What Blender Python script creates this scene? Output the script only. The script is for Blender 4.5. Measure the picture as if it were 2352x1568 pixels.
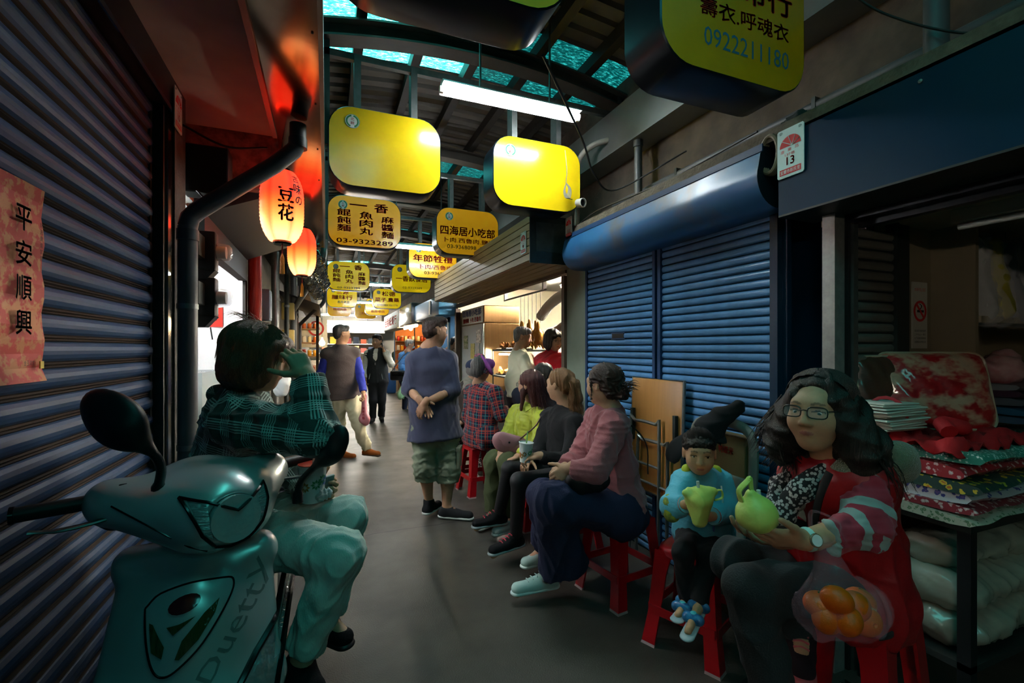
import bpy, math, random
import numpy as np
from mathutils import Vector, Matrix

# ------------------------------------------------------------------ camera, world, exposure
for _o in list(bpy.data.objects):
    bpy.data.objects.remove(_o, do_unlink=True)
SC = bpy.context.scene
COL = SC.collection
F, CH = 1060.0, 1.42                       # focal length in pixels of the 2352-wide frame, eye height
TH = math.atan((1176 - 750) / F)           # the lens looks 22 degrees to the right of the lane
cam = bpy.data.cameras.new('camera')
cam.sensor_width = 36.0
cam.lens = 36.0 * F / 2352
cam.shift_y = 16 / 2352
cam.clip_start = 0.02
camo = bpy.data.objects.new('camera', cam)
camo.location = (0, 0, CH)
camo.rotation_euler = (math.pi / 2, 0, -TH)
COL.objects.link(camo)
SC.camera = camo
W = bpy.data.worlds.new('world')
W.use_nodes = True
W.node_tree.nodes['Background'].inputs[0].default_value = (0.55, 0.8, 0.85, 1)
W.node_tree.nodes['Background'].inputs[1].default_value = 0.02
SC.world = W
SC.view_settings.view_transform = 'Standard'
SC.view_settings.look = 'None'
SC.view_settings.exposure = 0.0
SC.view_settings.gamma = 1.0
SC.view_settings.use_curve_mapping = False
try:
    SC.cycles.use_denoising = True
    SC.cycles.use_light_tree = False
    SC.cycles.use_adaptive_sampling = True
    SC.cycles.adaptive_threshold = 0.04
    SC.cycles.max_bounces = 6
    SC.cycles.diffuse_bounces = 3
    SC.cycles.glossy_bounces = 2
    SC.cycles.transmission_bounces = 3
    SC.cycles.transparent_max_bounces = 8
    SC.cycles.sample_clamp_indirect = 4.0
    SC.cycles.caustics_reflective = False
    SC.cycles.caustics_refractive = False
except Exception:
    pass
TUBE = 85.0        # fluorescent tubes in the lane
SKY = 11.0         # daylight behind the turquoise roof sheets
SHOP = 110.0       # tubes inside the open shops
LANT = 3.2         # red paper lanterns

FW = Vector((math.sin(TH), math.cos(TH), 0))
RT = Vector((math.cos(TH), -math.sin(TH), 0))
UP = Vector((0, 0, 1))


def at(px, py, d):
    """world point that lies d metres ahead of the lens at a measured image position"""
    return Vector((0, 0, CH)) + FW * d + RT * ((px - 1176) / F * d) + UP * ((800 - py) / F * d)


rnd = random.Random(7)


# ------------------------------------------------------------------ materials
def lin(c):
    if isinstance(c, str):
        c = tuple(int(c[i:i + 2], 16) / 255 for i in (0, 2, 4))
    return tuple((x / 12.92 if x <= 0.04045 else ((x + 0.055) / 1.055) ** 2.4) for x in c[:3])


MATS = {}


def M(name, col='808080', rough=0.5, metal=0.0, var=0.0, vs=8.0, col2=None, bump=0.0, bs=30.0, coat=0.0, coatr=0.1,
      emit=None, es=0.0, trans=0.0, ior=1.45, alpha=1.0, spec=0.5, sheen=0.0, attr=None, stretch=None, thr=None, rvar=0.0):
    if name in MATS:
        return MATS[name]
    m = bpy.data.materials.new(name)
    m.use_nodes = True
    nt = m.node_tree
    b = nt.nodes['Principled BSDF']
    c = (*lin(col), 1)
    b.inputs['Base Color'].default_value = c
    b.inputs['Roughness'].default_value = rough
    b.inputs['Metallic'].default_value = metal
    b.inputs['Coat Weight'].default_value = coat
    b.inputs['Coat Roughness'].default_value = coatr
    b.inputs['Transmission Weight'].default_value = trans
    b.inputs['IOR'].default_value = ior
    b.inputs['Alpha'].default_value = alpha
    b.inputs['Specular IOR Level'].default_value = spec
    b.inputs['Sheen Weight'].default_value = sheen
    if emit:
        b.inputs['Emission Color'].default_value = (*lin(emit), 1)
        b.inputs['Emission Strength'].default_value = es
    tc = None
    if var or bump or rvar:
        tc = nt.nodes.new('ShaderNodeTexCoord')
        src = tc.outputs['Object']
        if stretch:
            mp = nt.nodes.new('ShaderNodeMapping')
            mp.inputs['Scale'].default_value = stretch
            nt.links.new(src, mp.inputs[0])
            src = mp.outputs[0]
    base = None
    if attr:
        an = nt.nodes.new('ShaderNodeAttribute')
        an.attribute_name = attr
        base = an.outputs['Color']
        nt.links.new(base, b.inputs['Base Color'])
    if var or rvar:
        n = nt.nodes.new('ShaderNodeTexNoise')
        n.inputs['Scale'].default_value = vs
        n.inputs['Detail'].default_value = 3
        n.inputs['Roughness'].default_value = 0.62
        nt.links.new(src, n.inputs['Vector'])
        r = nt.nodes.new('ShaderNodeValToRGB')
        lo, hi = thr or (0.32, 0.68)
        r.color_ramp.elements[0].position = lo
        r.color_ramp.elements[1].position = hi
        nt.links.new(n.outputs['Fac'], r.inputs[0])
        if var:
            mx = nt.nodes.new('ShaderNodeMix')
            mx.data_type = 'RGBA'
            if base is not None:
                mx.blend_type = 'MULTIPLY'
                mx.inputs[0].default_value = var
                nt.links.new(base, mx.inputs[6])
                nt.links.new(r.outputs[0], mx.inputs[7])
            else:
                ml = nt.nodes.new('ShaderNodeMath')
                ml.operation = 'MULTIPLY'
                ml.inputs[1].default_value = var
                nt.links.new(r.outputs[0], ml.inputs[0])
                nt.links.new(ml.outputs[0], mx.inputs[0])
                mx.inputs[6].default_value = c
                c2 = lin(col2) if col2 else tuple(x * 0.35 for x in c[:3])
                mx.inputs[7].default_value = (*c2, 1)
            nt.links.new(mx.outputs[2], b.inputs['Base Color'])
        if rvar:
            mr = nt.nodes.new('ShaderNodeMapRange')
            mr.inputs['To Min'].default_value = rough - rvar
            mr.inputs['To Max'].default_value = rough + rvar
            nt.links.new(n.outputs['Fac'], mr.inputs['Value'])
            nt.links.new(mr.outputs[0], b.inputs['Roughness'])
    if bump:
        n2 = nt.nodes.new('ShaderNodeTexNoise')
        n2.inputs['Scale'].default_value = bs
        n2.inputs['Detail'].default_value = 2
        nt.links.new(src, n2.inputs['Vector'])
        bp = nt.nodes.new('ShaderNodeBump')
        bp.inputs['Strength'].default_value = bump
        bp.inputs['Distance'].default_value = 0.009
        nt.links.new(n2.outputs['Fac'], bp.inputs['Height'])
        nt.links.new(bp.outputs[0], b.inputs['Normal'])
    MATS[name] = m
    return m


def nodes_of(m):
    return m.node_tree.nodes, m.node_tree.links, m.node_tree.nodes['Principled BSDF']


def stripes_mat(name, spec_u, spec_v, base, cols, rough=0.9, bump=0.25):
    """woven plaid: bands across the u and v cloth coordinates stored on the mesh; spec = (period, [(start, end, colour index, strength)])"""
    m = M(name, base, rough=rough, spec=0.2, sheen=0.15)
    N, L, b = nodes_of(m)
    a = N.new('ShaderNodeAttribute')
    a.attribute_name = 'cloth'
    sep = N.new('ShaderNodeSeparateXYZ')
    L.new(a.outputs['Vector'], sep.inputs[0])
    cur = None
    for axis, (period, bands) in (('X', spec_u), ('Y', spec_v)):
        if not bands:
            continue
        dv = N.new('ShaderNodeMath'); dv.operation = 'DIVIDE'; dv.inputs[1].default_value = period
        L.new(sep.outputs[axis], dv.inputs[0])
        fr = N.new('ShaderNodeMath'); fr.operation = 'FRACT'
        L.new(dv.outputs[0], fr.inputs[0])
        for (s, e, ci, st) in bands:
            g = N.new('ShaderNodeMath'); g.operation = 'GREATER_THAN'; g.inputs[1].default_value = s
            l = N.new('ShaderNodeMath'); l.operation = 'LESS_THAN'; l.inputs[1].default_value = e
            L.new(fr.outputs[0], g.inputs[0]); L.new(fr.outputs[0], l.inputs[0])
            mu = N.new('ShaderNodeMath'); mu.operation = 'MULTIPLY'
            L.new(g.outputs[0], mu.inputs[0]); L.new(l.outputs[0], mu.inputs[1])
            m2 = N.new('ShaderNodeMath'); m2.operation = 'MULTIPLY'; m2.inputs[1].default_value = st
            L.new(mu.outputs[0], m2.inputs[0])
            mx = N.new('ShaderNodeMix'); mx.data_type = 'RGBA'
            L.new(m2.outputs[0], mx.inputs[0])
            if cur is None:
                mx.inputs[6].default_value = (*lin(base), 1)
            else:
                L.new(cur, mx.inputs[6])
            mx.inputs[7].default_value = (*lin(cols[ci]), 1)
            cur = mx.outputs[2]
    L.new(cur, b.inputs['Base Color'])
    return m


# ------------------------------------------------------------------ mesh building
class MB:
    def __init__(s):
        s.v, s.f, s.m = [], [], []

    def add(s, vs, fs, mi=0):
        n = len(s.v)
        s.v += [tuple(p) for p in vs]
        s.f += [tuple(i + n for i in q) for q in fs]
        s.m += [mi] * len(fs)
        return s

    def box(s, lo, hi, mi=0, R=None, o=None):
        x0, y0, z0 = lo
        x1, y1, z1 = hi
        vs = [(x0, y0, z0), (x1, y0, z0), (x1, y1, z0), (x0, y1, z0), (x0, y0, z1), (x1, y0, z1), (x1, y1, z1), (x0, y1, z1)]
        if R is not None:
            o = Vector(o or ((x0 + x1) / 2, (y0 + y1) / 2, (z0 + z1) / 2))
            vs = [tuple(R @ (Vector(p) - o) + o) for p in vs]
        return s.add(vs, [(0, 3, 2, 1), (4, 5, 6, 7), (0, 1, 5, 4), (1, 2, 6, 5), (2, 3, 7, 6), (3, 0, 4, 7)], mi)

    def rbox(s, lo, hi, r=0.01, mi=0, R=None, n=2, o=None):
        """box with rounded edges: a lofted stack of rounded rectangles"""
        x0, y0, z0 = lo
        x1, y1, z1 = hi
        r = min(r, (x1 - x0) / 2.01, (y1 - y0) / 2.01, (z1 - z0) / 2.01)
        lev = []
        for k in range(n + 1):
            a = k / n * math.pi / 2
            lev.append((r * (1 - math.sin(a)), r * (1 - math.cos(a))))
        rows = [(i, z0 + h) for i, h in lev] + [(i, z1 - h) for i, h in reversed(lev)]
        vs, fs = [], []
        per = 4 * (n + 1)
        for ins, z in rows:
            rr = max(r - ins, 1e-5)
            for cx, cy, a0 in ((x1 - r, y1 - r, 0), (x0 + r, y1 - r, 90), (x0 + r, y0 + r, 180), (x1 - r, y0 + r, 270)):
                for k in range(n + 1):
                    a = math.radians(a0 + 90 * k / n)
                    vs.append((cx + rr * math.cos(a), cy + rr * math.sin(a), z))
        for i in range(len(rows) - 1):
            for k in range(per):
                a, b = i * per + k, i * per + (k + 1) % per
                fs.append((a, b, b + per, a + per))
        fs.append(tuple(reversed(range(per))))
        fs.append(tuple(range((len(rows) - 1) * per, len(rows) * per)))
        if R is not None:
            o = Vector(o or ((x0 + x1) / 2, (y0 + y1) / 2, (z0 + z1) / 2))
            vs = [tuple(R @ (Vector(p) - o) + o) for p in vs]
        return s.add(vs, fs, mi)

    def tube(s, pts, r, n=8, mi=0, cap=True, flat=1.0, upv=None):
        pts = [Vector(p) for p in pts]
        rs = r if isinstance(r, (list, tuple)) else [r] * len(pts)
        prev = None
        vs, fs = [], []
        for i, p in enumerate(pts):
            t = (pts[min(i + 1, len(pts) - 1)] - pts[max(i - 1, 0)])
            if t.length < 1e-9:
                t = Vector((0, 0, 1))
            t.normalize()
            if prev is None:
                a = Vector(upv) if upv is not None else (Vector((0, 0, 1)) if abs(t.z) < 0.9 else Vector((1, 0, 0)))
                prev = (a - t * a.dot(t)).normalized()
            else:
                q = prev - t * prev.dot(t)
                prev = q.normalized() if q.length > 1e-6 else prev
            w = t.cross(prev)
            for k in range(n):
                a = 2 * math.pi * k / n
                vs.append(p + (prev * math.cos(a) * flat + w * math.sin(a)) * rs[i])
        for i in range(len(pts) - 1):
            for k in range(n):
                a, b = i * n + k, i * n + (k + 1) % n
                fs.append((a, b, b + n, a + n))
        if cap:
            fs.append(tuple(reversed(range(n))))
            fs.append(tuple(range((len(pts) - 1) * n, len(pts) * n)))
        return s.add(vs, fs, mi)

    def lathe(s, prof, c=(0, 0, 0), n=16, mi=0, R=None):
        """profile [(radius, height)] turned about z, then rotated by R and moved to c"""
        vs, fs = [], []
        for r, z in prof:
            for k in range(n):
                a = 2 * math.pi * k / n
                vs.append(Vector((r * math.cos(a), r * math.sin(a), z)))
        for i in range(len(prof) - 1):
            for k in range(n):
                a, b = i * n + k, i * n + (k + 1) % n
                fs.append((a, b, b + n, a + n))
        if prof[0][0] > 1e-6:
            fs.append(tuple(reversed(range(n))))
        if prof[-1][0] > 1e-6:
            fs.append(tuple(range((len(prof) - 1) * n, len(prof) * n)))
        c = Vector(c)
        vs = [(R @ p if R is not None else p) + c for p in vs]
        return s.add(vs, fs, mi)

    def prism(s, poly, d, frame, mi=0):
        """closed 2-D outline extruded by d along frame's third axis; frame = (origin, ex, ey, ez)"""
        o, ex, ey, ez = [Vector(q) for q in frame]
        n = len(poly)
        vs = [o + ex * x + ey * y for x, y in poly] + [o + ex * x + ey * y + ez * d for x, y in poly]
        fs = [tuple(reversed(range(n))), tuple(range(n, 2 * n))]
        fs += [(i, (i + 1) % n, (i + 1) % n + n, i + n) for i in range(n)]
        return s.add(vs, fs, mi)

    def extrude_y(s, prof, y0, y1, mi=0, closed=False, cap=False):
        """open (x, z) profile swept along y"""
        n = len(prof)
        vs = [(x, y0, z) for x, z in prof] + [(x, y1, z) for x, z in prof]
        k = n if closed else n - 1
        fs = [(i, (i + 1) % n, (i + 1) % n + n, i + n) for i in range(k)]
        if cap:
            fs += [tuple(reversed(range(n))), tuple(range(n, 2 * n))]
        return s.add(vs, fs, mi)

    def mesh(s, name, mats, smooth=False):
        me = bpy.data.meshes.new(name)
        me.from_pydata(s.v, [], s.f)
        for m in (mats if isinstance(mats, (list, tuple)) else [mats]):
            me.materials.append(m)
        me.polygons.foreach_set('material_index', s.m)
        if smooth:
            me.polygons.foreach_set('use_smooth', [True] * len(s.f))
            me.set_sharp_from_angle(angle=math.radians(smooth if smooth is not True else 40))
        me.update()
        return me

    def build(s, name, mats, parent=None, smooth=False):
        return link(name, s.mesh(name, mats, smooth), parent)


def link(name, me, parent=None, loc=None, rot=None):
    o = bpy.data.objects.new(name, me)
    COL.objects.link(o)
    if loc is not None:
        o.location = loc
    if rot is not None:
        o.rotation_euler = rot
    if parent is not None:
        o.parent = parent
        o.matrix_parent_inverse = INV.get(root_of(parent).name, Matrix())
        if parent.parent is not None:      # a sub-part: its part sits at its own transform
            o.matrix_parent_inverse = MW(parent).inverted()
    return o


INV = {}


def MW(o):
    m = o.matrix_basis if o.matrix_basis is not None else Matrix()
    m = Matrix.LocRotScale(o.location, o.rotation_euler, o.scale)
    if o.parent is not None:
        return MW(o.parent) @ o.matrix_parent_inverse @ m
    return m


def root_of(o):
    while o.parent is not None:
        o = o.parent
    return o


def tag(o, label, cat, group=None):
    o['label'] = label
    o['category'] = cat
    if group:
        o['group'] = group
    return o


def struct(o, label=None):
    o['kind'] = 'structure'
    if label:
        o['label'] = label
    return o


def thing(name, label, cat, loc=(0, 0, 0), group=None):
    o = bpy.data.objects.new(name, None)
    o.empty_display_size = 0.1
    COL.objects.link(o)
    o.location = loc
    INV[o.name] = Matrix.Translation(-Vector(loc))
    return tag(o, label, cat, group)


def copy_tree(o, parent=None):
    c = o.copy()
    COL.objects.link(c)
    if parent is not None:
        c.parent = parent
        c.matrix_parent_inverse = o.matrix_parent_inverse.copy()
    if o.name in INV:
        INV[c.name] = INV[o.name]
    for ch in o.children:
        copy_tree(ch, c)
    return c


def rz(a):
    return Matrix.Rotation(math.radians(a), 3, 'Z')


def rxyz(x, y, z):
    return (Matrix.Rotation(math.radians(z), 3, 'Z') @ Matrix.Rotation(math.radians(y), 3, 'Y') @ Matrix.Rotation(math.radians(x), 3, 'X'))


_TX = {}


def text_raw(body, weight=0.0):
    k = (body, weight)
    if k not in _TX:
        cu = bpy.data.curves.new('t', 'FONT')
        cu.body = body
        cu.resolution_u = 2
        cu.align_x = 'LEFT'
        o = bpy.data.objects.new('t', cu)
        COL.objects.link(o)
        dg = bpy.context.evaluated_depsgraph_get()
        me = bpy.data.meshes.new_from_object(o.evaluated_get(dg))
        n = len(me.vertices)
        co = np.empty(n * 3)
        me.vertices.foreach_get('co', co)
        co = co.reshape(-1, 3)
        fs = [tuple(p.vertices) for p in me.polygons]
        bpy.data.objects.remove(o)
        bpy.data.curves.remove(cu)
        bpy.data.meshes.remove(me)
        if weight:                      # bolder brush: the glyphs laid over themselves with small shifts
            w, n0, c0, f0 = weight * .85, len(co), co, fs
            for q, (dx, dy) in enumerate(((w, 0), (-w, 0), (0, w), (0, -w))):
                co = np.concatenate([co, c0 + np.array([dx, dy, 0])])
                fs = fs + [tuple(i + n0 * (q + 1) for i in t) for t in f0]
        _TX[k] = (co, fs)
    return _TX[k]


def text_on(mb, body, box, frame, weight=0.0, mi=0, shear=0.0):
    """fit a line of writing into box = (x0, y0, x1, y1) of a face; frame = (origin, ex, ey, ez), lettering stands 1 mm proud"""
    co, fs = text_raw(body, weight)
    if not len(co):
        return
    o, ex, ey, ez = [Vector(q) for q in frame]
    mn, mx = co.min(0), co.max(0)
    sx = (box[2] - box[0]) / max(mx[0] - mn[0], 1e-6)
    sy = (box[3] - box[1]) / max(mx[1] - mn[1], 1e-6)
    vs = []
    for p in co:
        x = box[0] + (p[0] - mn[0]) * sx
        y = box[1] + (p[1] - mn[1]) * sy
        x += shear * (y - box[1])
        vs.append(o + ex * x + ey * y + ez * 0.0012)
    mb.add(vs, fs, mi)


def arc(c, r, a0, a1, n, ex, ey):
    c, ex, ey = Vector(c), Vector(ex), Vector(ey)
    return [c + ex * r * math.cos(math.radians(a0 + (a1 - a0) * k / n)) + ey * r * math.sin(math.radians(a0 + (a1 - a0) * k / n)) for k in range(n + 1)]


def curve(pts, n=8):
    """smooth Catmull-Rom line through the points"""
    P = [Vector(p) for p in pts]
    P = [P[0] * 2 - P[1]] + P + [P[-1] * 2 - P[-2]]
    out = []
    for i in range(1, len(P) - 2):
        for k in range(n):
            t = k / n
            a, b, c, d = P[i - 1:i + 3]
            out.append(0.5 * ((2 * b) + (c - a) * t + (2 * a - 5 * b + 4 * c - d) * t * t + (3 * b - a - 3 * c + d) * t ** 3))
    out.append(P[-2])
    return out

# ------------------------------------------------------------------ shared materials
m_floor = M('asphalt', '4b4840', rough=0.42, var=0.75, vs=2.2, col2='312f2a', bump=0.2, bs=160, rvar=0.16)
m_plaster = M('dirty_plaster', '5d5346', rough=0.92, var=0.8, vs=5, col2='37302a', bump=0.18, bs=40)
m_pillar = M('stained_concrete', '5b5b56', rough=0.9, var=0.7, vs=9, col2='2e2d2a', bump=0.6, bs=70)
m_ceil = M('painted_board', 'b5a99b', rough=0.85, var=0.45, vs=3, col2='857868')
m_white = M('white_wall', 'e9e9e4', rough=0.75, var=0.12, vs=4, col2='c9c9c2')
m_blue = M('blue_slat_paint', '5a90c2', rough=0.33, var=0.45, vs=14, col2='3a6a96', bump=0.05, bs=300, rvar=0.08)
m_bluepanel = M('blue_panel_paint', '082c42', spec=.35, rough=0.27, var=0.3, vs=2, col2='0c2c42')
m_bluedull = M('old_blue_paint', '1d3f66', spec=.25, rough=.45, var=0.6, vs=7, col2='27405e', stretch=(1, 1, 4), rvar=0.1)
m_rust = M('rusty_groove', '3a2b22', spec=.2, rough=0.75, var=0.8, vs=30, col2='1f1815', stretch=(1, 0.25, 3))
m_navy = M('navy_rim_paint', '18222e', rough=0.3, metal=0.5, var=0.3, vs=5)
m_yellow = M('yellow_acrylic', 'f2d016', rough=0.2, var=0.22, vs=6, col2='c99a0c', coat=0.4)
m_amber = M('aged_yellow_acrylic', 'f4b81c', rough=0.25, var=0.35, vs=5, col2='b97c0c', coat=0.3, emit='e8a010', es=.26)  # faint emission added to brighten the amber faces, taken as inside-lit boxes
m_yglow = M('added_glow_yellow_acrylic', 'f2d016', rough=0.2, var=0.22, vs=6, col2='c99a0c', coat=0.4, emit='f4d414', es=.35)  # yellow copy with emission added to brighten far faces that tubes light
m_red = M('red_print', 'd4201a', rough=0.6)
m_grey = M('grey_print', '6d7f63', rough=0.6)
m_bluetxt = M('blue_print', '2e6a8c', rough=0.6)
m_black = M('black_print', '101010', rough=0.7)
m_wht = M('white_enamel', 'e6e9e4', rough=0.4)
m_green = M('green_print', '2f8a5a', rough=0.6)
m_steel = M('galvanised_steel', '8d9290', rough=0.38, metal=0.85, var=0.4, vs=18, col2='5d6362')
m_dsteel = M('dark_steel', '3c4240', rough=0.5, metal=0.6, var=0.4, vs=9)
m_tealst = M('teal_steel_paint', '3a5753', rough=0.5, var=0.5, vs=7, col2='20302e')
m_stain = M('stainless', 'a9aaa6', rough=0.16, metal=1.0, var=0.2, vs=4, col2='7d7d79')
m_soffit = M('polished_red_brown_steel', '96806f', rough=0.14, metal=1.0, var=0.3, vs=7, col2='6f5c50', bump=0.02, bs=12)
m_roof = M('roof_sheet', '6f675c', rough=0.6, metal=0.2, var=0.5, vs=3, col2='48423a')
m_rib = M('roof_steel', '3a3530', rough=0.6, metal=0.3, var=0.4, vs=6)
m_tube = M('lit_tube', 'ffffff', emit='f1fbff', es=TUBE)
m_tubew = M('lit_shop_tube', 'ffffff', emit='fff3dc', es=SHOP * 9)
m_cream = M('cream_housing', 'd9d6c8', rough=0.5, var=0.2, vs=6)
m_cable = M('black_cable', '141414', rough=0.6)
m_grpipe = M('grey_pvc_pipe', '585b5c', rough=0.45, var=0.3, vs=12, col2='3f4142')
m_wood = M('tan_plank', 'b59c72', rough=0.45, var=0.5, vs=8, col2='8d744d', stretch=(1, 0.15, 4))
m_brown = M('brown_frame', '5a4a3c', rough=0.55, var=0.3, vs=8)
m_palegr = M('pale_green_paint', '85907f', rough=0.7, var=0.4, vs=5, col2='6a7466')
m_beige = M('beige_board', '8f8168', rough=0.7, var=0.2, vs=4)
m_redpost = M('red_paint', '9c2416', rough=0.35, var=0.4, vs=6, col2='5d160d')

_n, _l, _b = nodes_of(m_floor)
_tc = _n.new('ShaderNodeTexCoord')
_vo = _n.new('ShaderNodeTexVoronoi')
_vo.feature = 'DISTANCE_TO_EDGE'
_vo.inputs['Scale'].default_value = 0.55
_no = _n.new('ShaderNodeTexNoise'); _no.inputs['Scale'].default_value = 3.0
_ad = _n.new('ShaderNodeMix'); _ad.data_type = 'VECTOR'; _ad.inputs[0].default_value = 0.16
_l.new(_tc.outputs['Object'], _no.inputs['Vector'])
_l.new(_tc.outputs['Object'], _ad.inputs[4]); _l.new(_no.outputs['Color'], _ad.inputs[5])
_l.new(_ad.outputs[1], _vo.inputs['Vector'])
_lt = _n.new('ShaderNodeMath'); _lt.operation = 'LESS_THAN'; _lt.inputs[1].default_value = 0.0035
_l.new(_vo.outputs['Distance'], _lt.inputs[0])
_mc = _n.new('ShaderNodeMix'); _mc.data_type = 'RGBA'
_old = _b.inputs['Base Color'].links[0].from_socket
_l.new(_lt.outputs[0], _mc.inputs[0]); _l.new(_old, _mc.inputs[6]); _mc.inputs[7].default_value = (0.012, 0.012, 0.012, 1)
_l.new(_mc.outputs[2], _b.inputs['Base Color'])

# turquoise translucent roof sheet lit from outside, dappled with moss and dirt
m_sky = M('turquoise_skylight', '0b5550', rough=0.4)
_n, _l, _b = nodes_of(m_sky)
_tc = _n.new('ShaderNodeTexCoord'); _mp = _n.new('ShaderNodeMapping'); _mp.inputs['Scale'].default_value = (9, 26, 9)
_no = _n.new('ShaderNodeTexNoise'); _no.inputs['Scale'].default_value = 2.6; _no.inputs['Detail'].default_value = 7; _no.inputs['Roughness'].default_value = 0.75
_cr = _n.new('ShaderNodeValToRGB')
_cr.color_ramp.elements[0].position = 0.36; _cr.color_ramp.elements[0].color = (0.0, 0.035, 0.035, 1)
_cr.color_ramp.elements[1].position = 0.72; _cr.color_ramp.elements[1].color = (0.33, 1.0, 0.86, 1)
_e = _cr.color_ramp.elements.new(0.52); _e.color = (0.02, 0.38, 0.36, 1)
_l.new(_tc.outputs['Object'], _mp.inputs[0]); _l.new(_mp.outputs[0], _no.inputs['Vector']); _l.new(_no.outputs['Fac'], _cr.inputs[0])
_l.new(_cr.outputs[0], _b.inputs['Emission Color']); _b.inputs['Emission Strength'].default_value = SKY
m_skyd = m_sky.copy()
m_skyd.name = 'mossy_dimmed_skylight'
_r2 = [q for q in m_skyd.node_tree.nodes if q.type == 'VALTORGB'][0].color_ramp.elements
_r2[0].position, _r2[1].position, _r2[2].position = .5, .64, .9
m_skyd.node_tree.nodes['Principled BSDF'].inputs['Emission Strength'].default_value = SKY * .18

# ------------------------------------------------------------------ ground and shell
fl = MB()
nx, ny = 24, 60
for j in range(ny + 1):
    for i in range(nx + 1):
        x, y = -5 + 12 * i / nx, -7 + 31 * j / ny
        fl.v.append((x, y, 0))
for j in range(ny):
    for i in range(nx):
        a = j * (nx + 1) + i
        fl.f.append((a, a + 1, a + nx + 2, a + nx + 1)); fl.m.append(0)
struct(fl.build('floor', m_floor), 'dark worn asphalt floor of the market lane')

XL, XR = -0.76, 2.10


def shutter(name, label, mats, x0, y0, y1, z0, z1, pitch, prof, sgn=1, axis='y', grp=None):
    """roller shutter whose slats are separate pieces; sgn = +1 faces +x, -1 faces -x; axis 'x' runs along x and faces -y"""
    loc = (x0, (y0 + y1) / 2, z0) if axis == 'y' else ((y0 + y1) / 2, x0, z0)
    t = thing(name, label, 'roller shutter', loc, grp)
    mb = MB()
    segs = [(p[0] * sgn, p[1] * pitch) for p in prof]
    n = len(segs)
    for k in range(n - 1):
        (xa, za), (xb, zb) = segs[k], segs[k + 1]
        if axis == 'y':
            q = [(xa, y0, za), (xa, y1, za), (xb, y1, zb), (xb, y0, zb)]
        else:
            q = [(y0, -xa, za), (y1, -xa, za), (y1, -xb, zb), (y0, -xb, zb)]
        mb.add(q, [(0, 1, 2, 3) if sgn > 0 else (3, 2, 1, 0)], prof[k][2])
    me = mb.mesh('slat', mats, 60)
    z = z0
    while z < z1 - 0.3 * pitch:
        link('slat', me, t, (x0, 0, z) if axis == 'y' else (0, x0, z))
        z += pitch
    return t


PL = [(0, 0, 0), (.005, .05, 0), (0, .1, 0), (.005, .16, 0), (0, .22, 0), (.003, .27, 1), (.011, .37, 1), (.0155, .52, 1), (.0165, .66, 1), (.013, .82, 1), (.006, .95, 1), (0, 1, 1)]
PR = [(0, 0, 0), (.003, .06, 0), (0, .12, 0), (.002, .18, 1), (.008, .3, 1), (.0105, .5, 1), (.0105, .68, 1), (.008, .84, 1), (.002, .96, 1), (0, 1, 1)]
sh = shutter('roller_shutter', 'rusty blue roller shutter with wide slats beside the parked scooter', [m_rust, m_bluedull], XL, -.65, 2.6, 0, 2.56, 0.08, PL)
MB().box((XL - .06, 2.58, 0), (XL + .012, 2.615, 2.6)).box((XL - .06, 2.615, 0), (XL + .05, 2.69, 2.6)).build('guide_rail', m_dsteel, sh)
MB().box((XL + .05, 2.645, 0), (XL + .062, 2.715, 2.6)).build('jamb_trim', m_stain, sh)

wl = MB()
wl.box((-1.2, -.7, 0), (-.80, 2.69, 2.73)).box((-1.2, 2.715, 0), (-.69, 2.9, 2.73))
struct(wl.build('wall_left', m_pillar), 'grimy concrete pillar and wall behind the rusty shutter')
hd = thing('shutter_header', 'dark header box over the rusty blue shutter', 'header box', (XL, .5, 2.55))
MB().box((XL - .04, -1.6, 2.565), (XL + .07, 2.72, 2.735)).build('header_face', M('header_dark', '20242a', rough=.4, var=.4, vs=6), hd)
MB().box((XL + .068, -1.6, 2.55), (XL + .076, 2.69, 2.572)).build('header_lip', m_bluepanel, hd)
fm = MB()
for k in range(9):
    y = 1.02 + k * .1 + rnd.uniform(-.02, .02)
    fm.tube(curve([(XL + .071, y, 2.60 + rnd.uniform(0, .03)), (XL + .071, y + .02, 2.63), (XL + .071, y + .015, 2.65 + rnd.uniform(0, .03)), (XL + .071, y + .04, 2.68 + rnd.uniform(0, .03))], 3), [.006] * 9 + [.002], 4)
fm.build('faded_flame_print', M('flame_print', '8a3a16', rough=.8), hd)

# red good-luck paper on the shutter
pp = thing('red_paper_banner', 'long red paper banner with black characters and gold cloud pattern on shutter', 'paper banner', (XL + .03, 1.55, 1.32))
mb = MB()
N_ = 14
for i in range(N_ + 1):
    z = 1.33 + .53 * i / N_
    for j in range(4):
        y = 1.43 + .262 * j / 3
        mb.v.append((XL + .022 + .004 * math.sin(i * 1.7 + j) + (0.008 if i in (0,) else 0), y, z))
for i in range(N_):
    for j in range(3):
        a = i * 4 + j
        mb.f.append((a, a + 1, a + 5, a + 4)); mb.m.append(0)
mpap = M('red_gold_paper', 'c0392b', rough=.6, var=.75, vs=26, col2='c98a52', thr=(.48, .56))
po = mb.build('paper_sheet', mpap, pp)
sol = po.modifiers.new('t', 'SOLIDIFY'); sol.thickness = .001
tx = MB()
fr = ((XL + .032, 1.43, 1.33), (0, 1, 0), (0, 0, 1), (1, 0, 0))
for k, chh in enumerate('平安順興'):
    text_on(tx, chh, (.115, .395 - k * .09, .185, .46 - k * .09), fr, .02)
for k, chh in enumerate('財源廣進如意'):
    text_on(tx, chh, (.222, .42 - k * .018, .235, .434 - k * .018), fr, .0)
for k, chh in enumerate('金玉滿堂'):
    text_on(tx, chh, (.15 + k * .012, .045, .16 + k * .012, .058), fr, .0)
tx.build('character_print', M('ink', '1b1412', rough=.8), pp)
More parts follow.
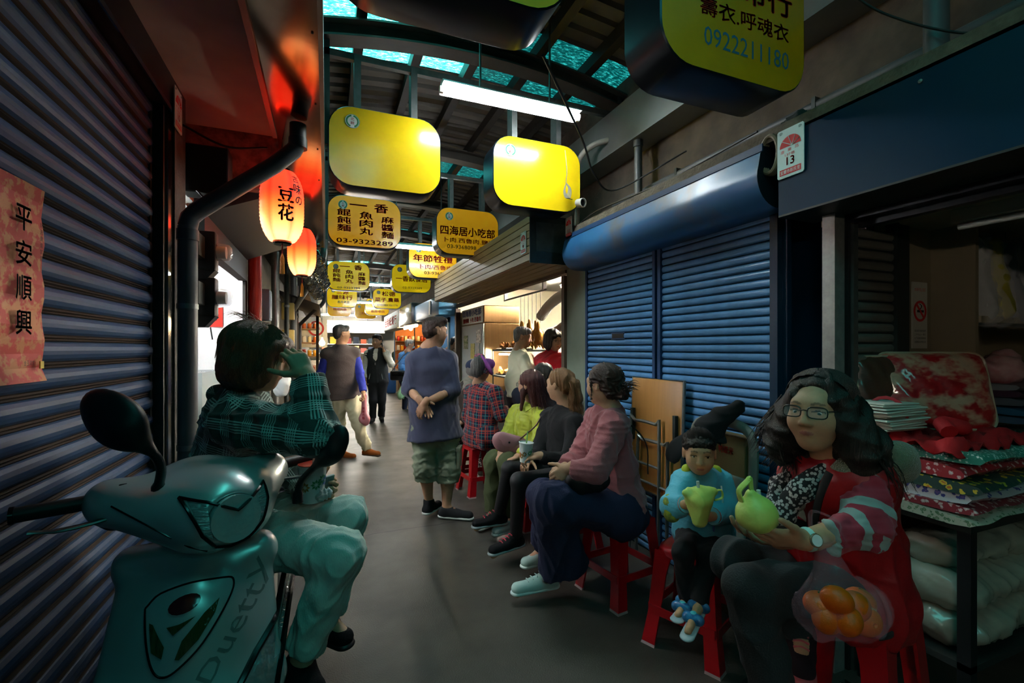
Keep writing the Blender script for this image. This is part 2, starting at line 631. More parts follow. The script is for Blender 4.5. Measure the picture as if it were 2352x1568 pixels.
MB().box((XL + .03, 1.655, 1.365), (XL + .033, 1.672, 1.385)).build('star_sticker', M('gold_sticker', 'd8c24a', rough=.4), pp)

# canopy ceiling and polished gutter on the left
ce = MB().box((-1.0, -3, 2.73), (-.27, 3.2, 2.76))
struct(ce.build('ceiling', m_ceil), 'stained painted board ceiling over the left shop fronts')
st = MB().box((-.285, -3, 2.62), (-.262, 2.95, 2.76))
struct(st.build('trim_1', M('red_step_trim', '8b5a4e', rough=.35, metal=.6)), 'narrow metal step between board ceiling and polished gutter')
gt = thing('canopy_gutter', 'polished steel gutter along the canopy reflecting the red lanterns', 'gutter', (-.15, 1.5, 2.62))
MB().add([(-.265, -3, 2.632), (-.03, -3, 2.612), (-.03, 5.9, 2.612), (-.265, 5.9, 2.632)], [(0, 1, 2, 3)]).add(
    [(-.265, -3, 2.70), (-.03, -3, 2.70), (-.03, 5.9, 2.70), (-.265, 5.9, 2.70)], [(3, 2, 1, 0)]).build('gutter_bottom', m_soffit, gt)
MB().box((-.03, -3, 2.606), (-.012, 5.9, 2.86)).build('gutter_edge', M('gutter_edge_steel', '7d827c', rough=.35, metal=.8, var=.3), gt)
mb = MB()
for k in range(6):
    mb.lathe([(0, 0), (.005, .001), (.005, .003), (0, .003)], (-.05, 1.9 + k * .55, 2.609), 8)
mb.build('rivet', m_dsteel, gt)['kind'] = 'stuff'
fx = thing('tube_fitting', 'switched-off twin tube fitting under the stained board ceiling', 'light fitting', (-.42, 1.5, 2.70))
MB().box((-.47, .55, 2.70), (-.40, 1.62, 2.73)).build('batten', m_cream, fx)
for x in (-.478, -.392):
    o = MB().tube([(x, .6, 2.695), (x, 1.6, 2.695)], .011, 10).build('tube', M('unlit_tube', 'd9dbd6', rough=.3), fx, True)
bm_ = MB().box((-1.0, 3.2, 2.40), (-.27, 3.3, 2.76))
struct(bm_.build('trim_2', M('peeling_beam', '9a6a5c', rough=.85, var=.9, vs=14, col2='3c2a25', bump=.8, bs=25)), 'peeling painted beam end at the edge of the board ceiling')

# upper walls
wr = MB().box((2.36, -3, 2.36), (2.6, 3.5, 3.9)).box((2.36, 3.5, 2.30), (2.6, 24, 3.9))
struct(wr.build('wall_right', m_plaster), 'dirty brown plaster wall above the right shop fronts')
wu = MB().box((-.5, -3, 2.76), (-.36, 24, 3.9)).box((-1.3, 3.3, 2.62), (-.36, 24, 2.8))
struct(wu.build('wall_left_upper', m_plaster), 'dark plaster wall above the left canopy')
wb = MB().box((-2.6, -7.1, 0), (6, -7, 3.95)).box((-.9, -7, 0), (-.8, -3, 3.95)).box((-2.6, -3.1, 0), (-.9, -3, 3.95)).box((2.1, -7, 0), (2.2, -3, 3.95))
struct(wb.build('wall_back', M('dim_back_wall', '3a3a38', rough=.9)), 'dim wall closing the lane behind the viewer')


# ------------------------------------------------------------------ roof: arched trusses, purlins, sheets, skylights
def zr(x):
    return 3.80 - 0.11 * ((x - 1.1) / 1.3) ** 2


TR = [-1.9, 1.5, 3.32, 5.2, 7.1, 9.1, 13.0, 16.6, 20.5]
SKYL = [(-6.2, -3.4), (-.9, 1.32), (3.14, 3.9), (5.75, 6.15), (9.3, 9.7), (13.2, 13.7), (17, 17.5)]
roof = MB()
rt = thing('roof', 'arched corrugated roof over the lane with steel purlins', 'roof', (1.1, 8, 3.7))
del rt['category']
struct(rt)
edges = [-7.0] + [e for s in SKYL for e in s] + [24.0]
for k in range(0, len(edges), 2):
    y0, y1 = edges[k], edges[k + 1]
    n = max(1, round((y1 - y0) / .85))
    for i in range(n):
        a, b = y0 + (y1 - y0) * i / n, y0 + (y1 - y0) * (i + 1) / n
        mb = MB()
        ys = []
        m = max(2, round((b - a) / .16))
        for q in range(m):
            p = a + (b - a) * q / m
            w_ = (b - a) / m
            ys += [(p, 0), (p + w_ * .55, 0), (p + w_ * .65, .03), (p + w_ * .9, .03)]
        ys.append((b, 0))
        xs = [-.5 + 3.2 * j / 12 for j in range(13)]
        vs = [(x, y, zr(x) + dz) for (y, dz) in ys for x in xs]
        fs = [(r * 13 + c, r * 13 + c + 1, r * 13 + c + 14, r * 13 + c + 13) for r in range(len(ys) - 1) for c in range(12)]
        mb.add(vs, fs)
        mb.build('roof_sheet', m_roof, rt, 20)
PUR = [1.1 + .44 * k for k in range(-3, 4)]
for x in PUR:
    MB().box((x - .035, -7, zr(x) - .10), (x + .035, 24, zr(x) - .004)).build('purlin', m_rib, rt)
for (y0, y1) in SKYL:
    for x in PUR[:-1]:
        xa, xb = x + .02, x + .42
        mb = MB()
        vs = []
        for j in range(5):
            xx = xa + (xb - xa) * j / 4
            vs += [(xx, y0, zr(xx) + .012), (xx, y1, zr(xx) + .012)]
        mb.add(vs, [(2 * j, 2 * j + 1, 2 * j + 3, 2 * j + 2) for j in range(4)])
        mb.build('skylight_pane', m_sky if x < (1.0 if abs(y0) > 2 else .5) else m_skyd, rt)  # row overhead, out of view, is dimmed further left to cut teal on signs
for y in TR:
    tr = thing('roof_truss', 'steel roof arch', 'roof truss', (1.1, y, 3.4))
    xs = [-.36 + 2.72 * k / 20 for k in range(21)]
    za = lambda x: 3.60 - .17 * ((x - 1.1) / 1.35) ** 2
    for nm, (dz, hh, wd) in {'arch_web': (0, .10, .012), 'arch_flange': (-.012, .014, .07)}.items():
        mb = MB()
        vs = []
        for x in xs:
            z = za(x) + dz
            vs += [(x, y - wd, z), (x, y + wd, z), (x, y + wd, z + hh), (x, y - wd, z + hh)]
        fs = []
        for k in range(20):
            for q in range(4):
                a, b = k * 4 + q, k * 4 + (q + 1) % 4
                fs.append((a, b, b + 4, a + 4))
        mb.add(vs, fs)
        if nm == 'arch_flange':
            vs2 = [(p[0], p[1], p[2] + .11) for p in vs]
            mb.add(vs2, fs)
        mb.build(nm, M('truss_steel', '6a655d', rough=.5, metal=.4, var=.3, vs=6), tr)
    MB().box((-.02, y - .02, 3.375), (2.33, y + .02, 3.42)).build('tie_bar', m_steel, tr)
    MB().box((2.29, y - .02, 3.42), (2.33, y + .02, za(2.3) + .1)).build('strut', m_steel, tr)
    MB().box((-.02, y - .02, 2.78), (.02, y + .02, 3.6)).build('post', m_tealst, tr)
    n_ = ['closing the lane behind the viewer', 'nearest overhead, behind the navy signs', 'just beyond the brightest tube lamp, above the two blank yellow signs', 'above the yellow noodle sign with the large telephone number',
          'above the amber festival offerings sign', 'above the pair of bright yellow noodle signs', 'above the cured meats sign', 'above the far amber signs', 'at the far end of the lane'][TR.index(y)]
    tr['label'] = 'arched steel roof truss ' + n_

gb = thing('eave_gutter', 'long pale metal eave gutter under the right edge of the roof', 'gutter', (2.3, 5, 3.0))
MB().box((2.16, -3, 3.0), (2.36, 24, 3.03)).box((2.14, -3, 3.0), (2.16, 24, 3.34)).build('gutter_trough', M('pale_sheet_metal', '8f918d', rough=.4, metal=.5, var=.3, vs=3), gb)
for y0 in (-1.2, 1.3, 3.0):
    pass

# ------------------------------------------------------------------ shop 11: closed blue shutters with rolled housing
s11 = shutter('roller_shutter', 'right half of the clean blue shutter, behind the child', [m_bluepanel, m_blue], XR, 1.665, 2.505, 0, 2.12, .048, PR, -1, 'y', 'blue shutters of the closed shop')
s12 = shutter('roller_shutter', 'left half of the clean blue shutter, with a letter slot', [m_bluepanel, m_blue], XR, 2.575, 3.45, 0, 2.12, .048, PR, -1, 'y', 'blue shutters of the closed shop')
MB().box((XR - .014, 2.93, 1.50), (XR - .004, 3.08, 1.535)).build('letter_slot', m_black, s12)
MB().box((XR - .013, 2.915, 1.49), (XR - .009, 3.095, 1.50)).box((XR - .013, 2.915, 1.535), (XR - .009, 3.095, 1.545)).build('slot_frame', m_bluedull, s12)
po = thing('shutter_post', 'blue steel post between the two blue shutters', 'post', (XR, 2.54, 0))
MB().box((XR - .025, 2.50, 0), (XR + .03, 2.53, 2.14)).box((XR - .025, 2.555, 0), (XR + .03, 2.582, 2.14)).box((XR - .025, 2.50, 2.12), (XR + .03, 2.582, 2.15)).build('post_sides', m_bluedull, po)
MB().box((XR - .008, 2.53, 0), (XR + .03, 2.555, 2.02)).build('post_web', m_bluepanel, po)
po = thing('shutter_post', 'blue corner post right of the clean blue shutters', 'post', (XR, 1.6, 0))
MB().box((XR - .035, 1.625, 0), (XR + .03, 1.668, 2.2)).box((XR - .0, 1.60, 0), (XR + .03, 1.625, 2.2)).build('post_body', m_bluepanel, po)
MB().box((XR - .02, 3.448, 0), (XR + .03, 3.475, 2.14)).build('guide_rail', m_bluedull, s12)
hs = thing('shutter_housing', 'dusty dented blue roll housing above the clean shutters', 'shutter housing', (1.95, 2.5, 2.2))
prof = [(2.12, 2.365), (1.885, 2.365), (1.88, 2.335), (1.872, 2.33)]
for k in range(12):
    a = math.radians(160 + k * 115 / 11)
    prof.append((1.985 + .135 * math.cos(a) * 1.0, 2.225 + .135 * math.sin(a) - .005))
prof += [(2.12, 2.09)]
m_house = M('dusty_blue_housing', '2f6796', rough=.34, var=.9, vs=3.2, col2='5e5a4e', thr=(.5, .75), rvar=.12)
mb = MB().extrude_y(prof, 1.56, 3.465)
# a finer skin so the sheet can carry its dents
mb2 = MB()
ny_ = 40
for i in range(ny_ + 1):
    y = 1.56 + (3.465 - 1.56) * i / ny_
    for (x, z) in prof:
        d = .022 * math.exp(-((y - 3.2) / .07) ** 2 - ((z - 2.2) / .06) ** 2) + .006 * math.exp(-((y - 2.0) / .1) ** 2 - ((z - 2.28) / .05) ** 2)
        mb2.v.append((x + d, y, z))
n_ = len(prof)
for i in range(ny_):
    for k in range(n_ - 1):
        a = i * n_ + k
        mb2.f.append((a, a + 1, a + n_ + 1, a + n_)); mb2.m.append(0)
mb2.build('housing_skin', m_house, hs, 30)
for y in (1.56, 3.465):
    MB().add([(x, y, z) for x, z in prof], [tuple(range(n_))]).build('end_cap', M('housing_end', '0f1a24', rough=.5), hs)
MB().box((1.876, 1.555, 2.338), (1.884, 3.467, 2.372)).build('top_strip', m_bluedull, hs)
led = MB().box((1.9, -2, 2.372), (2.36, 3.5, 2.43))
struct(led.build('trim_3', M('concrete_ledge', '6b6454', rough=.95, var=.7, vs=12, col2='3f3a30', bump=.6, bs=60)), 'rough concrete ledge above the blue shop fronts')
pl_ = MB().box((XR - .01, 3.48, 0), (2.36, 3.82, 2.36))
struct(pl_.build('wall_pillar', m_palegr), 'pale green pillar between the lit food stall and blue shutters')
MB()
struct(MB().box((2.3, 1.36, 0), (2.36, 3.45, 2.36)).build('wall_recess', m_bluepanel), 'dark recessed blue wall behind the corner post')

# ------------------------------------------------------------------ shop 13 front
f13 = thing('fascia_panel', 'broad dark blue fascia panel with the number plate thirteen', 'fascia', (1.95, 0, 2.02))
MB().box((1.9, -2.0, 2.02), (1.915, 1.49, 2.385)).build('front_sheet', m_bluepanel, f13)
MB().box((1.9, -2.0, 2.012), (2.14, 1.49, 2.02)).build('bottom_return', m_dsteel, f13)
MB().box((1.915, 1.47, 2.02), (2.14, 1.49, 2.385)).build('end_return', m_bluepanel, f13)
MB().lathe([(0, 0), (.007, .001), (.007, .005), (0, .006)], (1.9, .95, 2.34), 8, 0, rxyz(0, -90, 0)).build('screw', m_steel, f13)
tk = MB().box((2.14, -2, 1.985), (2.2, 1.36, 2.06)).box((2.2, -2, 1.96), (2.24, 1.36, 1.985))
struct(tk.build('trim_4', M('black_track', '17181a', rough=.35, metal=.5)), 'black shutter track under the blue fascia')
cp = thing('steel_column', 'pale galvanised steel column at the fabric shop entrance', 'column', (2.09, 1.37, 0))
MB().box((2.06, 1.345, 0), (2.125, 1.40, 2.02)).build('column_body', M('zinc_column', 'a6a5a0', rough=.5, metal=.55, var=.35, vs=24), cp)
MB().box((2.135, 1.335, 0), (2.15, 1.36, 1.98)).build('rail', m_black, cp)
MB().box((2.155, 1.325, 0), (2.185, 1.35, 1.97)).build('channel', m_steel, cp)
sg = shutter('roller_shutter', 'narrow grey roller shutter on the side wall of the fabric shop', [m_dsteel, M('grey_slat_paint', '6b675f', rough=.35, var=.3, vs=8)], 1.335, 2.185, 2.44, .5, 1.97, .047, PR, 1, 'x')
MB().box((2.44, 1.31, 0), (2.455, 1.36, 2.02)).box((2.455, 1.325, 0), (2.56, 1.36, 2.02)).build('guide_rail', m_dsteel, sg)
ws = MB().box((2.56, 1.34, 0), (2.76, 1.5, 2.02)).box((2.36, 1.36, 0), (2.56, 1.5, 2.02)).box((2.36, 1.5, 0), (6, 1.6, 2.4))
struct(ws.build('wall_shop_side', m_beige), 'beige side wall inside the fabric shop')
wk = MB().box((4.6, -3, 0), (4.7, 1.5, 2.4)).box((2.3, -3, 0), (4.6, -2.9, 2.4))
struct(wk.build('wall_shop_rear', m_beige), 'dim rear wall of the fabric shop')
c2 = MB().box((2.2, -3, 2.0), (4.7, 1.5, 2.04))
struct(c2.build('ceiling_shop', M('beige_ceiling', '9d9178', rough=.7)), 'beige ceiling board of the fabric shop')

# ------------------------------------------------------------------ shop 9: lit food stall with the plank fascia
f9 = thing('plank_fascia', 'tan plank awning box above the lit food stall with number nine', 'awning box', (1.8, 5.4, 2.17))
y0, y1 = 3.585, 7.3
for k in range(6):
    za_, zb_ = 2.17 + .0645 * k, 2.17 + .0645 * (k + 1) - .006
    MB().rbox((1.6, y0, za_), (1.615, y1, zb_), .004).build('plank', m_wood, f9)
for k in range(5):
    xa, xb = 1.618 + .094 * k, 1.618 + .094 * (k + 1) - .006
    MB().rbox((xa, y0, 2.165 - .003 * k), (xb, y1, 2.18 - .003 * k), .004).build('plank', m_wood, f9)
MB().box((1.612, y0 + .01, 2.18), (2.1, y1, 2.55)).build('box_core', m_brown, f9)
MB().box((1.6, y0 - .008, 2.15), (2.08, y0, 2.56)).build('end_plate', M('green_grey_plate', '4a5651', rough=.35, metal=.6, var=.5, vs=8), f9)
MB().box((1.66, y0 - .012, 2.25), (1.98, y0 - .008, 2.50)).build('end_inset', M('green_grey_inset', '5a6862', rough=.4, metal=.6, var=.5, vs=12), f9)
fo = thing('stall_doorway', 'dark brown steel frame around the lit food stall opening', 'frame', (2.1, 5.8, 0))
MB().box((2.07, 3.82, 2.125), (2.14, 7.75, 2.175)).build('lintel', m_brown, fo)
MB().box((2.06, 3.82, 0), (2.14, 3.875, 2.1)).build('jamb', m_brown, fo)
MB().box((2.06, 7.70, 0), (2.14, 7.78, 2.1)).build('jamb', m_brown, fo)
w9 = MB().box((4.9, 3.5, 0), (5, 8, 2.6)).box((2.12, 3.75, 0), (5, 3.84, 2.6)).box((2.12, 7.8, 0), (5, 7.95, 2.6))
struct(w9.build('wall_stall', M('cream_wall', 'e6dcc0', rough=.7, var=.1, vs=3)), 'cream walls inside the lit food stall')
struct(MB().box((2.1, 3.75, 2.5), (5, 8, 2.56)).build('ceiling_stall', m_white), 'white ceiling inside the lit food stall')


def tube_lamp(label, a, b, mat, r=.016, housing=True, grp=None, refl=.055, cat='tube lamp'):
    a, b = Vector(a), Vector(b)
    t = thing('tube_lamp', label, cat, (a + b) / 2, grp)
    d = (b - a).normalized()
    w = d.cross(UP).normalized()
    if housing:
        fr_ = (a - UP * 0 + UP * .012, w, UP, d)
        MB().prism([(-refl, .012), (refl, .012), (.03, .045), (-.03, .045)], (b - a).length, fr_).build('reflector', M('lamp_reflector', 'dfe0da', rough=.4), t)
        for e in (a, b):
            MB().tube([e - d * .012, e + d * .012], r * 1.35, 10).build('lamp_holder', m_cream, t, True)
    for s in ((-.028, .028) if refl > .06 else (0,)):
        o = MB().tube([a + w * s, b + w * s], r, 12, cap=True).build('tube', mat, t, True)
    return t


L1 = tube_lamp('brightest tube lamp hanging on two rods above the lane', (.68, 2.9, 3.07), (1.67, 2.9, 3.07), m_tube, .017, refl=.07)
for x in (.94, 1.45):
    MB().tube([(x, 2.9, 3.1), (x, 2.9, 3.72)], .008, 6).build('rod', m_steel, L1)
for lb, x0, x1, y, z, r_ in (('tube lamp behind the large noodle sign, hung across the lane', .62, 1.72, 6.4, 2.80, .018), ('tube lamp between the two bright noodle signs further back', .5, 1.7, 10.6, 2.82, .02),
                             ('farthest tube lamp across the lane beyond the cured meats sign', .4, 1.7, 14.6, 2.8, .022)):
    t = tube_lamp(lb, (x0, y, z), (x1, y, z), m_tube, r_)
    for x in (x0 + .26, x1 - .22):
        MB().tube([(x, y, z + .03), (x, y, zr(x) + .01)], .008, 6).build('rod', m_steel, t)
for k, (x, y) in enumerate([(2.5, 5.0), (3.2, 5.4), (3.9, 6.0)]):
    tube_lamp(['front tube lamp under the stall ceiling', 'middle tube lamp under the stall ceiling', 'rear tube lamp under the stall ceiling'][k], (x, y - .6, 2.32), (x, y + .6, 2.32), m_tubew, .018)

tube_lamp('tube lamp inside the open shop on the left behind the viewer', (-1.3, -2.5, 2.3), (-1.3, -1.2, 2.3), M('lit_dim_tube', 'ffffff', emit='fff0dc', es=TUBE * 1.5), .016)
struct(MB().box((-2.5, -3, 0), (-2.4, -.7, 2.5)).box((-2.4, -.8, 0), (-1.2, -.7, 2.5)).build('wall_left_near', m_white), 'pale walls of the open shop on the left behind the viewer')
struct(MB().box((-2.5, -3, 2.5), (-.8, -.7, 2.55)).build('ceiling_left_near', m_white), 'pale ceiling of the open shop on the left behind the viewer')

# ------------------------------------------------------------------ implicit surfaces for bodies, cloth and moulded shells
def V3(p):
    return np.array([p[0], p[1], p[2]], dtype=np.float64)


def rc(a, b, r0, r1=None, k=.02, c=None, ax=None, s=1.0, fa=False, fb=False, op='+', u0=0.0):
    return dict(t='rc', a=V3(a), b=V3(b), r0=r0, r1=r0 if r1 is None else r1, k=k, c=c, ax=None if ax is None else V3(Vector(ax).normalized()), s=s, fa=fa, fb=fb, op=op, u0=u0)


def el(p, r, R=None, k=.02, c=None, op='+'):
    r = (r, r, r) if not hasattr(r, '__len__') else r
    return dict(t='el', p=V3(p), r=V3(r), R=np.array(R) if R is not None else np.eye(3), k=k, c=c, op=op)


def pdist(q, P):
    if q['t'] == 'rc':
        ba = q['b'] - q['a']
        L2 = max(float(ba @ ba), 1e-12)
        pa = P - q['a']
        tr = (pa @ ba) / L2
        t = np.clip(tr, 0, 1)
        w = pa - t[..., None] * ba
        if q['ax'] is not None:
            cp = w @ q['ax']
            w = w + (cp / q['s'] - cp)[..., None] * q['ax']
        d = np.sqrt((w * w).sum(-1)) - (q['r0'] + (q['r1'] - q['r0']) * t)
        L = math.sqrt(L2)
        if q['fb']:
            d = np.maximum(d, (tr - 1) * L)
        if q['fa']:
            d = np.maximum(d, -tr * L)
        return d
    w = ((P - q['p']) @ q['R']) / q['r']
    k0 = np.sqrt((w * w).sum(-1)) + 1e-9
    g = w / q['r']
    k1 = np.sqrt((g * g).sum(-1)) + 1e-9
    return k0 * (k0 - 1) / k1


def pbox(q):
    if q['t'] == 'rc':
        m = max(q['r0'], q['r1']) * max(q['s'], 1)
        return np.minimum(q['a'], q['b']) - m, np.maximum(q['a'], q['b']) + m
    m = q['r'].max()
    return q['p'] - m, q['p'] + m


def surf(prims, h, smooth=2):
    """mesh of the blended primitives by surface nets: returns vertices and quads"""
    plus = [q for q in prims if q['op'] == '+']
    lo = np.min([pbox(q)[0] for q in plus], 0) - 3 * h - .01
    hi = np.max([pbox(q)[1] for q in plus], 0) + 3 * h + .01
    n = np.ceil((hi - lo) / h).astype(int) + 1
    Fd = np.full(tuple(n), .2, dtype=np.float32)
    axs = [lo[i] + h * np.arange(n[i]) for i in range(3)]
    for q in prims:
        a, b = pbox(q)
        pad = q['k'] + 2.5 * h
        i0 = np.clip(np.floor((a - pad - lo) / h).astype(int), 0, n - 1)
        i1 = np.clip(np.ceil((b + pad - lo) / h).astype(int) + 1, 1, n)
        if (i1 <= i0).any():
            continue
        g = np.stack(np.meshgrid(axs[0][i0[0]:i1[0]], axs[1][i0[1]:i1[1]], axs[2][i0[2]:i1[2]], indexing='ij'), -1)
        d = pdist(q, g).astype(np.float32)
        sl = tuple(slice(i0[i], i1[i]) for i in range(3))
        A = Fd[sl]
        k = max(q['k'], 1e-5)
        if q['op'] == '-':
            A2, d2 = -A, d
            hh = np.clip(.5 + .5 * (d2 - A2) / k, 0, 1)
            Fd[sl] = -(d2 * (1 - hh) + A2 * hh - k * hh * (1 - hh))
        else:
            hh = np.clip(.5 + .5 * (d - A) / k, 0, 1)
            Fd[sl] = d * (1 - hh) + A * hh - k * hh * (1 - hh)
    S = Fd < 0
    cnt = np.zeros(tuple(n - 1), dtype=np.int8)
    for dx in (0, 1):
        for dy in (0, 1):
            for dz in (0, 1):
                cnt += S[dx:n[0] - 1 + dx, dy:n[1] - 1 + dy, dz:n[2] - 1 + dz]
    ci = np.argwhere((cnt > 0) & (cnt < 8))
    idx = np.full(tuple(n - 1), -1, dtype=np.int64)
    idx[ci[:, 0], ci[:, 1], ci[:, 2]] = np.arange(len(ci))
    acc = np.zeros((len(ci), 3)); num = np.zeros(len(ci))
    corners = [(x, y, z) for x in (0, 1) for y in (0, 1) for z in (0, 1)]
    val = {c: Fd[ci[:, 0] + c[0], ci[:, 1] + c[1], ci[:, 2] + c[2]].astype(np.float64) for c in corners}
    for c in corners:
        for ax in range(3):
            if c[ax] == 0:
                e = list(c); e[ax] = 1; e = tuple(e)
                fa_, fb_ = val[c], val[e]
                m = (fa_ < 0) != (fb_ < 0)
                t = np.where(m, fa_ / np.where(np.abs(fa_ - fb_) < 1e-9, 1, fa_ - fb_), 0)
                p = np.zeros((len(ci), 3)) + np.array(c)
                p[:, ax] = t
                acc += np.where(m[:, None], p, 0)
                num += m
    verts = lo + h * (ci + acc / np.maximum(num, 1)[:, None])
    quads = []
    for ax in range(3):
        u, v = [(1, 2), (2, 0), (0, 1)][ax]
        s0 = [slice(None)] * 3; s1 = [slice(None)] * 3
        s0[ax] = slice(0, n[ax] - 1); s1[ax] = slice(1, n[ax])
        A, B = S[tuple(s0)], S[tuple(s1)]
        E = np.argwhere(A != B)
        E = E[(E[:, u] > 0) & (E[:, v] > 0) & (E[:, u] < n[u] - 1) & (E[:, v] < n[v] - 1)]
        if not len(E):
            continue
        sgn = A[E[:, 0], E[:, 1], E[:, 2]]
        def cell(du, dv):
            q = E.copy(); q[:, u] -= du; q[:, v] -= dv
            return idx[q[:, 0], q[:, 1], q[:, 2]]
        q = np.stack([cell(1, 1), cell(0, 1), cell(0, 0), cell(1, 0)], 1)
        q[~sgn] = q[~sgn][:, ::-1]
        quads.append(q)
    quads = np.concatenate(quads)
    quads = quads[(quads >= 0).all(1)]
    for _ in range(smooth):
        verts = relax(verts, quads)
    return verts, quads


def relax(v, q, f=.5):
    a = np.zeros_like(v); c = np.zeros(len(v))
    for i in range(4):
        for j in ((i + 1) % 4, (i - 1) % 4):
            np.add.at(a, q[:, i], v[q[:, j]])
            np.add.at(c, q[:, i], 1)
    return v + f * (a / np.maximum(c, 1)[:, None] - v)


def vnormals(v, q):
    nrm = np.cross(v[q[:, 2]] - v[q[:, 0]], v[q[:, 3]] - v[q[:, 1]])
    o = np.zeros_like(v)
    for i in range(4):
        np.add.at(o, q[:, i], nrm)
    return o / (np.linalg.norm(o, axis=1)[:, None] + 1e-12)


def folds(v, amp, scale, seed=0, dirv=None, stretch=3.0):
    """soft crease pattern; with dirv the creases run along that direction"""
    r = np.random.RandomState(seed)
    p = v * scale
    if dirv is not None:
        d = V3(Vector(dirv).normalized())
        p = p - np.outer(p @ d, d) * (1 - 1 / stretch)
    out = 0
    for k in range(4):
        w1, w2 = r.normal(size=3), r.normal(size=3)
        w1 /= np.linalg.norm(w1); w2 /= np.linalg.norm(w2)
        a = np.sin(p @ w1 * (1 + .45 * k) * .8 + 1.9 * np.sin(p @ w2 * .7 + k))
        out = out + (.62 - np.abs(a) ** .8 if k % 2 == 0 else a * .5) / (1 + .4 * k)
    return amp * out * 1.5


def dress(v, prims, ref=None):
    """colour and cloth coordinates per vertex from the nearest primitive"""
    best = np.full(len(v), 9.9); bi = np.zeros(len(v), int)
    pl = [q for q in prims if q['op'] == '+']
    for i, q in enumerate(pl):
        d = pdist(q, v)
        m = d < best
        best[m] = d[m]; bi[m] = i
    col = np.ones((len(v), 4)); uv = np.zeros((len(v), 3))
    eye = np.array([0, 0, CH])
    for i, q in enumerate(pl):
        m = bi == i
        if not m.any():
            continue
        if q['c'] is not None:
            col[m, :3] = lin(q['c'])
        if q['t'] == 'rc':
            d = q['b'] - q['a']; L = np.linalg.norm(d) + 1e-9; d = d / L
            w = v[m] - q['a']
            r_ = eye - (q['a'] + q['b']) / 2 if ref is None else V3(ref)
            r_ = r_ - d * (r_ @ d); r_ = r_ / (np.linalg.norm(r_) + 1e-9)
            s_ = np.cross(d, r_)
            ww = w - np.outer(w @ d, d)
            uv[m, 0] = w @ d + q['u0']
            if 'pl' in q:
                uv[m, 0] = q['pl'] - v[m, 2]; uv[m, 1] = v[m] @ V3(RT)
                continue
            uv[m, 1] = np.arctan2(ww @ s_, ww @ r_) * (q['r0'] + q['r1']) / 2 * max(1, (1 + q['s']) / 2)
        else:
            uv[m, 0] = v[m, 2]; uv[m, 1] = v[m, 0]
    return col, uv


def npmesh(name, v, q, mats, col=None, uv=None, base=None):
    me = bpy.data.meshes.new(name)
    if base is not None:
        v = v - V3(base)
    me.vertices.add(len(v)); me.vertices.foreach_set('co', np.ascontiguousarray(v, dtype=np.float32).ravel())
    me.loops.add(q.size); me.loops.foreach_set('vertex_index', np.ascontiguousarray(q, dtype=np.int32).ravel())
    me.polygons.add(len(q)); me.polygons.foreach_set('loop_start', np.arange(0, q.size, q.shape[1], dtype=np.int32))
    me.update(calc_edges=True)
    me.validate()
    me.polygons.foreach_set('use_smooth', [True] * len(me.polygons))
    for m in (mats if isinstance(mats, (list, tuple)) else [mats]):
        me.materials.append(m)
    if col is not None:
        a = me.color_attributes.new('col', 'FLOAT_COLOR', 'POINT'); a.data.foreach_set('color', col.astype(np.float32).ravel())
    if uv is not None:
        a = me.attributes.new('cloth', 'FLOAT_VECTOR', 'POINT'); a.data.foreach_set('vector', uv.astype(np.float32).ravel())
    return me


def shell(name, prims, h, mat, parent=None, smooth=2, fold=None, ref=None):
    """one implicit-surface part; fold = list of (amp, scale, seed, dir, stretch) relief passes"""
    v, q = surf(prims, h, smooth)
    for f_ in (fold or []):
        v = v + vnormals(v, q) * folds(v, *f_)[:, None]
    col, uv = dress(v, prims, ref)
    return link(name, npmesh(name, v, q, mat, col, uv), parent)


# ------------------------------------------------------------------ people
m_skin = M('skin', rough=.52, attr='col', var=.12, vs=60, spec=.4, bump=.03, bs=300)
m_attr = M('dyed_cloth', rough=.85, attr='col', bump=.12, bs=220, spec=.2)
m_attrg = M('dyed_gloss', rough=.35, attr='col', spec=.5)
SK = 'c79a7a'


def frame_of(f, up=UP):
    f = Vector(f).normalized()
    x = f.cross(Vector(up)).normalized()
    u = x.cross(f).normalized()
    return Matrix((x, f, u)).transposed()


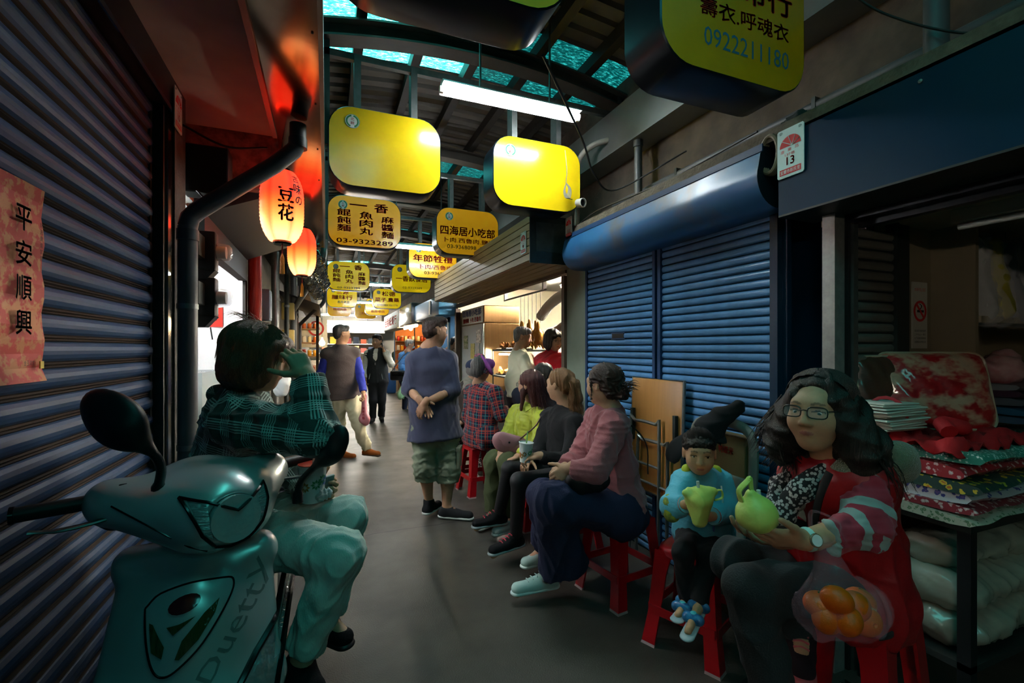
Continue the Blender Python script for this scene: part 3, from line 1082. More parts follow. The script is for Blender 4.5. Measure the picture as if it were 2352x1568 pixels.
def head_prims(c, f, sc=1.0, skin=SK, lip='a5685a', up=UP, brow='2a211c', female=True, age=0, ears=True, child=False):
    R = frame_of(f, up)
    c = Vector(c)
    L = lambda x, y, z: c + R @ Vector((x * sc, y * sc, z * sc))
    Rn = np.array(R)
    E_ = lambda p, r, k=.02, cc=None, op='+': el(L(*p), [q * sc for q in r], Rn, k * sc, cc or skin, op)
    C_ = lambda a, b, r0, r1=None, k=.012, cc=None, op='+': rc(L(*a), L(*b), r0 * sc, (r0 if r1 is None else r1) * sc, k * sc, cc or skin, op=op)
    ch = 1.0 if not child else .82
    P = [E_((0, -.012, .036), (.075, .093, .082)), E_((0, .026, -.03), (.062, .064, .078 * ch), .035),
         E_((0, .05, -.088 * ch), (.03, .026, .024), .03), E_((.034, .058, -.028), (.026, .024, .028), .03), E_((-.034, .058, -.028), (.026, .024, .028), .03),
         C_((-.028, .078, .026), (.028, .078, .026), .016, k=.03),
         E_((.031, .099, .004), (.017, .016, .0115), .012, op='-'), E_((-.031, .099, .004), (.017, .016, .0115), .012, op='-'),
         C_((0, .090, .008), (0, .105, -.026), .007, .0115, .014), E_((.011, .096, -.031), (.008, .009, .0065), .008), E_((-.011, .096, -.031), (.008, .009, .0065), .008),
         C_((-.019, .0805, -.058), (0, .0885, -.0562), .0036, .0048, .005), C_((.019, .0805, -.058), (0, .0885, -.0562), .0036, .0048, .005),
         C_((-.014, .082, -.0635), (.014, .082, -.0635), .0052, .0052, .005)]
    for s in (-1, 1):
        P.append(C_((s * .017, .0865, .009), (s * .044, .080, .0105), .0062, .0052, .006))      # upper lid
        P.append(C_((s * .019, .0855, -.004), (s * .042, .079, -.003), .0045, .0045, .006))     # lower lid
        if ears:
            P += [E_((s * .076, -.004, -.002), (.009, .018, .031), .008), E_((s * .081, .0, -.002), (.004, .008, .016), .004, op='-')]
    return P, L, R


def eyes_mesh(L, R, sc, look=(0, 0)):
    """eyeballs with iris and pupil as coloured bands"""
    vs, qs, cs = [], [], []
    for s in (-1, 1):
        ang = Matrix.Rotation(look[0], 3, 'Z') @ Matrix.Rotation(look[1], 3, 'X')
        base = len(vs)
        rows = [0.0, .16, .30, .48, .54, 1.0, 1.6]
        n = 14
        for a in rows:
            for k in range(n):
                t = 2 * math.pi * k / n
                p = Vector((math.sin(a) * math.cos(t), math.cos(a), math.sin(a) * math.sin(t))) * .0125
                p = ang @ p
                vs.append(V3(L(s * .031 + p.x, .0755 + p.y, .0025 + p.z)))
                cs.append('050403' if a < .3 else ('2a170d' if a < .5 else 'cfc9c2'))
        for i in range(len(rows) - 1):
            for k in range(n):
                qs.append((base + i * n + k, base + i * n + (k + 1) % n, base + (i + 1) * n + (k + 1) % n, base + (i + 1) * n + k))
    col = np.ones((len(vs), 4)); col[:, :3] = [lin(c) for c in cs]
    return np.array(vs), np.array(qs), col


def hand_prims(w, fdir, back, right=True, curl=.5, sc=1.0, skin=SK, spread=.06, thumb=None, curls=None):
    """palm, four fingers of three phalanges and a thumb; fdir = finger direction, back = direction the back of the hand faces"""
    y = Vector(fdir).normalized()
    z = Vector(back); z = (z - y * z.dot(y)).normalized()
    x = y.cross(z)
    ts = -1 if right else 1
    w = Vector(w)
    T = lambda a, b, c: w + (x * a + y * b + z * c) * sc
    P = [rc(w - y * .03 * sc, T(0, .012, 0), .024 * sc, .023 * sc, .015, skin, ax=x, s=1.2), el(T(0, .045, -.003), (.036 * sc, .042 * sc, .0135 * sc), np.array(Matrix((x, y, z)).transposed()), .012, skin)]
    xs = [.028, .0095, -.009, -.026]
    ln = [(.040, .025, .020), (.045, .029, .021), (.041, .027, .020), (.032, .020, .018)]
    for i in range(4):
        b = T(ts * xs[i], .083 - (.004 if i in (0, 2) else (.012 if i == 3 else 0)), 0)
        P.append(rc(T(ts * xs[i] * .6, .02, -.002), b, .0125 * sc, .0105 * sc, .01, skin))
        c = (curls[i] if curls else curl)
        a = 0
        d0 = y + x * ts * xs[i] * spread * 25
        p = b
        for j in range(3):
            a += c * (.85, 1.05, .7)[j]
            dv = (d0.normalized() * math.cos(a) - z * math.sin(a)).normalized()
            q_ = p + dv * ln[i][j] * sc
            rr = (.0092, .0083, .0074)[j] * sc * (.88 if i == 3 else 1)
            P.append(rc(p, q_, rr, rr * .92, .003, skin))
            p = q_
    th = thumb or (.8, .62, -.25)
    p = T(ts * .022, .02, -.006)
    d = (x * ts * th[0] + y * th[1] + z * th[2]).normalized()
    d2 = (d + y * .45 - z * .15).normalized()
    q_ = p + d * .042 * sc
    P.append(rc(p, q_, .0145 * sc, .0115 * sc, .012, skin))
    r_ = q_ + d2 * .032 * sc
    P.append(rc(q_, r_, .0108 * sc, .0098 * sc, .004, skin))
    P.append(rc(r_, r_ + (d2 + y * .2 - z * .15).normalized() * .025 * sc, .0095 * sc, .008 * sc, .003, skin))
    return P


class Person:
    """joints are given as image position + depth and turned into points in the lane"""

    def __init__(s, label, J, face, sc=1.0, build=1.0, skin=SK, res=.008, group=None, headsc=None, base=None):
        s.J = {k: (at(*v) if not isinstance(v, Vector) else v) for k, v in J.items()}
        s.sc, s.b, s.skin, s.res = sc, build, skin, res
        s.face = Vector(face).normalized()
        s.hs = headsc or sc
        s.label = label
        s.parts = []      # vertex, quad, colour chunks of the body
        j = s.J
        s.S = (j['shL'] + j['shR']) / 2
        s.P = (j['hipL'] + j['hipR']) / 2
        s.side = (j['shR'] - j['shL']).normalized()
        s.hside = (j['hipR'] - j['hipL']).normalized()
        s.o = bpy.data.objects.new('person', None)
        s.base = Vector((s.P.x, s.P.y, min(j['anL'].z, j['anR'].z) - .08 * sc)) if base is None else Vector(base)

    def chunk(s, prims, h, smooth=2):
        v, q = surf(prims, h, smooth)
        col, _ = dress(v, prims)
        s.parts.append((v, q, col, 0))

    def torso(s, g=0.0, lower=True, k=.05, c=None):
        j, b, sc = s.J, s.b, s.sc
        a1 = s.S.lerp(s.P, .14); a2 = s.S.lerp(s.P, .55); a3 = s.S.lerp(s.P, .9 if lower else .7)
        P = [rc(a1, a2, (.092 * b + g) * sc, (.088 * b + g) * sc, k, c, ax=s.side, s=1.42),
             rc(a2, a3, (.088 * b + g) * sc, (.097 * b + g) * sc, k, c, ax=(s.side + s.hside) / 2, s=1.40, u0=(a2 - a1).length),
             rc(j['neck'].lerp(s.S, .55), j['shL'], (.058 + g) * sc, (.05 + g * .8) * sc, k, c), rc(j['neck'].lerp(s.S, .55), j['shR'], (.058 + g) * sc, (.05 + g * .8) * sc, k, c)]
        if lower:
            P.append(rc(j['hipL'], j['hipR'], (.092 * b + g) * sc, None, k, c))
            P[-1]['pl'] = s.S.z
        return P

    def limb(s, a, b, r0, r1, **kw):
        return rc(s.J[a] if isinstance(a, str) else a, s.J[b] if isinstance(b, str) else b, r0 * s.sc, r1 * s.sc, **kw)

    def body(s, head_h=.005, hands=(('L', {}), ('R', {})), hand_h=.004, eyes=True, look=(0, 0), up=UP, lr=.78, **hk):
        j, sc, sk = s.J, s.sc, s.skin
        P, L, R = head_prims(j['head'], s.face, s.hs, sk, up=up, **hk)
        s.L, s.R = L, R
        P.append(rc(L(0, -.018, -.055), j['neck'], .05 * s.hs, .056 * sc, .03, sk))
        P.append(rc(j['neck'], s.S.lerp(s.P, .1), .056 * sc, .07 * sc, .03, sk, ax=s.side, s=1.5))
        s.chunk(P, head_h)
        v_, q_, c_, m_ = s.parts[-1]
        lo = (v_ - V3(j['head'])) @ np.array(R) / s.hs
        ax_ = np.abs(lo[:, 0]); fr_ = lo[:, 1] > .05
        bz = .0265 + .004 * np.sin((ax_ - .012) / .034 * 3.14)
        bm = (fr_ & (ax_ > .012) & (ax_ < .047) & (np.abs(lo[:, 2] - bz) < .0036 - .04 * np.maximum(ax_ - .03, 0)))
        c_[bm, :3] = .35 * c_[bm, :3] + .65 * np.array(lin(hk.get('brow', '2a211c')))
        c_[fr_ & (((ax_ - .031) / .0165) ** 2 < 1) & (np.abs(lo[:, 2] - .0085 + .0035 * ((ax_ - .031) / .0165) ** 2) < .0021), :3] = lin('1c1410')
        c_[fr_ & ((ax_ / .0195) ** 2 + ((lo[:, 2] + .0597) / .0066) ** 2 < 1), :3] = lin(hk.get('lip', 'a5685a'))
        if eyes:
            v, q, c = eyes_mesh(L, R, s.hs, look)
            s.parts.append((v, q, c, 1))
        Pb = s.torso(-.012)
        for q in Pb:
            q['c'] = sk
        for e in 'LR':
            fo = (j['wr' + e] - j['el' + e])
            Pb += [s.limb('sh' + e, 'el' + e, .045, .036, c=sk, k=.03), s.limb('el' + e, j['el' + e] + fo * .9, .036, .026, c=sk, k=.02)]
            Pb += [s.limb('hip' + e, 'kn' + e, .07 * lr, .05 * lr, c=sk, k=.03), s.limb('kn' + e, j['kn' + e].lerp(j['an' + e], .35), .05 * lr, .054 * lr, c=sk, k=.02), s.limb(j['kn' + e].lerp(j['an' + e], .35), 'an' + e, .054 * lr, .034, c=sk, k=.02)]
            Pb += [s.limb('an' + e, 'to' + e, .034, .026, c=sk, k=.02)]
        s.chunk(Pb, max(s.res * 1.4, .009))
        for e, kw in hands:
            d = kw.get('dir') or (j['wr' + e] - j['el' + e])
            bk = kw.get('back') or UP
            kk = {k_: v_ for k_, v_ in kw.items() if k_ not in ('dir', 'back')}
            hp = hand_prims(j['wr' + e], d, bk, e == 'R', sc=sc * .97, skin=sk, **kk)
            fo = (j['wr' + e] - j['el' + e])
            hp.append(rc(j['el' + e] + fo * .45, j['wr' + e], .036 * sc, .0255 * sc, .012, sk))
            s.chunk(hp, hand_h, 1)
        return s

    def finish(s):
        vs, qs, cs, mi, n = [], [], [], [], 0
        for v, q, c, m in s.parts:
            vs.append(v); qs.append(q + n); cs.append(c); mi += [m] * len(q); n += len(v)
        v, q, c = np.concatenate(vs), np.concatenate(qs), np.concatenate(cs)
        me = npmesh('person', v, q, [m_skin, M('eye', rough=.12, attr='col', spec=.6)], c, base=s.base)
        if len(me.polygons) == len(mi):
            me.polygons.foreach_set('material_index', mi)
        bpy.data.objects.remove(s.o)
        o = bpy.data.objects.new('person', me)
        COL.objects.link(o)
        o.location = s.base
        INV[o.name] = Matrix.Translation(-s.base)
        tag(o, s.label, 'person')
        s.o = o
        return o

    def wear(s, name, prims, mat, h=None, fold=None, smooth=2):
        return shell(name, prims, h or s.res, mat, s.o, smooth, fold)

    def top(s, g=.012, sleeve=1.0, gs=.012, cuff=.95, hem=None, belly=0, c=None, flare=0, k=.045):
        """upper garment: torso and sleeves; sleeve = how far down the arm it reaches in forearms (0 none, .2 rolled up, 1 wrist)"""
        j, sc = s.J, s.sc
        P = s.torso(g, s.P.z - j['knL'].z < .25, c=c, k=k)
        ax = s.hside
        hemp = s.P + (s.P - s.S).normalized() * (hem if hem is not None else .06) * sc
        P.append(rc(s.S.lerp(s.P, .6), hemp, (.092 * s.b + g) * sc, (.1 * s.b + g + flare) * sc, k, c, ax=ax, s=1.4, fb=True, u0=(s.S - s.P).length * .46))
        if belly:
            fr_ = ax.cross(UP)
            P.append(el(s.S.lerp(s.P, .68) + frame_f(s) * .05 * sc, (.12 * sc * belly, .1 * sc * belly, .12 * sc * belly), k=.06, c=c))
        for e in 'LR':
            P.append(s.limb('sh' + e, 'el' + e, .052 + gs, .042 + gs, k=.035, c=c))
            if sleeve > 0:
                b = j['el' + e].lerp(j['wr' + e], sleeve * cuff)
                P.append(s.limb('el' + e, b, .042 + gs, .034 + gs * .7, k=.03, c=c, fb=True, u0=(j['sh' + e] - j['el' + e]).length))
        return P

    def trousers(s, g=.012, end=.93, r=1.0, c=None, k=.03, seat=1.0):
        j = s.J
        P = [rc(j['hipL'], j['hipR'], (.098 * s.b * seat + g) * s.sc, None, k, c), rc(s.P, s.P.lerp(s.S, .18), (.085 * s.b + g) * s.sc, None, k, c, ax=s.hside, s=1.4)]
        for e in 'LR':
            b = j['kn' + e].lerp(j['an' + e], end)
            P += [s.limb('hip' + e, 'kn' + e, (.083 * s.b + g) * r, (.056 + g) * r, k=k, c=c), s.limb('kn' + e, b, (.056 + g) * r, (.042 + g) * r, k=.025, c=c, fb=True)]
        return P

    def shoe(s, e, up='181818', sole='d8d8d4', lace=None, h=.005, tall=0, label=None):
        j, sc = s.J, s.sc
        a, t = j['an' + e], j['to' + e]
        d = (t - a); d.z = 0
        d = d.normalized() if d.length > 1e-4 else Vector((0, 1, 0))
        low = min(t.z, a.z - .075 * sc)
        w = d.cross(UP)
        hl = Vector((a.x, a.y, low + .04 * sc)) - d * .035 * sc
        tt = Vector((t.x, t.y, low + .033 * sc))
        P = [rc(hl, tt, .036 * sc, .034 * sc, .02, up, ax=w, s=1.12), rc(a + UP * (.01 + tall) * sc, hl.lerp(tt, .12), .042 * sc, .036 * sc, .025, up, fa=True),
             rc(a - UP * .005 * sc, hl.lerp(tt, .55) + UP * .006, .036 * sc, .032 * sc, .03, up)]
        so = [rc(hl - UP * .026 * sc, tt - UP * .022 * sc, .041 * sc, .041 * sc, .008, sole, ax=UP, s=.42)]
        if not isinstance(up, str):
            return
        o = s.wear('shoe', P, m_attr, h * sc)
        so_ = shell('sole', so, h * sc, m_attrg, o, 1)
        if lace:
            mb = MB()
            for k in range(4):
                p = a.lerp(tt, .25 + .14 * k) + UP * (.036 - .004 * k) * sc
                mb.tube([p - w * .022 * sc, p + UP * .006, p + w * .022 * sc], .0035, 5)
            mb.build('laces', M('lace_' + lace, lace, rough=.8), o, True)
        if label:
            o['label'] = label
        return o

    def hair(s, P, mat, h=.006, fold=(.003, 120, 1, (0, 0, 1), 6), strands=None):
        o = shell('hair', P, h, mat, s.o, 2, [fold] if fold else None)
        if strands:
            mb = MB()
            for (pts, r) in strands:
                mb.tube(pts, [r * (1 - .8 * (i / (len(pts) - 1)) ** 2) for i in range(len(pts))], 3, cap=False)
            mb.build('hair_strands', mat, o, True)['kind'] = 'stuff'
        return o


def frame_f(s):
    f = UP.cross(s.hside)
    return f.normalized()


def strand_set(L, n, seed, start, flow, r=.0014, seg=7, step=.03, jit=.3, hull=None):
    """hair strands: start(rng) -> local root, flow(local point, i) -> local direction"""
    g = random.Random(seed)
    out = []
    for _ in range(n):
        p = Vector(start(g))
        ph = Vector((g.uniform(-1, 1), g.uniform(-1, 1), g.uniform(-1, 1))) * jit
        if hull:
            q = Vector([(p[m] - hull[0][m]) / hull[1][m] for m in range(3)]).normalized()
            p = Vector([hull[0][m] + q[m] * hull[1][m] for m in range(3)])
        pts = [L(*p)]
        for i in range(seg):
            d = Vector(flow(p, i)) + ph * (.4 + .6 * math.sin(i * 1.3 + ph.x * 9))
            p = p + d.normalized() * step
            if hull:
                q = Vector([(p[m] - hull[0][m]) / hull[1][m] for m in range(3)])
                if q.length < 1.04 or p.z > hull[2]:
                    q = q.normalized() * 1.02
                    p = Vector([hull[0][m] + q[m] * hull[1][m] for m in range(3)])
            pts.append(L(*p))
        out.append((pts, r))
    return out


def cap_prims(L, R, sc, big=1.0, front=.06, sides=.0, back=-.05, k=.02, fringe=True):
    """hair cap over the skull with the face left free"""
    Rn = np.array(R)
    E_ = lambda p, r, kk=k, op='+': el(L(*p), [q * sc for q in r], Rn, kk * sc, None, op)
    P = [E_((0, -.018, .042), (.085 * big, .102 * big, .088 * big)), E_((0, -.055, -.01 + back), (.07 * big, .055, .06), .04)]
    return P, E_


def spectacles(P, L, sc, half=.033, mat=None, w=.024, h=.016, y=.103, z=.004, r=.0016):
    g = MB()
    lens = MB()
    for s in (-1, 1):
        loop = []
        for k in range(17):
            a = 2 * math.pi * k / 16
            cx, cz = math.cos(a), math.sin(a)
            x = s * half + w * math.copysign(abs(cx) ** .6, cx)
            zz = z + h * math.copysign(abs(cz) ** .6, cz)
            loop.append(L(x, y - .18 * (abs(x)) ** 1.2 * 1.0, zz))
        g.tube(loop, r * sc, 6)
        lens.add(loop[:-1], [tuple(range(16))])
        g.tube([L(s * (half + w), y - .012, z + .006), L(s * .074, .05, z + .008), L(s * .08, -.005, z + .006)], r * sc, 6)
    g.tube([L(-.01, y - .001, z + .004), L(0, y + .004, z + .006), L(.01, y - .001, z + .004)], r * sc, 6)
    o = g.build('spectacles', mat or M('spectacle_frame', '1c1a1a', rough=.3), P.o, True)
    m = M('spectacle_lens', 'ffffff', rough=.02, spec=.5, alpha=.12)
    lens.build('lens', m, o)
    return o

# ------------------------------------------------------------------ the people
def hairmat(name, c, c2):
    return M(name, c, rough=.42, var=.7, vs=60, col2=c2, stretch=(3, 3, .35), bump=.5, bs=160, spec=.45)


h_black = hairmat('hair_black', '17130f', '2a221c')
h_brown = hairmat('hair_brown', '4a3020', '7a5434')
h_dkbrown = hairmat('hair_dark_brown', '24150f', '46291c')
h_blond = hairmat('hair_light_brown', '6b4a2c', '8f6a42')
h_grey = hairmat('hair_grey', '8d8a86', '5a5856')
h_red = hairmat('hair_reddish', '321512', '5a2a20')


def hz(P, E):
    return Vector((P.x, P.y, 0)).normalized() if E is None else None


def short_hair(p, mat, fr=.08, h=.006, side=True, thick=1.0):
    Rn, sc = np.array(p.R), p.hs
    E_ = lambda q, r, kk=.02, op='+': el(p.L(*q), [a * sc for a in r], Rn, kk * sc, None, op)
    P = [E_((0, -.015, .05), (.081 * thick, .1 * thick, .078 * thick)), E_((0, -.055, -.005), (.07, .05, .07), .03), E_((0, .06, .085), (.06, .035, .03), .03),
         E_((0, .105, -.03), (.085, .062, .092), .01, '-')]
    if side:
        P += [E_((.08, .0, -.05), (.03, .045, .05), .012, '-'), E_((-.08, .0, -.05), (.03, .045, .05), .012, '-')]
    P += [E_((0, -.03, -.12), (.09, .09, .055), .01, '-')]
    return p.hair(P, mat, h)


# --- man in the navy sweatshirt, hands clasped behind his back
p = Person('heavyset man in navy sweatshirt and green shorts, hands clasped behind his back', dict(
    head=(999, 762, 3.86), neck=(988, 797, 3.86), shL=(953, 826, 3.84), shR=(1031, 824, 3.92), elL=(939, 893, 3.80), elR=(1041, 895, 3.84), wrL=(966, 921, 3.63), wrR=(976, 925, 3.60),
    hipL=(972, 985, 3.82), hipR=(1026, 985, 3.92), knL=(977, 1070, 3.82), knR=(1030, 1078, 3.88), anL=(985, 1150, 3.92), anR=(1025, 1168, 3.86), toL=(1006, 1166, 4.05), toR=(1078, 1186, 3.82)), RT * .8 + FW * .6, 1.0, 1.2, 'c09070', .009)
p.body(lr=1.05, hands=(('L', dict(dir=RT * .55 - UP * .75 - FW * .1, back=FW, curl=.35)), ('R', dict(dir=-RT * .5 - UP * .8, back=-FW * .8 - RT * .3, curl=.55))), eyes=False, brow='1a1512')
p.finish()
Rn = np.array(p.R)
p.hair([el(p.L(0, -.012, .055), (.078, .098, .074), Rn, .02), el(p.L(0, -.05, .005), (.068, .055, .07), Rn, .03), el(p.L(.01, .06, .095), (.055, .042, .032), Rn, .03), el(p.L(0, .105, -.02), (.09, .06, .09), Rn, .01, None, '-'), el(p.L(.085, -.005, -.01), (.022, .05, .055), Rn, .012, None, '-'), el(p.L(-.085, -.005, -.01), (.022, .05, .055), Rn, .012, None, '-'), el(p.L(0, -.03, -.115), (.09, .09, .05), Rn, .01, None, '-')], h_dkbrown, .006, (.003, 150, 3, None, 1))
p.hair([el(p.L(0, -.024, .012), (.0765, .082, .062), Rn, .01), el(p.L(0, .1, -.03), (.09, .075, .1), Rn, .01, None, '-')], M('buzzed_hair', '5c463a', rough=.85, var=.6, vs=200, col2='3a2c24'), .006, None)
p.wear('sweatshirt', p.top(.024, .3, .016, hem=.08, belly=1.2, flare=.026), M('navy_fleece', '3a3e56', rough=.95, bump=.25, bs=260, sheen=.2, var=.15, vs=6), .009, [(.005, 24, 5, UP, 3), (.003, 60, 8, UP, 2)])
sh_ = []
for e in 'LR':
    sh_ += [p.limb('hip' + e, 'kn' + e, .096, .098, k=.03), p.limb('kn' + e, p.J['kn' + e].lerp(p.J['an' + e], .34), .098, .09, k=.03, fb=True)]
sh_.append(rc(p.J['hipL'] - UP * .04, p.J['hipR'] - UP * .04, .1, None, .04))
so = p.wear('shorts', sh_, M('olive_canvas', '868f78', rough=.9, bump=.2, bs=200, var=.2, vs=5), .009, [(.007, 26, 9, None, 1), (.003, 70, 2, None, 1)])
kp = p.J['hipR'].lerp(p.J['knR'], .68) + RT * .098 - FW * .02
MB().rbox((-.012, -.07, -.085), (.012, .07, .085), .008).mesh('x', m_black)
mb = MB().rbox(tuple(kp - Vector((.014, .07, .085))), tuple(kp + Vector((.014, .07, .085))), .01, R=rz(-25))
mb.rbox(tuple(kp + Vector((-.018, -.072, .055))), tuple(kp + Vector((.018, .072, .092))), .008, R=rz(-25), o=kp)
mb.build('cargo_pocket', MATS['olive_canvas'], so, True)
p.shoe('L', '17181a', 'd9dad2'); p.shoe('R', '1b1c1e', 'd9dad2')
wb_ = p.J['wrR'] + (p.J['elR'] - p.J['wrR']).normalized() * .02
mb = MB()
fd = (p.J['elR'] - p.J['wrR']).normalized()
a1 = fd.cross(UP).normalized(); a2 = fd.cross(a1)
mb.tube([wb_ + a1 * .03 * math.cos(t * .42) + a2 * .03 * math.sin(t * .42) for t in range(16)], .005, 6)
mb.build('bracelet', M('bead', '1a1614', rough=.4), p.o, True)

# --- man in the brown fleece vest walking away
p = Person('man in brown fleece vest with blue sleeves carrying a pink bag', dict(
    head=(785, 767, 5.95), neck=(783, 797, 5.95), shL=(752, 814, 5.9), shR=(813, 811, 6.05), elL=(739, 858, 5.85), elR=(826, 856, 6.0), wrL=(744, 893, 5.8), wrR=(835, 902, 5.85),
    hipL=(772, 908, 5.9), hipR=(808, 908, 6.02), knL=(779, 972, 5.95), knR=(822, 974, 5.85), anL=(784, 1038, 6.05), anR=(843, 1032, 5.95), toL=(812, 1050, 6.0), toR=(868, 1046, 5.9)), RT * .8 + FW * .55, 1.0, 1.25, 'b98a66', .011)
p.body(head_h=.006, hand_h=.006, eyes=False, hands=(('L', dict(back=-RT, curl=.6)), ('R', dict(back=RT, curl=1.1))), brow='1a1512')
p.finish()
short_hair(p, h_black, h=.007)
spectacles(p, p.L, p.hs)
p.wear('shirt', p.top(.01, 1.0, .017, hem=.0), M('royal_blue_cloth', '26309a', rough=.8, bump=.2, bs=200), .011, [(.004, 40, 5, UP, 2)])
vp = p.torso(.032, False)
vp.append(rc(p.S.lerp(p.P, .6), p.P + (p.P - p.S).normalized() * .05, .15, .165, .03, None, ax=p.hside, s=1.55, fb=True))
vp.append(rc(p.J['neck'] - UP * .02, p.J['neck'] + UP * .035, .075, .07, .02, fb=True))
for e in 'LR':
    vp.append(el(p.J['sh' + e], .088, k=.03))
vo_ = p.wear('vest', vp, M('brown_fleece', '463a38', rough=.95, bump=.4, bs=180, var=.25, vs=4, sheen=.2), .011, [(.003, 26, 3, p.side, 3)])
p.wear('trousers', p.trousers(.022, .97, 1.02, seat=.8), M('cream_chino', 'cfc3a0', rough=.85, bump=.15, bs=150, var=.15, vs=5), .011, [(.008, 26, 11, None, 1)])
p.shoe('L', '8a4a1c', '3a2416', h=.008); p.shoe('R', '8a4a1c', '3a2416', h=.008)
VM = p

# --- man on the telephone
p = Person('man in black vest over white shirt walking towards us, phone at his ear', dict(
    head=(866, 784, 8.85), neck=(866, 803, 8.88), shR=(845, 812, 8.85), shL=(888, 812, 8.85), elR=(838, 842, 8.9), elL=(899, 836, 8.7), wrR=(840, 870, 8.8), wrL=(882, 806, 8.6),
    hipR=(857, 876, 8.85), hipL=(878, 876, 8.85), knR=(857, 920, 8.78), knL=(877, 918, 8.85), anR=(856, 960, 8.85), anL=(876, 957, 8.95), toR=(852, 971, 8.65), toL=(878, 968, 8.75)), -FW - RT * .12, 1.0, 1.1, 'c2936f', .013, headsc=1.1)
p.body(head_h=.007, hand_h=.007, hands=(('L', dict(dir=UP * .9 - RT * .3, back=RT, curl=.8)), ('R', dict(back=-RT, curl=.6))), brow='1a1512')
p.finish()
short_hair(p, h_black, h=.008, thick=1.06)
spectacles(p, p.L, p.hs, mat=M('thin_frame', '6a5a4a', rough=.3))
p.wear('shirt', p.top(.012, 1.0, .02, hem=.0), M('ivory_shirt', 'e9e4d2', rough=.8), .013, [(.005, 40, 5, None, 1)])
vp = p.torso(.03, False)
vp.append(rc(p.S.lerp(p.P, .6), p.P + (p.P - p.S).normalized() * .02, .13, .145, .03, None, ax=p.hside, s=1.5, fb=True))
vp.append(rc(p.J['neck'] - UP * .03, p.J['neck'] + UP * .02 + FW * .02, .078, .08, .02, fb=True))
ff = -FW
vp.append(rc(p.J['neck'] + ff * .11 + UP * .03, p.S.lerp(p.P, .3) + ff * .15, .062, .03, .01, op='-'))
vo_ = p.wear('vest', vp, M('black_vest', '1d2224', rough=.8), .012, [(.004, 30, 3, UP, 2)])
for dx in (-.105, .105):
    a = p.S.lerp(p.P, .68) + RT * dx + ff * .115
    MB().tube([a, a - UP * .12 + RT * dx * .25], .005, 5).build('piping', m_wht, vo_)
zt = p.S.lerp(p.P, .34) + ff * .15
MB().box(tuple(zt - Vector((.006, .006, .03))), tuple(zt + Vector((.006, .006, .012)))).build('zip_pull', m_steel, vo_)
p.wear('trousers', p.trousers(.02, .99, 1.0), M('black_trousers', '14151a', rough=.8), .013, [(.005, 30, 4, UP, 3)])
p.shoe('L', '0c0c0c', '101010', h=.009); p.shoe('R', '0c0c0c', '101010', h=.009)
ph = thing('mobile_phone', 'dark mobile phone held at the ear of the man in the black vest', 'phone', p.J['wrL'] + UP * .06)
c_ = p.J['wrL'] + UP * .075 - RT * .035
MB().rbox(tuple(c_ - Vector((.006, .035, .07))), tuple(c_ + Vector((.006, .035, .07))), .006).build('phone_body', m_black, ph, True)
MB().box(tuple(c_ + Vector((.0061, -.03, -.06))), tuple(c_ + Vector((.0066, .03, .06)))).build('screen', M('phone_glass', '15181c', rough=.1), ph)

# --- old man in the blue quilted jacket
p = Person('grey-haired man in blue quilted jacket and face mask at a stall', dict(
    head=(941, 791, 10.7), neck=(936, 806, 10.7), shL=(924, 817, 10.7), shR=(947, 815, 10.85), elL=(922, 843, 10.6), elR=(955, 842, 10.8), wrL=(938, 856, 10.5), wrR=(966, 856, 10.7),
    hipL=(929, 872, 10.7), hipR=(943, 872, 10.85), knL=(931, 907, 10.68), knR=(946, 906, 10.8), anL=(929, 938, 10.8), anR=(942, 934, 11.0), toL=(938, 944, 10.7), toR=(952, 940, 10.9)), RT + FW * .1 - UP * .1, 1.0, 1.15, 'b98a6c', .014)
p.body(head_h=.008, hand_h=.008, eyes=False)
p.finish()
short_hair(p, h_grey, h=.009, thick=1.05)
jp = p.top(.03, 1.0, .03, hem=.06)
p.wear('quilted_jacket', jp, M('sky_quilt', '3c78b4', rough=.5, sheen=.1, bump=.2, bs=60), .013, [(.009, 60, 7, Vector((1, 0, 0)), 5)])
p.wear('trousers', p.trousers(.02, .99), M('dark_jeans', '232a40', rough=.9), .014)
p.shoe('L', '20242a', 'c8c8c4', h=.01); p.shoe('R', '20242a', 'c8c8c4', h=.01)
Rn = np.array(p.R)
p.wear('face_mask', [el(p.L(0, .06, -.045), (.05, .052, .042), Rn, .01), el(p.L(0, .1, -.04), (.014, .018, .025), Rn, .02)], M('mask_blue', 'b8d4dc', rough=.8), .007)

# --- distant woman in dark green
p = Person('distant woman in dark green coat striding across the lane', dict(
    head=(911, 797, 15.8), neck=(911, 807, 15.8), shR=(905, 812, 15.8), shL=(918, 812, 15.8), elR=(904, 828, 15.8), elL=(920, 828, 15.8), wrR=(904, 842, 15.7), wrL=(920, 842, 15.7),
    hipR=(908, 846, 15.8), hipL=(916, 846, 15.8), knR=(908, 868, 15.7), knL=(915, 868, 15.9), anR=(901, 884, 15.6), anL=(915, 886, 15.9), toR=(897, 890, 15.5), toL=(909, 893, 15.8)), -FW - RT * .3, .95, 1.0, 'd0a080', .016)
p.body(head_h=.009, hand_h=.009, eyes=False); p.finish()
Rn = np.array(p.R)
p.hair([el(p.L(0, -.015, .045), (.088, .105, .085), Rn), el(p.L(0, -.04, -.02), (.09, .06, .08), Rn, .03), el(p.L(0, .11, -.03), (.06, .065, .085), Rn, .01, None, '-')], h_black, .009)
p.wear('coat', p.top(.02, 1, .02, hem=.12), M('bottle_green_cloth', '2c3a26', rough=.9), .015)
p.wear('trousers', p.trousers(.012, .9), M('black_trousers'), .015)
p.shoe('L', '8a2a20', '2a1a14', h=.012); p.shoe('R', '8a2a20', '2a1a14', h=.012)

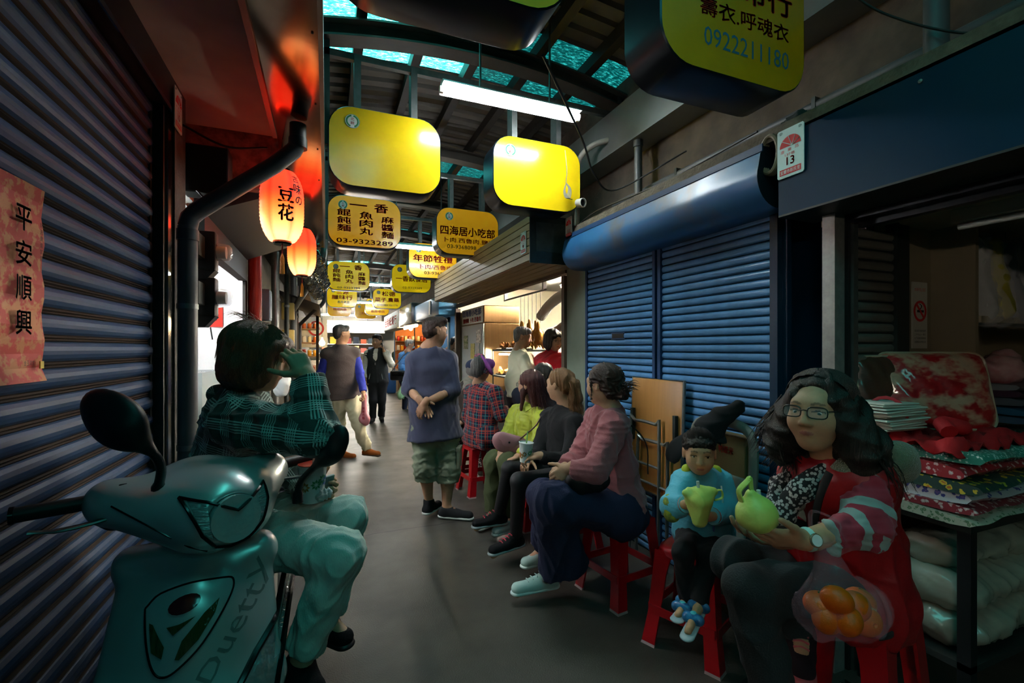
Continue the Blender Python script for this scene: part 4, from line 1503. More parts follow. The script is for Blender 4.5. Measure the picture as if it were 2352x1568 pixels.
# --- man bending in the neighbouring blue stall
p = Person('dark-haired stall keeper in white collar bending behind the brown jamb', dict(
    head=(1046, 788, 8.9), neck=(1030, 803, 8.9), shL=(1020, 812, 8.8), shR=(1040, 812, 9.1), elL=(1022, 850, 8.7), elR=(1050, 850, 9.0), wrL=(1045, 862, 8.6), wrR=(1062, 862, 9.0),
    hipL=(1020, 880, 8.9), hipR=(1035, 880, 9.05), knL=(1022, 925, 8.9), knR=(1037, 925, 9.05), anL=(1022, 962, 8.9), anR=(1037, 960, 9.05), toL=(1034, 970, 8.85), toR=(1050, 968, 9.0)), RT * .9 - UP * .35, .98, 1.0, 'c69a78', .014)
p.body(head_h=.008, hand_h=.009, eyes=False); p.finish()
short_hair(p, h_black, h=.009)
p.wear('shirt', p.top(.02, .9, .02, hem=.05), M('white_checked_shirt', 'd8d4c8', rough=.85, var=.5, vs=60, col2='4a4a44'), .014)
p.wear('trousers', p.trousers(.02, .98), M('black_trousers'), .014)
p.shoe('L', '151515', '202020', h=.01); p.shoe('R', '151515', '202020', h=.01)


# --- the row of seated people on the right
def seated_feet(p, *a):
    pass


p = Person('hunched person in dark brown coat and navy cap, farthest of the seated row', dict(
    head=(1092, 852, 5.0), neck=(1078, 880, 5.0), shL=(1078, 900, 4.85), shR=(1058, 898, 5.15), elL=(1082, 950, 4.8), elR=(1050, 945, 5.1), wrL=(1060, 970, 4.8), wrR=(1046, 965, 5.05),
    hipL=(1078, 1000, 4.9), hipR=(1062, 995, 5.15), knL=(1040, 1002, 4.75), knR=(1030, 998, 5.0), anL=(1042, 1085, 4.85), anR=(1032, 1078, 5.05), toL=(1022, 1105, 4.8), toR=(1014, 1092, 5.0)), RT * .7 + FW * .6, .97, 1.1, 'b08a70', .011)
p.body(head_h=.007, hand_h=.007, eyes=False); p.finish()
Rn = np.array(p.R)
p.hair([el(p.L(0, -.02, .02), (.08, .096, .085), Rn), el(p.L(0, .11, -.03), (.08, .065, .09), Rn, .01, None, '-')], h_grey, .008)
p.wear('cap', [el(p.L(0, -.01, .06), (.09, .105, .075), Rn), rc(p.L(0, .09, .045), p.L(0, .15, .035), .05, .05, .01, ax=p.R @ UP, s=.2)], M('navy_cap', '1d2742', rough=.85), .007)
p.wear('coat', p.top(.03, 1, .025, hem=.1), M('dark_brown_coat', '332a24', rough=.9, bump=.2, bs=120), .011, [(.006, 25, 3, None, 1)])
p.wear('shawl', [rc(p.J['neck'], p.J['shR'], .075, .085, .03), rc(p.J['neck'], p.J['shL'], .07, .08, .03)], M('pale_knit', '8f897c', rough=.95, bump=.6, bs=90, var=.5, vs=40), .009)
p.wear('trousers', p.trousers(.02, .98), M('speckled_trousers', '2c2b2a', rough=.9, var=1, vs=40, col2='b9b7b0', thr=(.55, .6)), .011)
p.shoe('L', '141414', '2a2a2a', h=.008); p.shoe('R', '141414', '2a2a2a', h=.008)

m_plaidred = stripes_mat('navy_red_plaid', (.085, [(.0, .18, 0, .55), (.3, .36, 1, .8), (.62, .7, 2, .5)]), (.085, [(.0, .18, 0, .55), (.3, .36, 1, .8), (.62, .7, 2, .5)]), '1c2238', ['b84a34', 'c0382c', '3f8f8a'])
p = Person('woman in navy and red plaid shirt with purple sun hat and head scarf', dict(
    head=(1106, 843, 4.45), neck=(1100, 880, 4.5), shL=(1138, 902, 4.35), shR=(1082, 898, 4.62), elL=(1150, 955, 4.3), elR=(1074, 955, 4.6), wrL=(1150, 958, 4.6), wrR=(1120, 965, 4.75),
    hipL=(1122, 1002, 4.4), hipR=(1088, 1000, 4.62), knL=(1128, 1010, 4.75), knR=(1100, 1010, 4.9), anL=(1128, 1075, 4.8), anR=(1108, 1078, 4.9), toL=(1134, 1084, 4.95), toR=(1114, 1085, 5.05)), RT * .62 + FW * .78, .97, 1.12, 'b78c70', .010)
p.J['wrL'] = p.J['elL'] + (FW * .7 + RT * .1 + UP * .18) * .23
p.body(head_h=.007, hand_h=.006, eyes=False, hands=(('L', dict(back=UP, curl=.9)), ('R', dict(back=UP, curl=.7)))); p.finish()
Rn = np.array(p.R)
p.hair([el(p.L(0, -.03, .02), (.083, .095, .09), Rn), el(p.L(0, -.075, -.045), (.06, .05, .055), Rn, .03), el(p.L(0, .11, -.03), (.08, .065, .1), Rn, .01, None, '-')], hairmat('hair_salt_pepper', '3a3835', '6a6763'), .007)
sc_ = p.wear('head_scarf', [rc(p.L(-.07, -.02, -.04), p.L(-.02, -.03, .105), .026, .03, .02), rc(p.L(.07, -.02, -.04), p.L(.02, -.03, .105), .026, .03, .02), rc(p.L(-.03, -.03, .1), p.L(.03, -.03, .1), .028, .028, .02)],
            M('patterned_scarf', '3a4a4a', rough=.9, var=1, vs=45, col2='a8556a', thr=(.5, .56)), .007)
m_purp = M('purple_cloth', '8a4a9a', rough=.9, bump=.1, bs=120)
hn = RT * .78 + UP * .48 + FW * .25
hc = at(1117, 838, 4.42)
ht = p.wear('sun_hat', [rc(hc - hn * .005, hc + hn * .005, .112, .112, .01, ax=hn, s=.09), el(hc + hn * .02, (.07, .07, .055), None, .02)], m_purp, .007)
p.wear('plaid_shirt', p.top(.022, 1, .018, hem=.09, flare=.01), m_plaidred, .009, [(.005, 25, 3, None, 1)])
p.wear('trousers', p.trousers(.005, .98), M('leopard_trousers', '26241f', rough=.9, var=1, vs=70, col2='c9c2b4', thr=(.5, .55)), .010)
p.shoe('L', '3a342c', '8a8478', h=.008); p.shoe('R', '3a342c', '8a8478', h=.008)

# --- woman in the lime jacket
p = Person('woman in lime jacket and olive trousers with pink shoulder bag', dict(
    head=(1217, 884, 3.70), neck=(1226, 925, 3.72), shL=(1243, 962, 3.55), shR=(1188, 948, 3.92), elL=(1240, 1030, 3.45), elR=(1163, 1010, 3.82), wrL=(1190, 1048, 3.38), wrR=(1150, 1040, 3.62),
    hipL=(1240, 1070, 3.62), hipR=(1208, 1060, 3.88), knL=(1170, 1064, 3.42), knR=(1136, 1056, 3.66), anL=(1180, 1195, 3.5), anR=(1131, 1184, 3.68), toL=(1140, 1222, 3.40), toR=(1104, 1212, 3.58)), -RT * .85 + FW * .55, .96, 1.0, 'c49676', .008)
p.body(head_h=.006, hand_h=.005, eyes=False, hands=(('L', dict(back=UP, curl=.6)), ('R', dict(back=UP - RT, curl=.7)))); p.finish()
Rn = np.array(p.R)
p.hair([el(p.L(0, -.02, .042), (.087, .105, .088), Rn), el(p.L(0, -.06, -.05), (.078, .06, .09), Rn, .04), el(p.L(0, -.07, -.14), (.07, .045, .09), Rn, .04), rc(p.L(.07, .02, -.05), p.L(.1, .0, -.2), .025, .012, .02), rc(p.L(-.07, .02, -.05), p.L(-.09, .03, -.2), .028, .012, .02),
        el(p.L(0, .118, -.03), (.06, .065, .085), Rn, .01, None, '-')], h_red, .006, strands=strand_set(p.L, 160, 5, lambda g: (g.uniform(-.09, .09), g.uniform(-.11, -.04), g.uniform(-.02, .06)), lambda q, i: (q.x * 2, -.3, -1), .002, 7, .035))
spectacles(p, p.L, p.hs)
m_lime = M('lime_nylon', 'b9c03c', rough=.42, sheen=.1, var=.2, vs=10, col2='8d9428', bump=.1, bs=80)
jp = p.top(.022, 1, .022, hem=.06)
jp += [rc(p.J['neck'] - p.side * .0 + UP * .0, p.J['neck'] - UP * .03, .075, .085, .02, fa=True)]
jo = p.wear('jacket', jp, m_lime, .008, [(.007, 30, 3, None, 1), (.003, 80, 4, None, 1)])
cl = MB()
for s in (-1, 1):
    n0 = p.J['neck']
    f_ = frame_f(p)
    cl.add([n0 + p.side * s * .05 + UP * .045 - f_ * .03, n0 + p.side * s * .09 + UP * .0, n0 + p.side * s * .08 + f_ * .11 - UP * .06, n0 + p.side * s * .02 + f_ * .085 - UP * .01], [(0, 1, 2, 3)])
co_ = cl.build('collar', m_lime, jo); co_.modifiers.new('s', 'SOLIDIFY').thickness = .008
p.wear('trousers', p.trousers(.022, .9, 1.1), M('olive_trousers', '444c2e', rough=.9, bump=.2, bs=120), .008, [(.007, 30, 6, None, 1)])
p.shoe('L', 'b8c4c4', 'dfe4e0'); p.shoe('R', 'b8c4c4', 'dfe4e0')
LIME = p

# --- woman in black with the light brown ponytail
p = Person('woman in black with light brown ponytail holding a flowered paper cup', dict(
    head=(1286, 884, 3.28), neck=(1300, 930, 3.3), shL=(1322, 972, 3.13), shR=(1262, 958, 3.48), elL=(1305, 1062, 3.05), elR=(1235, 1035, 3.38), wrL=(1238, 1046, 2.98), wrR=(1215, 1055, 3.2),
    hipL=(1320, 1092, 3.18), hipR=(1292, 1080, 3.42), knL=(1192, 1104, 3.0), knR=(1170, 1076, 3.28), anL=(1185, 1232, 3.13), anR=(1146, 1178, 3.42), toL=(1133, 1274, 3.02), toR=(1094, 1212, 3.36)), -RT * .8 + FW * .6, .96, 1.0, 'cfa27e', .008)
p.body(head_h=.006, hand_h=.004, eyes=False, hands=(('L', dict(dir=-RT * .95 - UP * .1, back=UP - FW * .3, curl=.75)), ('R', dict(back=UP, curl=.7)))); p.finish()
Rn = np.array(p.R)
fl_ = lambda q, i: (.25 * math.sin(i * 1.4 + q.x * 60), -.15 + .3 * math.sin(i * 1.1 + q.x * 40), -1)
p.hair([el(p.L(0, -.016, .044), (.081, .1, .082), Rn), el(p.L(0, -.06, -.005), (.07, .048, .06), Rn, .03), el(p.L(0, .118, -.035), (.066, .07, .09), Rn, .01, None, '-'), el(p.L(.085, .0, -.055), (.03, .05, .05), Rn, .012, None, '-'), el(p.L(-.085, .0, -.055), (.03, .05, .05), Rn, .012, None, '-'),
        rc(p.L(0, -.09, .03), p.L(0, -.125, .015), .022, .03, .015), rc(p.L(0, -.125, .015), p.L(0, -.14, -.09), .034, .042, .02), rc(p.L(0, -.14, -.09), p.L(.01, -.12, -.22), .042, .014, .02)], h_blond, .006, (.004, 110, 1, (0, 0, 1), 5),
       strand_set(p.L, 240, 8, lambda g: (g.gauss(0, .022), -.115 + g.gauss(0, .014), .02 + g.gauss(0, .012)), fl_, .0024, 8, .032))
m_blk = M('black_knit', '121214', rough=.9, bump=.2, bs=150)
p.wear('sweater', p.top(.016, 1, .014, hem=.1), m_blk, .008, [(.005, 28, 3, None, 1)])
p.wear('leggings', p.trousers(.005, .97, .92), M('black_leggings', '0f0f12', rough=.6), .008)
for e in 'LR':
    p.shoe(e, '151416', 'a8b4b4', lace='c83a4a')
BLK = p

# --- woman in the dusty pink sweater
p = Person('woman in dusty pink sweater and long navy skirt with messy bun', dict(
    head=(1386, 884, 2.60), neck=(1402, 936, 2.62), shL=(1412, 976, 2.47), shR=(1372, 962, 2.86), elL=(1368, 1078, 2.38), elR=(1330, 1060, 2.75), wrL=(1306, 1076, 2.42), wrR=(1296, 1072, 2.65),
    hipL=(1434, 1172, 2.55), hipR=(1404, 1150, 2.82), knL=(1268, 1150, 2.42), knR=(1248, 1136, 2.72), anL=(1258, 1322, 2.63), anR=(1244, 1268, 2.95), toL=(1188, 1362, 2.57), toR=(1208, 1292, 2.9)), -RT * .72 + FW * .7, .97, 1.05, 'c79a78', .007)
p.body(head_h=.005, hand_h=.004, eyes=False, hands=(('L', dict(dir=-RT * .6 - UP * .5 + FW * .2, back=-FW + UP * .3, curl=.6)), ('R', dict(back=UP, curl=.7)))); p.finish()
Rn = np.array(p.R)
p.hair([el(p.L(0, -.02, .042), (.086, .105, .086), Rn), el(p.L(0, -.065, -.01), (.072, .05, .07), Rn, .03), el(p.L(0, .118, -.04), (.062, .07, .095), Rn, .01, None, '-'), el(p.L(0, -.125, -.035), (.043, .04, .045), Rn, .02), rc(p.L(.066, .04, .03), p.L(.072, .035, -.08), .009, .004, .01), rc(p.L(-.066, .04, .03), p.L(-.072, .035, -.08), .009, .004, .01)], h_dkbrown, .005, (.004, 120, 1, None, 1),
       strand_set(p.L, 60, 3, lambda g: (g.gauss(0, .02), -.135 + g.gauss(0, .015), -.01 + g.gauss(0, .015)), lambda q, i: (q.x * 14, -.7, .55 - i * .3), .0022, 4, .017, .5) +
       strand_set(p.L, 260, 9, lambda g: (g.gauss(0, .05), g.uniform(-.02, .07), .122 - abs(g.gauss(0, .01))), lambda q, i: (q.x * 4, -1, -.2 - i * .14), .0018, 7, .024, .12, ((0, -.02, .042), (.087, .106, .087), -.03)))
m_pink = M('dusty_pink_fleece', 'a15c60', rough=.95, bump=.25, bs=220, sheen=.2, var=.12, vs=5)
tp = p.top(.03, 1, .03, hem=.04, flare=.02, cuff=.93)
p.wear('sweater', tp, m_pink, .007, [(.008, 22, 3, None, 1), (.003, 60, 5, None, 1)])
J = p.J
sk = [rc(J['hipL'] - RT * .01 - UP * .03, J['hipR'] - RT * .01 - UP * .03, .128, None, .04), rc(J['hipL'] - RT * .04, J['knL'], .128, .098, .05), rc(J['hipR'] - RT * .04, J['knR'], .12, .09, .05)]
hl_, hr_ = J['anL'] + UP * .06, J['anR'] + UP * .07
sk += [rc(J['knL'], hl_ + RT * .09 - FW * .02, .098, .14, .06, ax=FW, s=.75, fb=True), rc(J['knR'], hr_ + RT * .06, .09, .115, .06, ax=FW, s=.75, fb=True), rc(J['knL'].lerp(J['knR'], .5), (hl_ + hr_) / 2 + RT * .12, .1, .12, .06, fb=True)]
p.wear('skirt', sk, M('navy_skirt', '1d2340', rough=.95, bump=.25, bs=200), .008, [(.010, 16, 3, UP, 3), (.004, 45, 6, UP, 2)])
p.shoe('L', 'b9d2ca', 'd6e4de', lace='cfe0da', h=.004); p.shoe('R', 'b9d2ca', 'd6e4de')
stp = MB()
a = J['neck'] + p.side * .08 + UP * .02
b_ = J['hipL'] + UP * .12 - RT * .02
stp.tube(curve([J['shL'] + UP * .075 + FW * .06, p.S.lerp(p.P, .2) + RT * .20 - FW * .04, p.S.lerp(p.P, .55) + RT * .17 - FW * .13], 6), .004, 6)
stp.build('bag_strap', m_blk, p.o, True)
PINK = p

# --- child in the light blue jacket
p = Person('small boy in light blue hooded jacket sitting on a red stool', dict(
    head=(1606, 1040, 2.0), neck=(1612, 1084, 2.05), shR=(1572, 1108, 2.02), shL=(1654, 1110, 2.10), elR=(1548, 1160, 1.95), elL=(1668, 1172, 2.02), wrR=(1578, 1158, 1.86), wrL=(1632, 1186, 1.88),
    hipR=(1590, 1222, 2.14), hipL=(1642, 1224, 2.18), knR=(1568, 1266, 1.94), knL=(1628, 1278, 1.96), anR=(1577, 1380, 2.0), anL=(1606, 1390, 1.92), toR=(1557, 1412, 1.90), toL=(1580, 1450, 1.80)), -FW - RT * .32 - UP * .05, .60, 1.12, 'c7966e', .006, headsc=.84)
p.body(head_h=.0036, hand_h=.0032, child=True, look=(.25, 0), lip='ad6a58', hands=(('R', dict(dir=RT * .8 + UP * .1 - FW * .2, back=-FW * .4 - RT * .6 + UP * .3, curl=.55)), ('L', dict(dir=-RT * .8 - FW * .2, back=-FW * .9 - UP * .2, curl=.6)))); p.finish()
Rn = np.array(p.R)
hs = p.hs
E_ = lambda q, r, kk=.02, op='+': el(p.L(*q), [a * hs for a in r], Rn, kk * hs, None, op)
p.hair([E_((0, -.018, .048), (.083, .1, .082)), E_((0, -.05, .0), (.075, .055, .06), .03), E_((0, .06, .062), (.062, .034, .026), .02), E_((0, .115, -.035), (.08, .066, .085), .006, '-'), E_((.082, .0, -.045), (.03, .05, .045), .01, '-'), E_((-.082, .0, -.045), (.03, .05, .045), .01, '-')], h_black, .0045, (.002, 200, 2, None, 1),
       strand_set(p.L, 260, 12, lambda g: (g.uniform(-.06, .06), .02 + g.uniform(-.03, .03), .122 - abs(g.gauss(0, .006))), lambda q, i: (q.x * 4, 1, .1 - i * .42), .0016, 6, .019, .1, ((0, -.018, .048), (.084, .101, .083), .02)))
m_cyan = M('cyan_jacket', '56b6cc', rough=.6, bump=.2, bs=120, sheen=.1)
jp = p.top(.036, 1, .045, hem=.16, flare=.02, cuff=.84)
jp += [rc(p.J['neck'] + p.side * -.06 - UP * .02, p.J['neck'] + p.side * .06 - UP * .02, .045, .045, .02)]
jo = p.wear('jacket', jp, m_cyan, .0055, [(.005, 24, 3, None, 1), (.0012, 90, 4, None, 1)])
hd_ = [rc(p.J['neck'] - p.face * -.0 + p.side * -.085 + UP * .01, p.J['neck'] + FW * .055 - UP * .0, .024, .03, .02), rc(p.J['neck'] + p.side * .085 + UP * .01, p.J['neck'] + FW * .055, .024, .03, .02)]
shell('hood_lining', hd_, .005, M('lime_lining', 'b6c438', rough=.7), jo)
mb = MB()
ch_ = p.S.lerp(p.P, .1) - FW * .1
for s in (-1, 1):
    q0 = p.J['neck'] - FW * .1 + p.side * s * .055 - UP * .03
    mb.tube(curve([q0, q0 - UP * .04 - FW * .012, q0 - UP * .085 - FW * .012], 4), .0035, 6)
mb.build('drawstring', m_wht, jo, True)
z0 = p.J['neck'] - FW * .092 - UP * .045
MB().tube([z0, z0 - UP * .06 - FW * .022, z0 - UP * .17 - FW * .03], .004, 5).build('zip', M('navy_zip', '24406a', rough=.5), jo)
for e in 'RL':
    q0, q1 = p.J['el' + e], p.J['wr' + e]
    for k, c_ in enumerate(('7ac4d6', 'c86a5a', '7ac4d6')):
        a, b_ = q0.lerp(q1, .80 + .045 * k), q0.lerp(q1, .845 + .045 * k)
        MB().tube([a, b_], .0335, 14).build('cuff_band', M('cuff_' + c_, c_, rough=.9), jo, True)
eb = p.J['elR']
shell('elbow_patch', [rc(eb + Vector((0, 0, .02)) - RT * .018 - FW * .02, eb - UP * .03 - RT * .016 - FW * .02, .036, .034, .01)], .005, M('lime_print', 'aab43a', rough=.6, var=.8, vs=50, col2='2a4a3a'), jo)
p.wear('trousers', p.trousers(.014, .95, 1.0), M('black_child_trousers', '0e0f12', rough=.85), .006, [(.003, 50, 6, None, 1)])
for e, cc in (('R', '2a6a9a'), ('L', '2f8fc0')):
    a, t = p.J['an' + e], p.J['to' + e]
    d = (t - a); w = d.cross(UP).normalized(); dn = d.normalized(); nu = w.cross(dn)
    so = p.wear('sandal', [rc(a - nu * .03 - dn * .02, t - nu * .012 + dn * .012, .027, .029, .006, '9fb0b4', ax=nu, s=.3)], m_attrg, .004)
    shell('strap', [rc(a + dn * .005 - w * .02, a + dn * .01 + w * .02, .026, .026, .01, cc, ax=dn, s=.55), rc(a.lerp(t, .55) - w * .022 + nu * .004, a.lerp(t, .55) + w * .022 + nu * .004, .022, .022, .008, cc, ax=dn, s=1.0)], .004, M('sandal_print', '2f86b8', rough=.3, var=.9, vs=45, col2='123a6a', coat=.4), so)
    b0 = a.lerp(t, .5) + nu * .022
    MB().lathe([(0, .006), (.011, .004), (.014, 0)], b0, 12, R=Matrix((w, dn, nu)).transposed()).build('badge', M('sandal_badge', '4fc0c8', rough=.3), so, True)
BOY = p

# --- woman with glasses, red vest and striped sleeves
p = Person('woman in glasses, red fleece-lined vest and striped sleeves, nearest on the right', dict(
    head=(1880, 947, 1.38), neck=(1905, 1058, 1.43), shR=(1848, 1092, 1.57), shL=(1988, 1092, 1.33), elR=(1812, 1178, 1.5), elL=(1990, 1208, 1.25), wrR=(1790, 1240, 1.40), wrL=(1846, 1240, 1.22),
    hipR=(1915, 1345, 1.58), hipL=(1985, 1365, 1.40), knR=(1688, 1288, 1.50), knL=(1722, 1352, 1.31), anR=(1838, 1450, 1.52), anL=(1790, 1655, 1.33), toR=(1842, 1535, 1.40), toL=(1715, 1710, 1.26)), -RT * .80 - FW * .60 + UP * .06, .97, 1.08, 'c0926f', .006)
p.body(head_h=.0032, hand_h=.0036, look=(.1, -.35), lip='a3685c', hands=(('L', dict(dir=-RT * .98 + UP * .08, back=-FW * .75 - UP * .65, curl=.42, thumb=(.75, .7, .1))), ('R', dict(dir=-RT * .9 + UP * .1, back=-UP, curl=.4)))); p.finish()
Rn = np.array(p.R)
wav = lambda q, i: (.42 * math.sin(i * 1.25 + q.z * 40) + q.x * 3, -.25 + .35 * math.cos(i * 1.1 + q.x * 50), -1)
HP = [el(p.L(0, -.022, .042), (.089, .106, .088), Rn), el(p.L(.075, -.015, -.02), (.04, .07, .085), Rn, .03), el(p.L(-.075, -.015, -.02), (.04, .07, .085), Rn, .03), el(p.L(0, -.075, -.03), (.095, .06, .1), Rn, .04),
      el(p.L(.115, -.03, -.10), (.05, .062, .085), Rn, .04), el(p.L(-.115, -.03, -.10), (.055, .062, .085), Rn, .04), el(p.L(0, -.10, -.13), (.11, .06, .09), Rn, .05), el(p.L(0, .118, -.012), (.066, .075, .115), Rn, .012, None, '-'), el(p.L(0, .10, -.12), (.07, .07, .09), Rn, .02, None, '-')]
p.hair(HP, h_black, .006, (.007, 70, 4, (0, 0, 1), 2), strand_set(p.L, 300, 4, lambda g: (g.choice((-1, 1)) * g.uniform(.085, .11), g.uniform(-.08, .03), g.uniform(-.06, .05)), wav, .0022, 8, .026, .5) +
       strand_set(p.L, 260, 14, lambda g: (g.uniform(-.03, .03), g.uniform(-.06, .06), .13 - abs(g.gauss(0, .004))), lambda q, i: (1.2 if q.x > 0 else -1.2, -.25, -.1 - i * .25), .0018, 8, .024, .12, ((0, -.022, .045), (.094, .110, .092), -.02)))
spectacles(p, p.L, p.hs, half=.034, w=.0255, h=.0165, y=.108, r=.0019)
m_stripe = stripes_mat('red_grey_stripes', (.088, [(.08, .36, 0, 1)]), (1, []), 'a03644', ['93a39c'])
sp = []
for e in 'LR':
    sp += [p.limb('sh' + e, 'el' + e, .068, .058, k=.02, c='ffffff'), p.limb('el' + e, p.J['el' + e].lerp(p.J['wr' + e], .66), .058, .045, k=.03, fb=True, u0=(p.J['sh' + e] - p.J['el' + e]).length)]
p.wear('striped_sleeves', sp + p.torso(.004), m_stripe, .006, [(.006, 40, 3, None, 1), (.003, 95, 5, None, 1)])
m_vest = M('red_quilted_nylon', 'a0141a', rough=.45, bump=.2, bs=60, var=.3, vs=8, col2='6a0c12')
J = p.J
fv = frame_f(p)
vp = p.torso(.034)
vp.append(rc(p.S.lerp(p.P, .6), p.P + (p.P - p.S).normalized() * .05, .135, .15, .04, ax=p.hside, s=1.35, fb=True))
vp.append(rc(J['neck'] + fv * .16 + UP * .0, p.S.lerp(p.P, .45) + fv * .15, .05, .012, .02, op='-'))
vo = p.wear('quilted_vest', vp, m_vest, .006, [(.007, 30, 3, None, 1)])
m_fleece = M('grey_green_fleece', '76745c', rough=1.0, bump=.8, bs=260, sheen=.4, var=.3, vs=40)
nb = J['neck']
hood = [rc(nb + p.side * .11 - UP * .03, nb - fv * .10 - UP * .00, .045, .06, .03), rc(nb - p.side * .11 - UP * .03, nb - fv * .10 - UP * .0, .05, .062, .03), rc(nb - fv * .10 - p.side * .1, nb - fv * .11 + p.side * .06, .062, .06, .03),
        rc(nb - p.side * .11 - UP * .03 + fv * .02, p.S.lerp(p.P, .28) + fv * .155 - p.side * .055, .032, .016, .03), rc(nb + p.side * .11 - UP * .03 + fv * .02, p.S.lerp(p.P, .28) + fv * .155 + p.side * .055, .032, .016, .03)]
shell('fleece_hood', hood, .006, m_fleece, vo, 2, [(.004, 40, 3, None, 1)])
hr = [nb - fv * .13 - p.side * .15 + UP * .015]
m_leo = M('leopard_scarf', 'a7a39b', rough=.95, bump=.2, bs=200)
_n, _l, _b = nodes_of(m_leo)
_t = _n.new('ShaderNodeTexCoord'); _vv = _n.new('ShaderNodeTexVoronoi'); _vv.inputs['Scale'].default_value = 95; _vv.feature = 'F1'
_cr = _n.new('ShaderNodeValToRGB'); _cr.color_ramp.elements[0].position = .42; _cr.color_ramp.elements[0].color = (.45, .44, .42, 1); _cr.color_ramp.elements[1].position = .5; _cr.color_ramp.elements[1].color = (.012, .012, .014, 1)
_l.new(_t.outputs['Object'], _vv.inputs['Vector']); _l.new(_vv.outputs['Distance'], _cr.inputs[0]); _l.new(_cr.outputs[0], _b.inputs['Base Color'])
ss = [rc(nb + p.side * .06 + UP * .015, nb + fv * .10 + p.side * .055 - UP * .09, .028, .034, .02), rc(nb - p.side * .06 + UP * .015, nb + fv * .11 - p.side * .05 - UP * .09, .028, .036, .02),
      rc(nb + fv * .10 + p.side * .055 - UP * .09, nb + fv * .15 + p.side * .03 - UP * .17, .034, .03, .02), rc(nb + fv * .11 - p.side * .05 - UP * .09, nb + fv * .155 - p.side * .02 - UP * .18, .036, .032, .02), rc(nb + fv * .15 - p.side * .03 - UP * .18, nb + fv * .15 + p.side * .035 - UP * .17, .034, .03, .02), rc(nb - fv * .05 + p.side * .05, nb - fv * .05 - p.side * .05, .035, .035, .03)]
p.wear('scarf', ss, m_leo, .005, [(.006, 60, 3, UP, 3)])
p.wear('trousers', p.trousers(.014, .97, 1.02), M('dark_grey_jeans', '22282a', rough=.9, bump=.2, bs=200, var=.2, vs=6), .007, [(.006, 28, 6, None, 1)])
p.shoe('L', '1a1a1e', 'bcd0cc'); p.shoe('R', '241a20', 'c85a60', lace='c85a60')
wp = J['wrL'] + (J['elL'] - J['wrL']).normalized() * .012
fd = (J['elL'] - J['wrL']).normalized(); a1 = fd.cross(UP).normalized(); a2 = fd.cross(a1)
mb = MB()
mb.tube([wp + (a1 * math.cos(t * math.pi / 8) + a2 * math.sin(t * math.pi / 8)) * .0285 for t in range(17)], .009, 6, flat=.35, upv=a1)
wo = mb.build('watch_strap', M('mint_strap', 'b4dcd4', rough=.4), p.o, True)
nf = (-FW * .9 + UP * .25); nf = (nf - fd * nf.dot(fd)).normalized()
Rw = Matrix((fd, nf.cross(fd), nf)).transposed()
MB().lathe([(.017, 0), (.018, .004), (.0165, .007), (0, .007)], wp + nf * .027, 20, R=Rw).build('watch_case', M('watch_gold', 'c9b79a', rough=.25, metal=.8), wo, True)
MB().lathe([(.0145, .0072), (0, .0074)], wp + nf * .027, 20, R=Rw).build('watch_face', m_wht, wo)
GW = p

# --- woman in the green plaid shirt sitting on the scooter
m_plaidg = stripes_mat('teal_plaid', (.082, [(.0, .045, 0, .8), (.09, .135, 0, .8), (.18, .225, 0, .8), (.27, .315, 0, .8), (.36, .405, 0, .8), (.6, .96, 1, .55)]), (.095, [(.0, .045, 0, .7), (.09, .135, 0, .7), (.18, .225, 0, .7), (.27, .315, 0, .7), (.36, .405, 0, .7), (.6, .96, 1, .5)]), '29332f', ['b4ccc4', '42504c'])
p = Person('woman with short brown hair and plaid shirt shading her eyes, seated on scooter', dict(
    head=(592, 822, 1.64), neck=(541, 912, 1.68), shR=(548, 968, 1.53), shL=(575, 955, 1.88), elR=(716, 992, 1.47), elL=(655, 1060, 1.86), wrR=(706, 862, 1.53), wrL=(715, 1140, 1.70),
    hipR=(500, 1205, 1.62), hipL=(520, 1188, 1.86), knR=(778, 1276, 1.46), knL=(795, 1190, 1.68), anR=(690, 1520, 1.48), anL=(748, 1424, 1.74), toR=(720, 1592, 1.42), toL=(790, 1458, 1.70)), RT * .92 + FW * .38 - UP * .2, .97, 1.02, 'c39a78', .006)
p.body(head_h=.0036, hand_h=.0036, eyes=False, hands=(('R', dict(dir=UP * .86 - RT * .5, back=RT * .55 + UP * .3 - FW * .7, curl=.85, thumb=(.8, .45, -.35))), ('L', dict(dir=RT * .7 + UP * .2, back=-UP * .5 + RT * .3 + FW, curl=.8)))); p.finish()
Rn = np.array(p.R)
bobflow = lambda q, i: (q.x * 6, .35 - i * .1 if q.y > 0 else -.3 + i * .05, -.15 - i * .3)
p.hair([el(p.L(0, -.02, .042), (.094, .112, .09), Rn), el(p.L(.058, -.01, -.035), (.036, .075, .08), Rn, .03), el(p.L(-.058, -.01, -.035), (.036, .075, .08), Rn, .03), el(p.L(0, -.065, -.035), (.08, .058, .09), Rn, .03), el(p.L(0, .075, .05), (.066, .034, .038), Rn, .03), el(p.L(0, .13, -.06), (.058, .068, .078), Rn, .012, None, '-')], h_brown, .005, (.003, 150, 4, (0, 0, 1), 5),
       strand_set(p.L, 700, 6, lambda g: (g.gauss(0, .035), g.uniform(-.06, .04), .134 - abs(g.gauss(0, .006))), bobflow, .0016, 9, .022, .1, ((0, -.02, .042), (.096, .114, .092), -.0)) + strand_set(p.L, 24, 16, lambda g: (g.gauss(0, .03), g.uniform(-.07, .0), .128), lambda q, i: (q.x * 8, -.8, .7 - i * .25), .0009, 6, .014, .5))
tp = p.top(.04, 1, .036, hem=.05, flare=.02, cuff=.94, k=.05)
po = p.wear('plaid_shirt', tp, m_plaidg, .006, [(.009, 22, 3, None, 1), (.004, 60, 5, None, 1)])
nb = p.J['neck']; fv = frame_f(p)
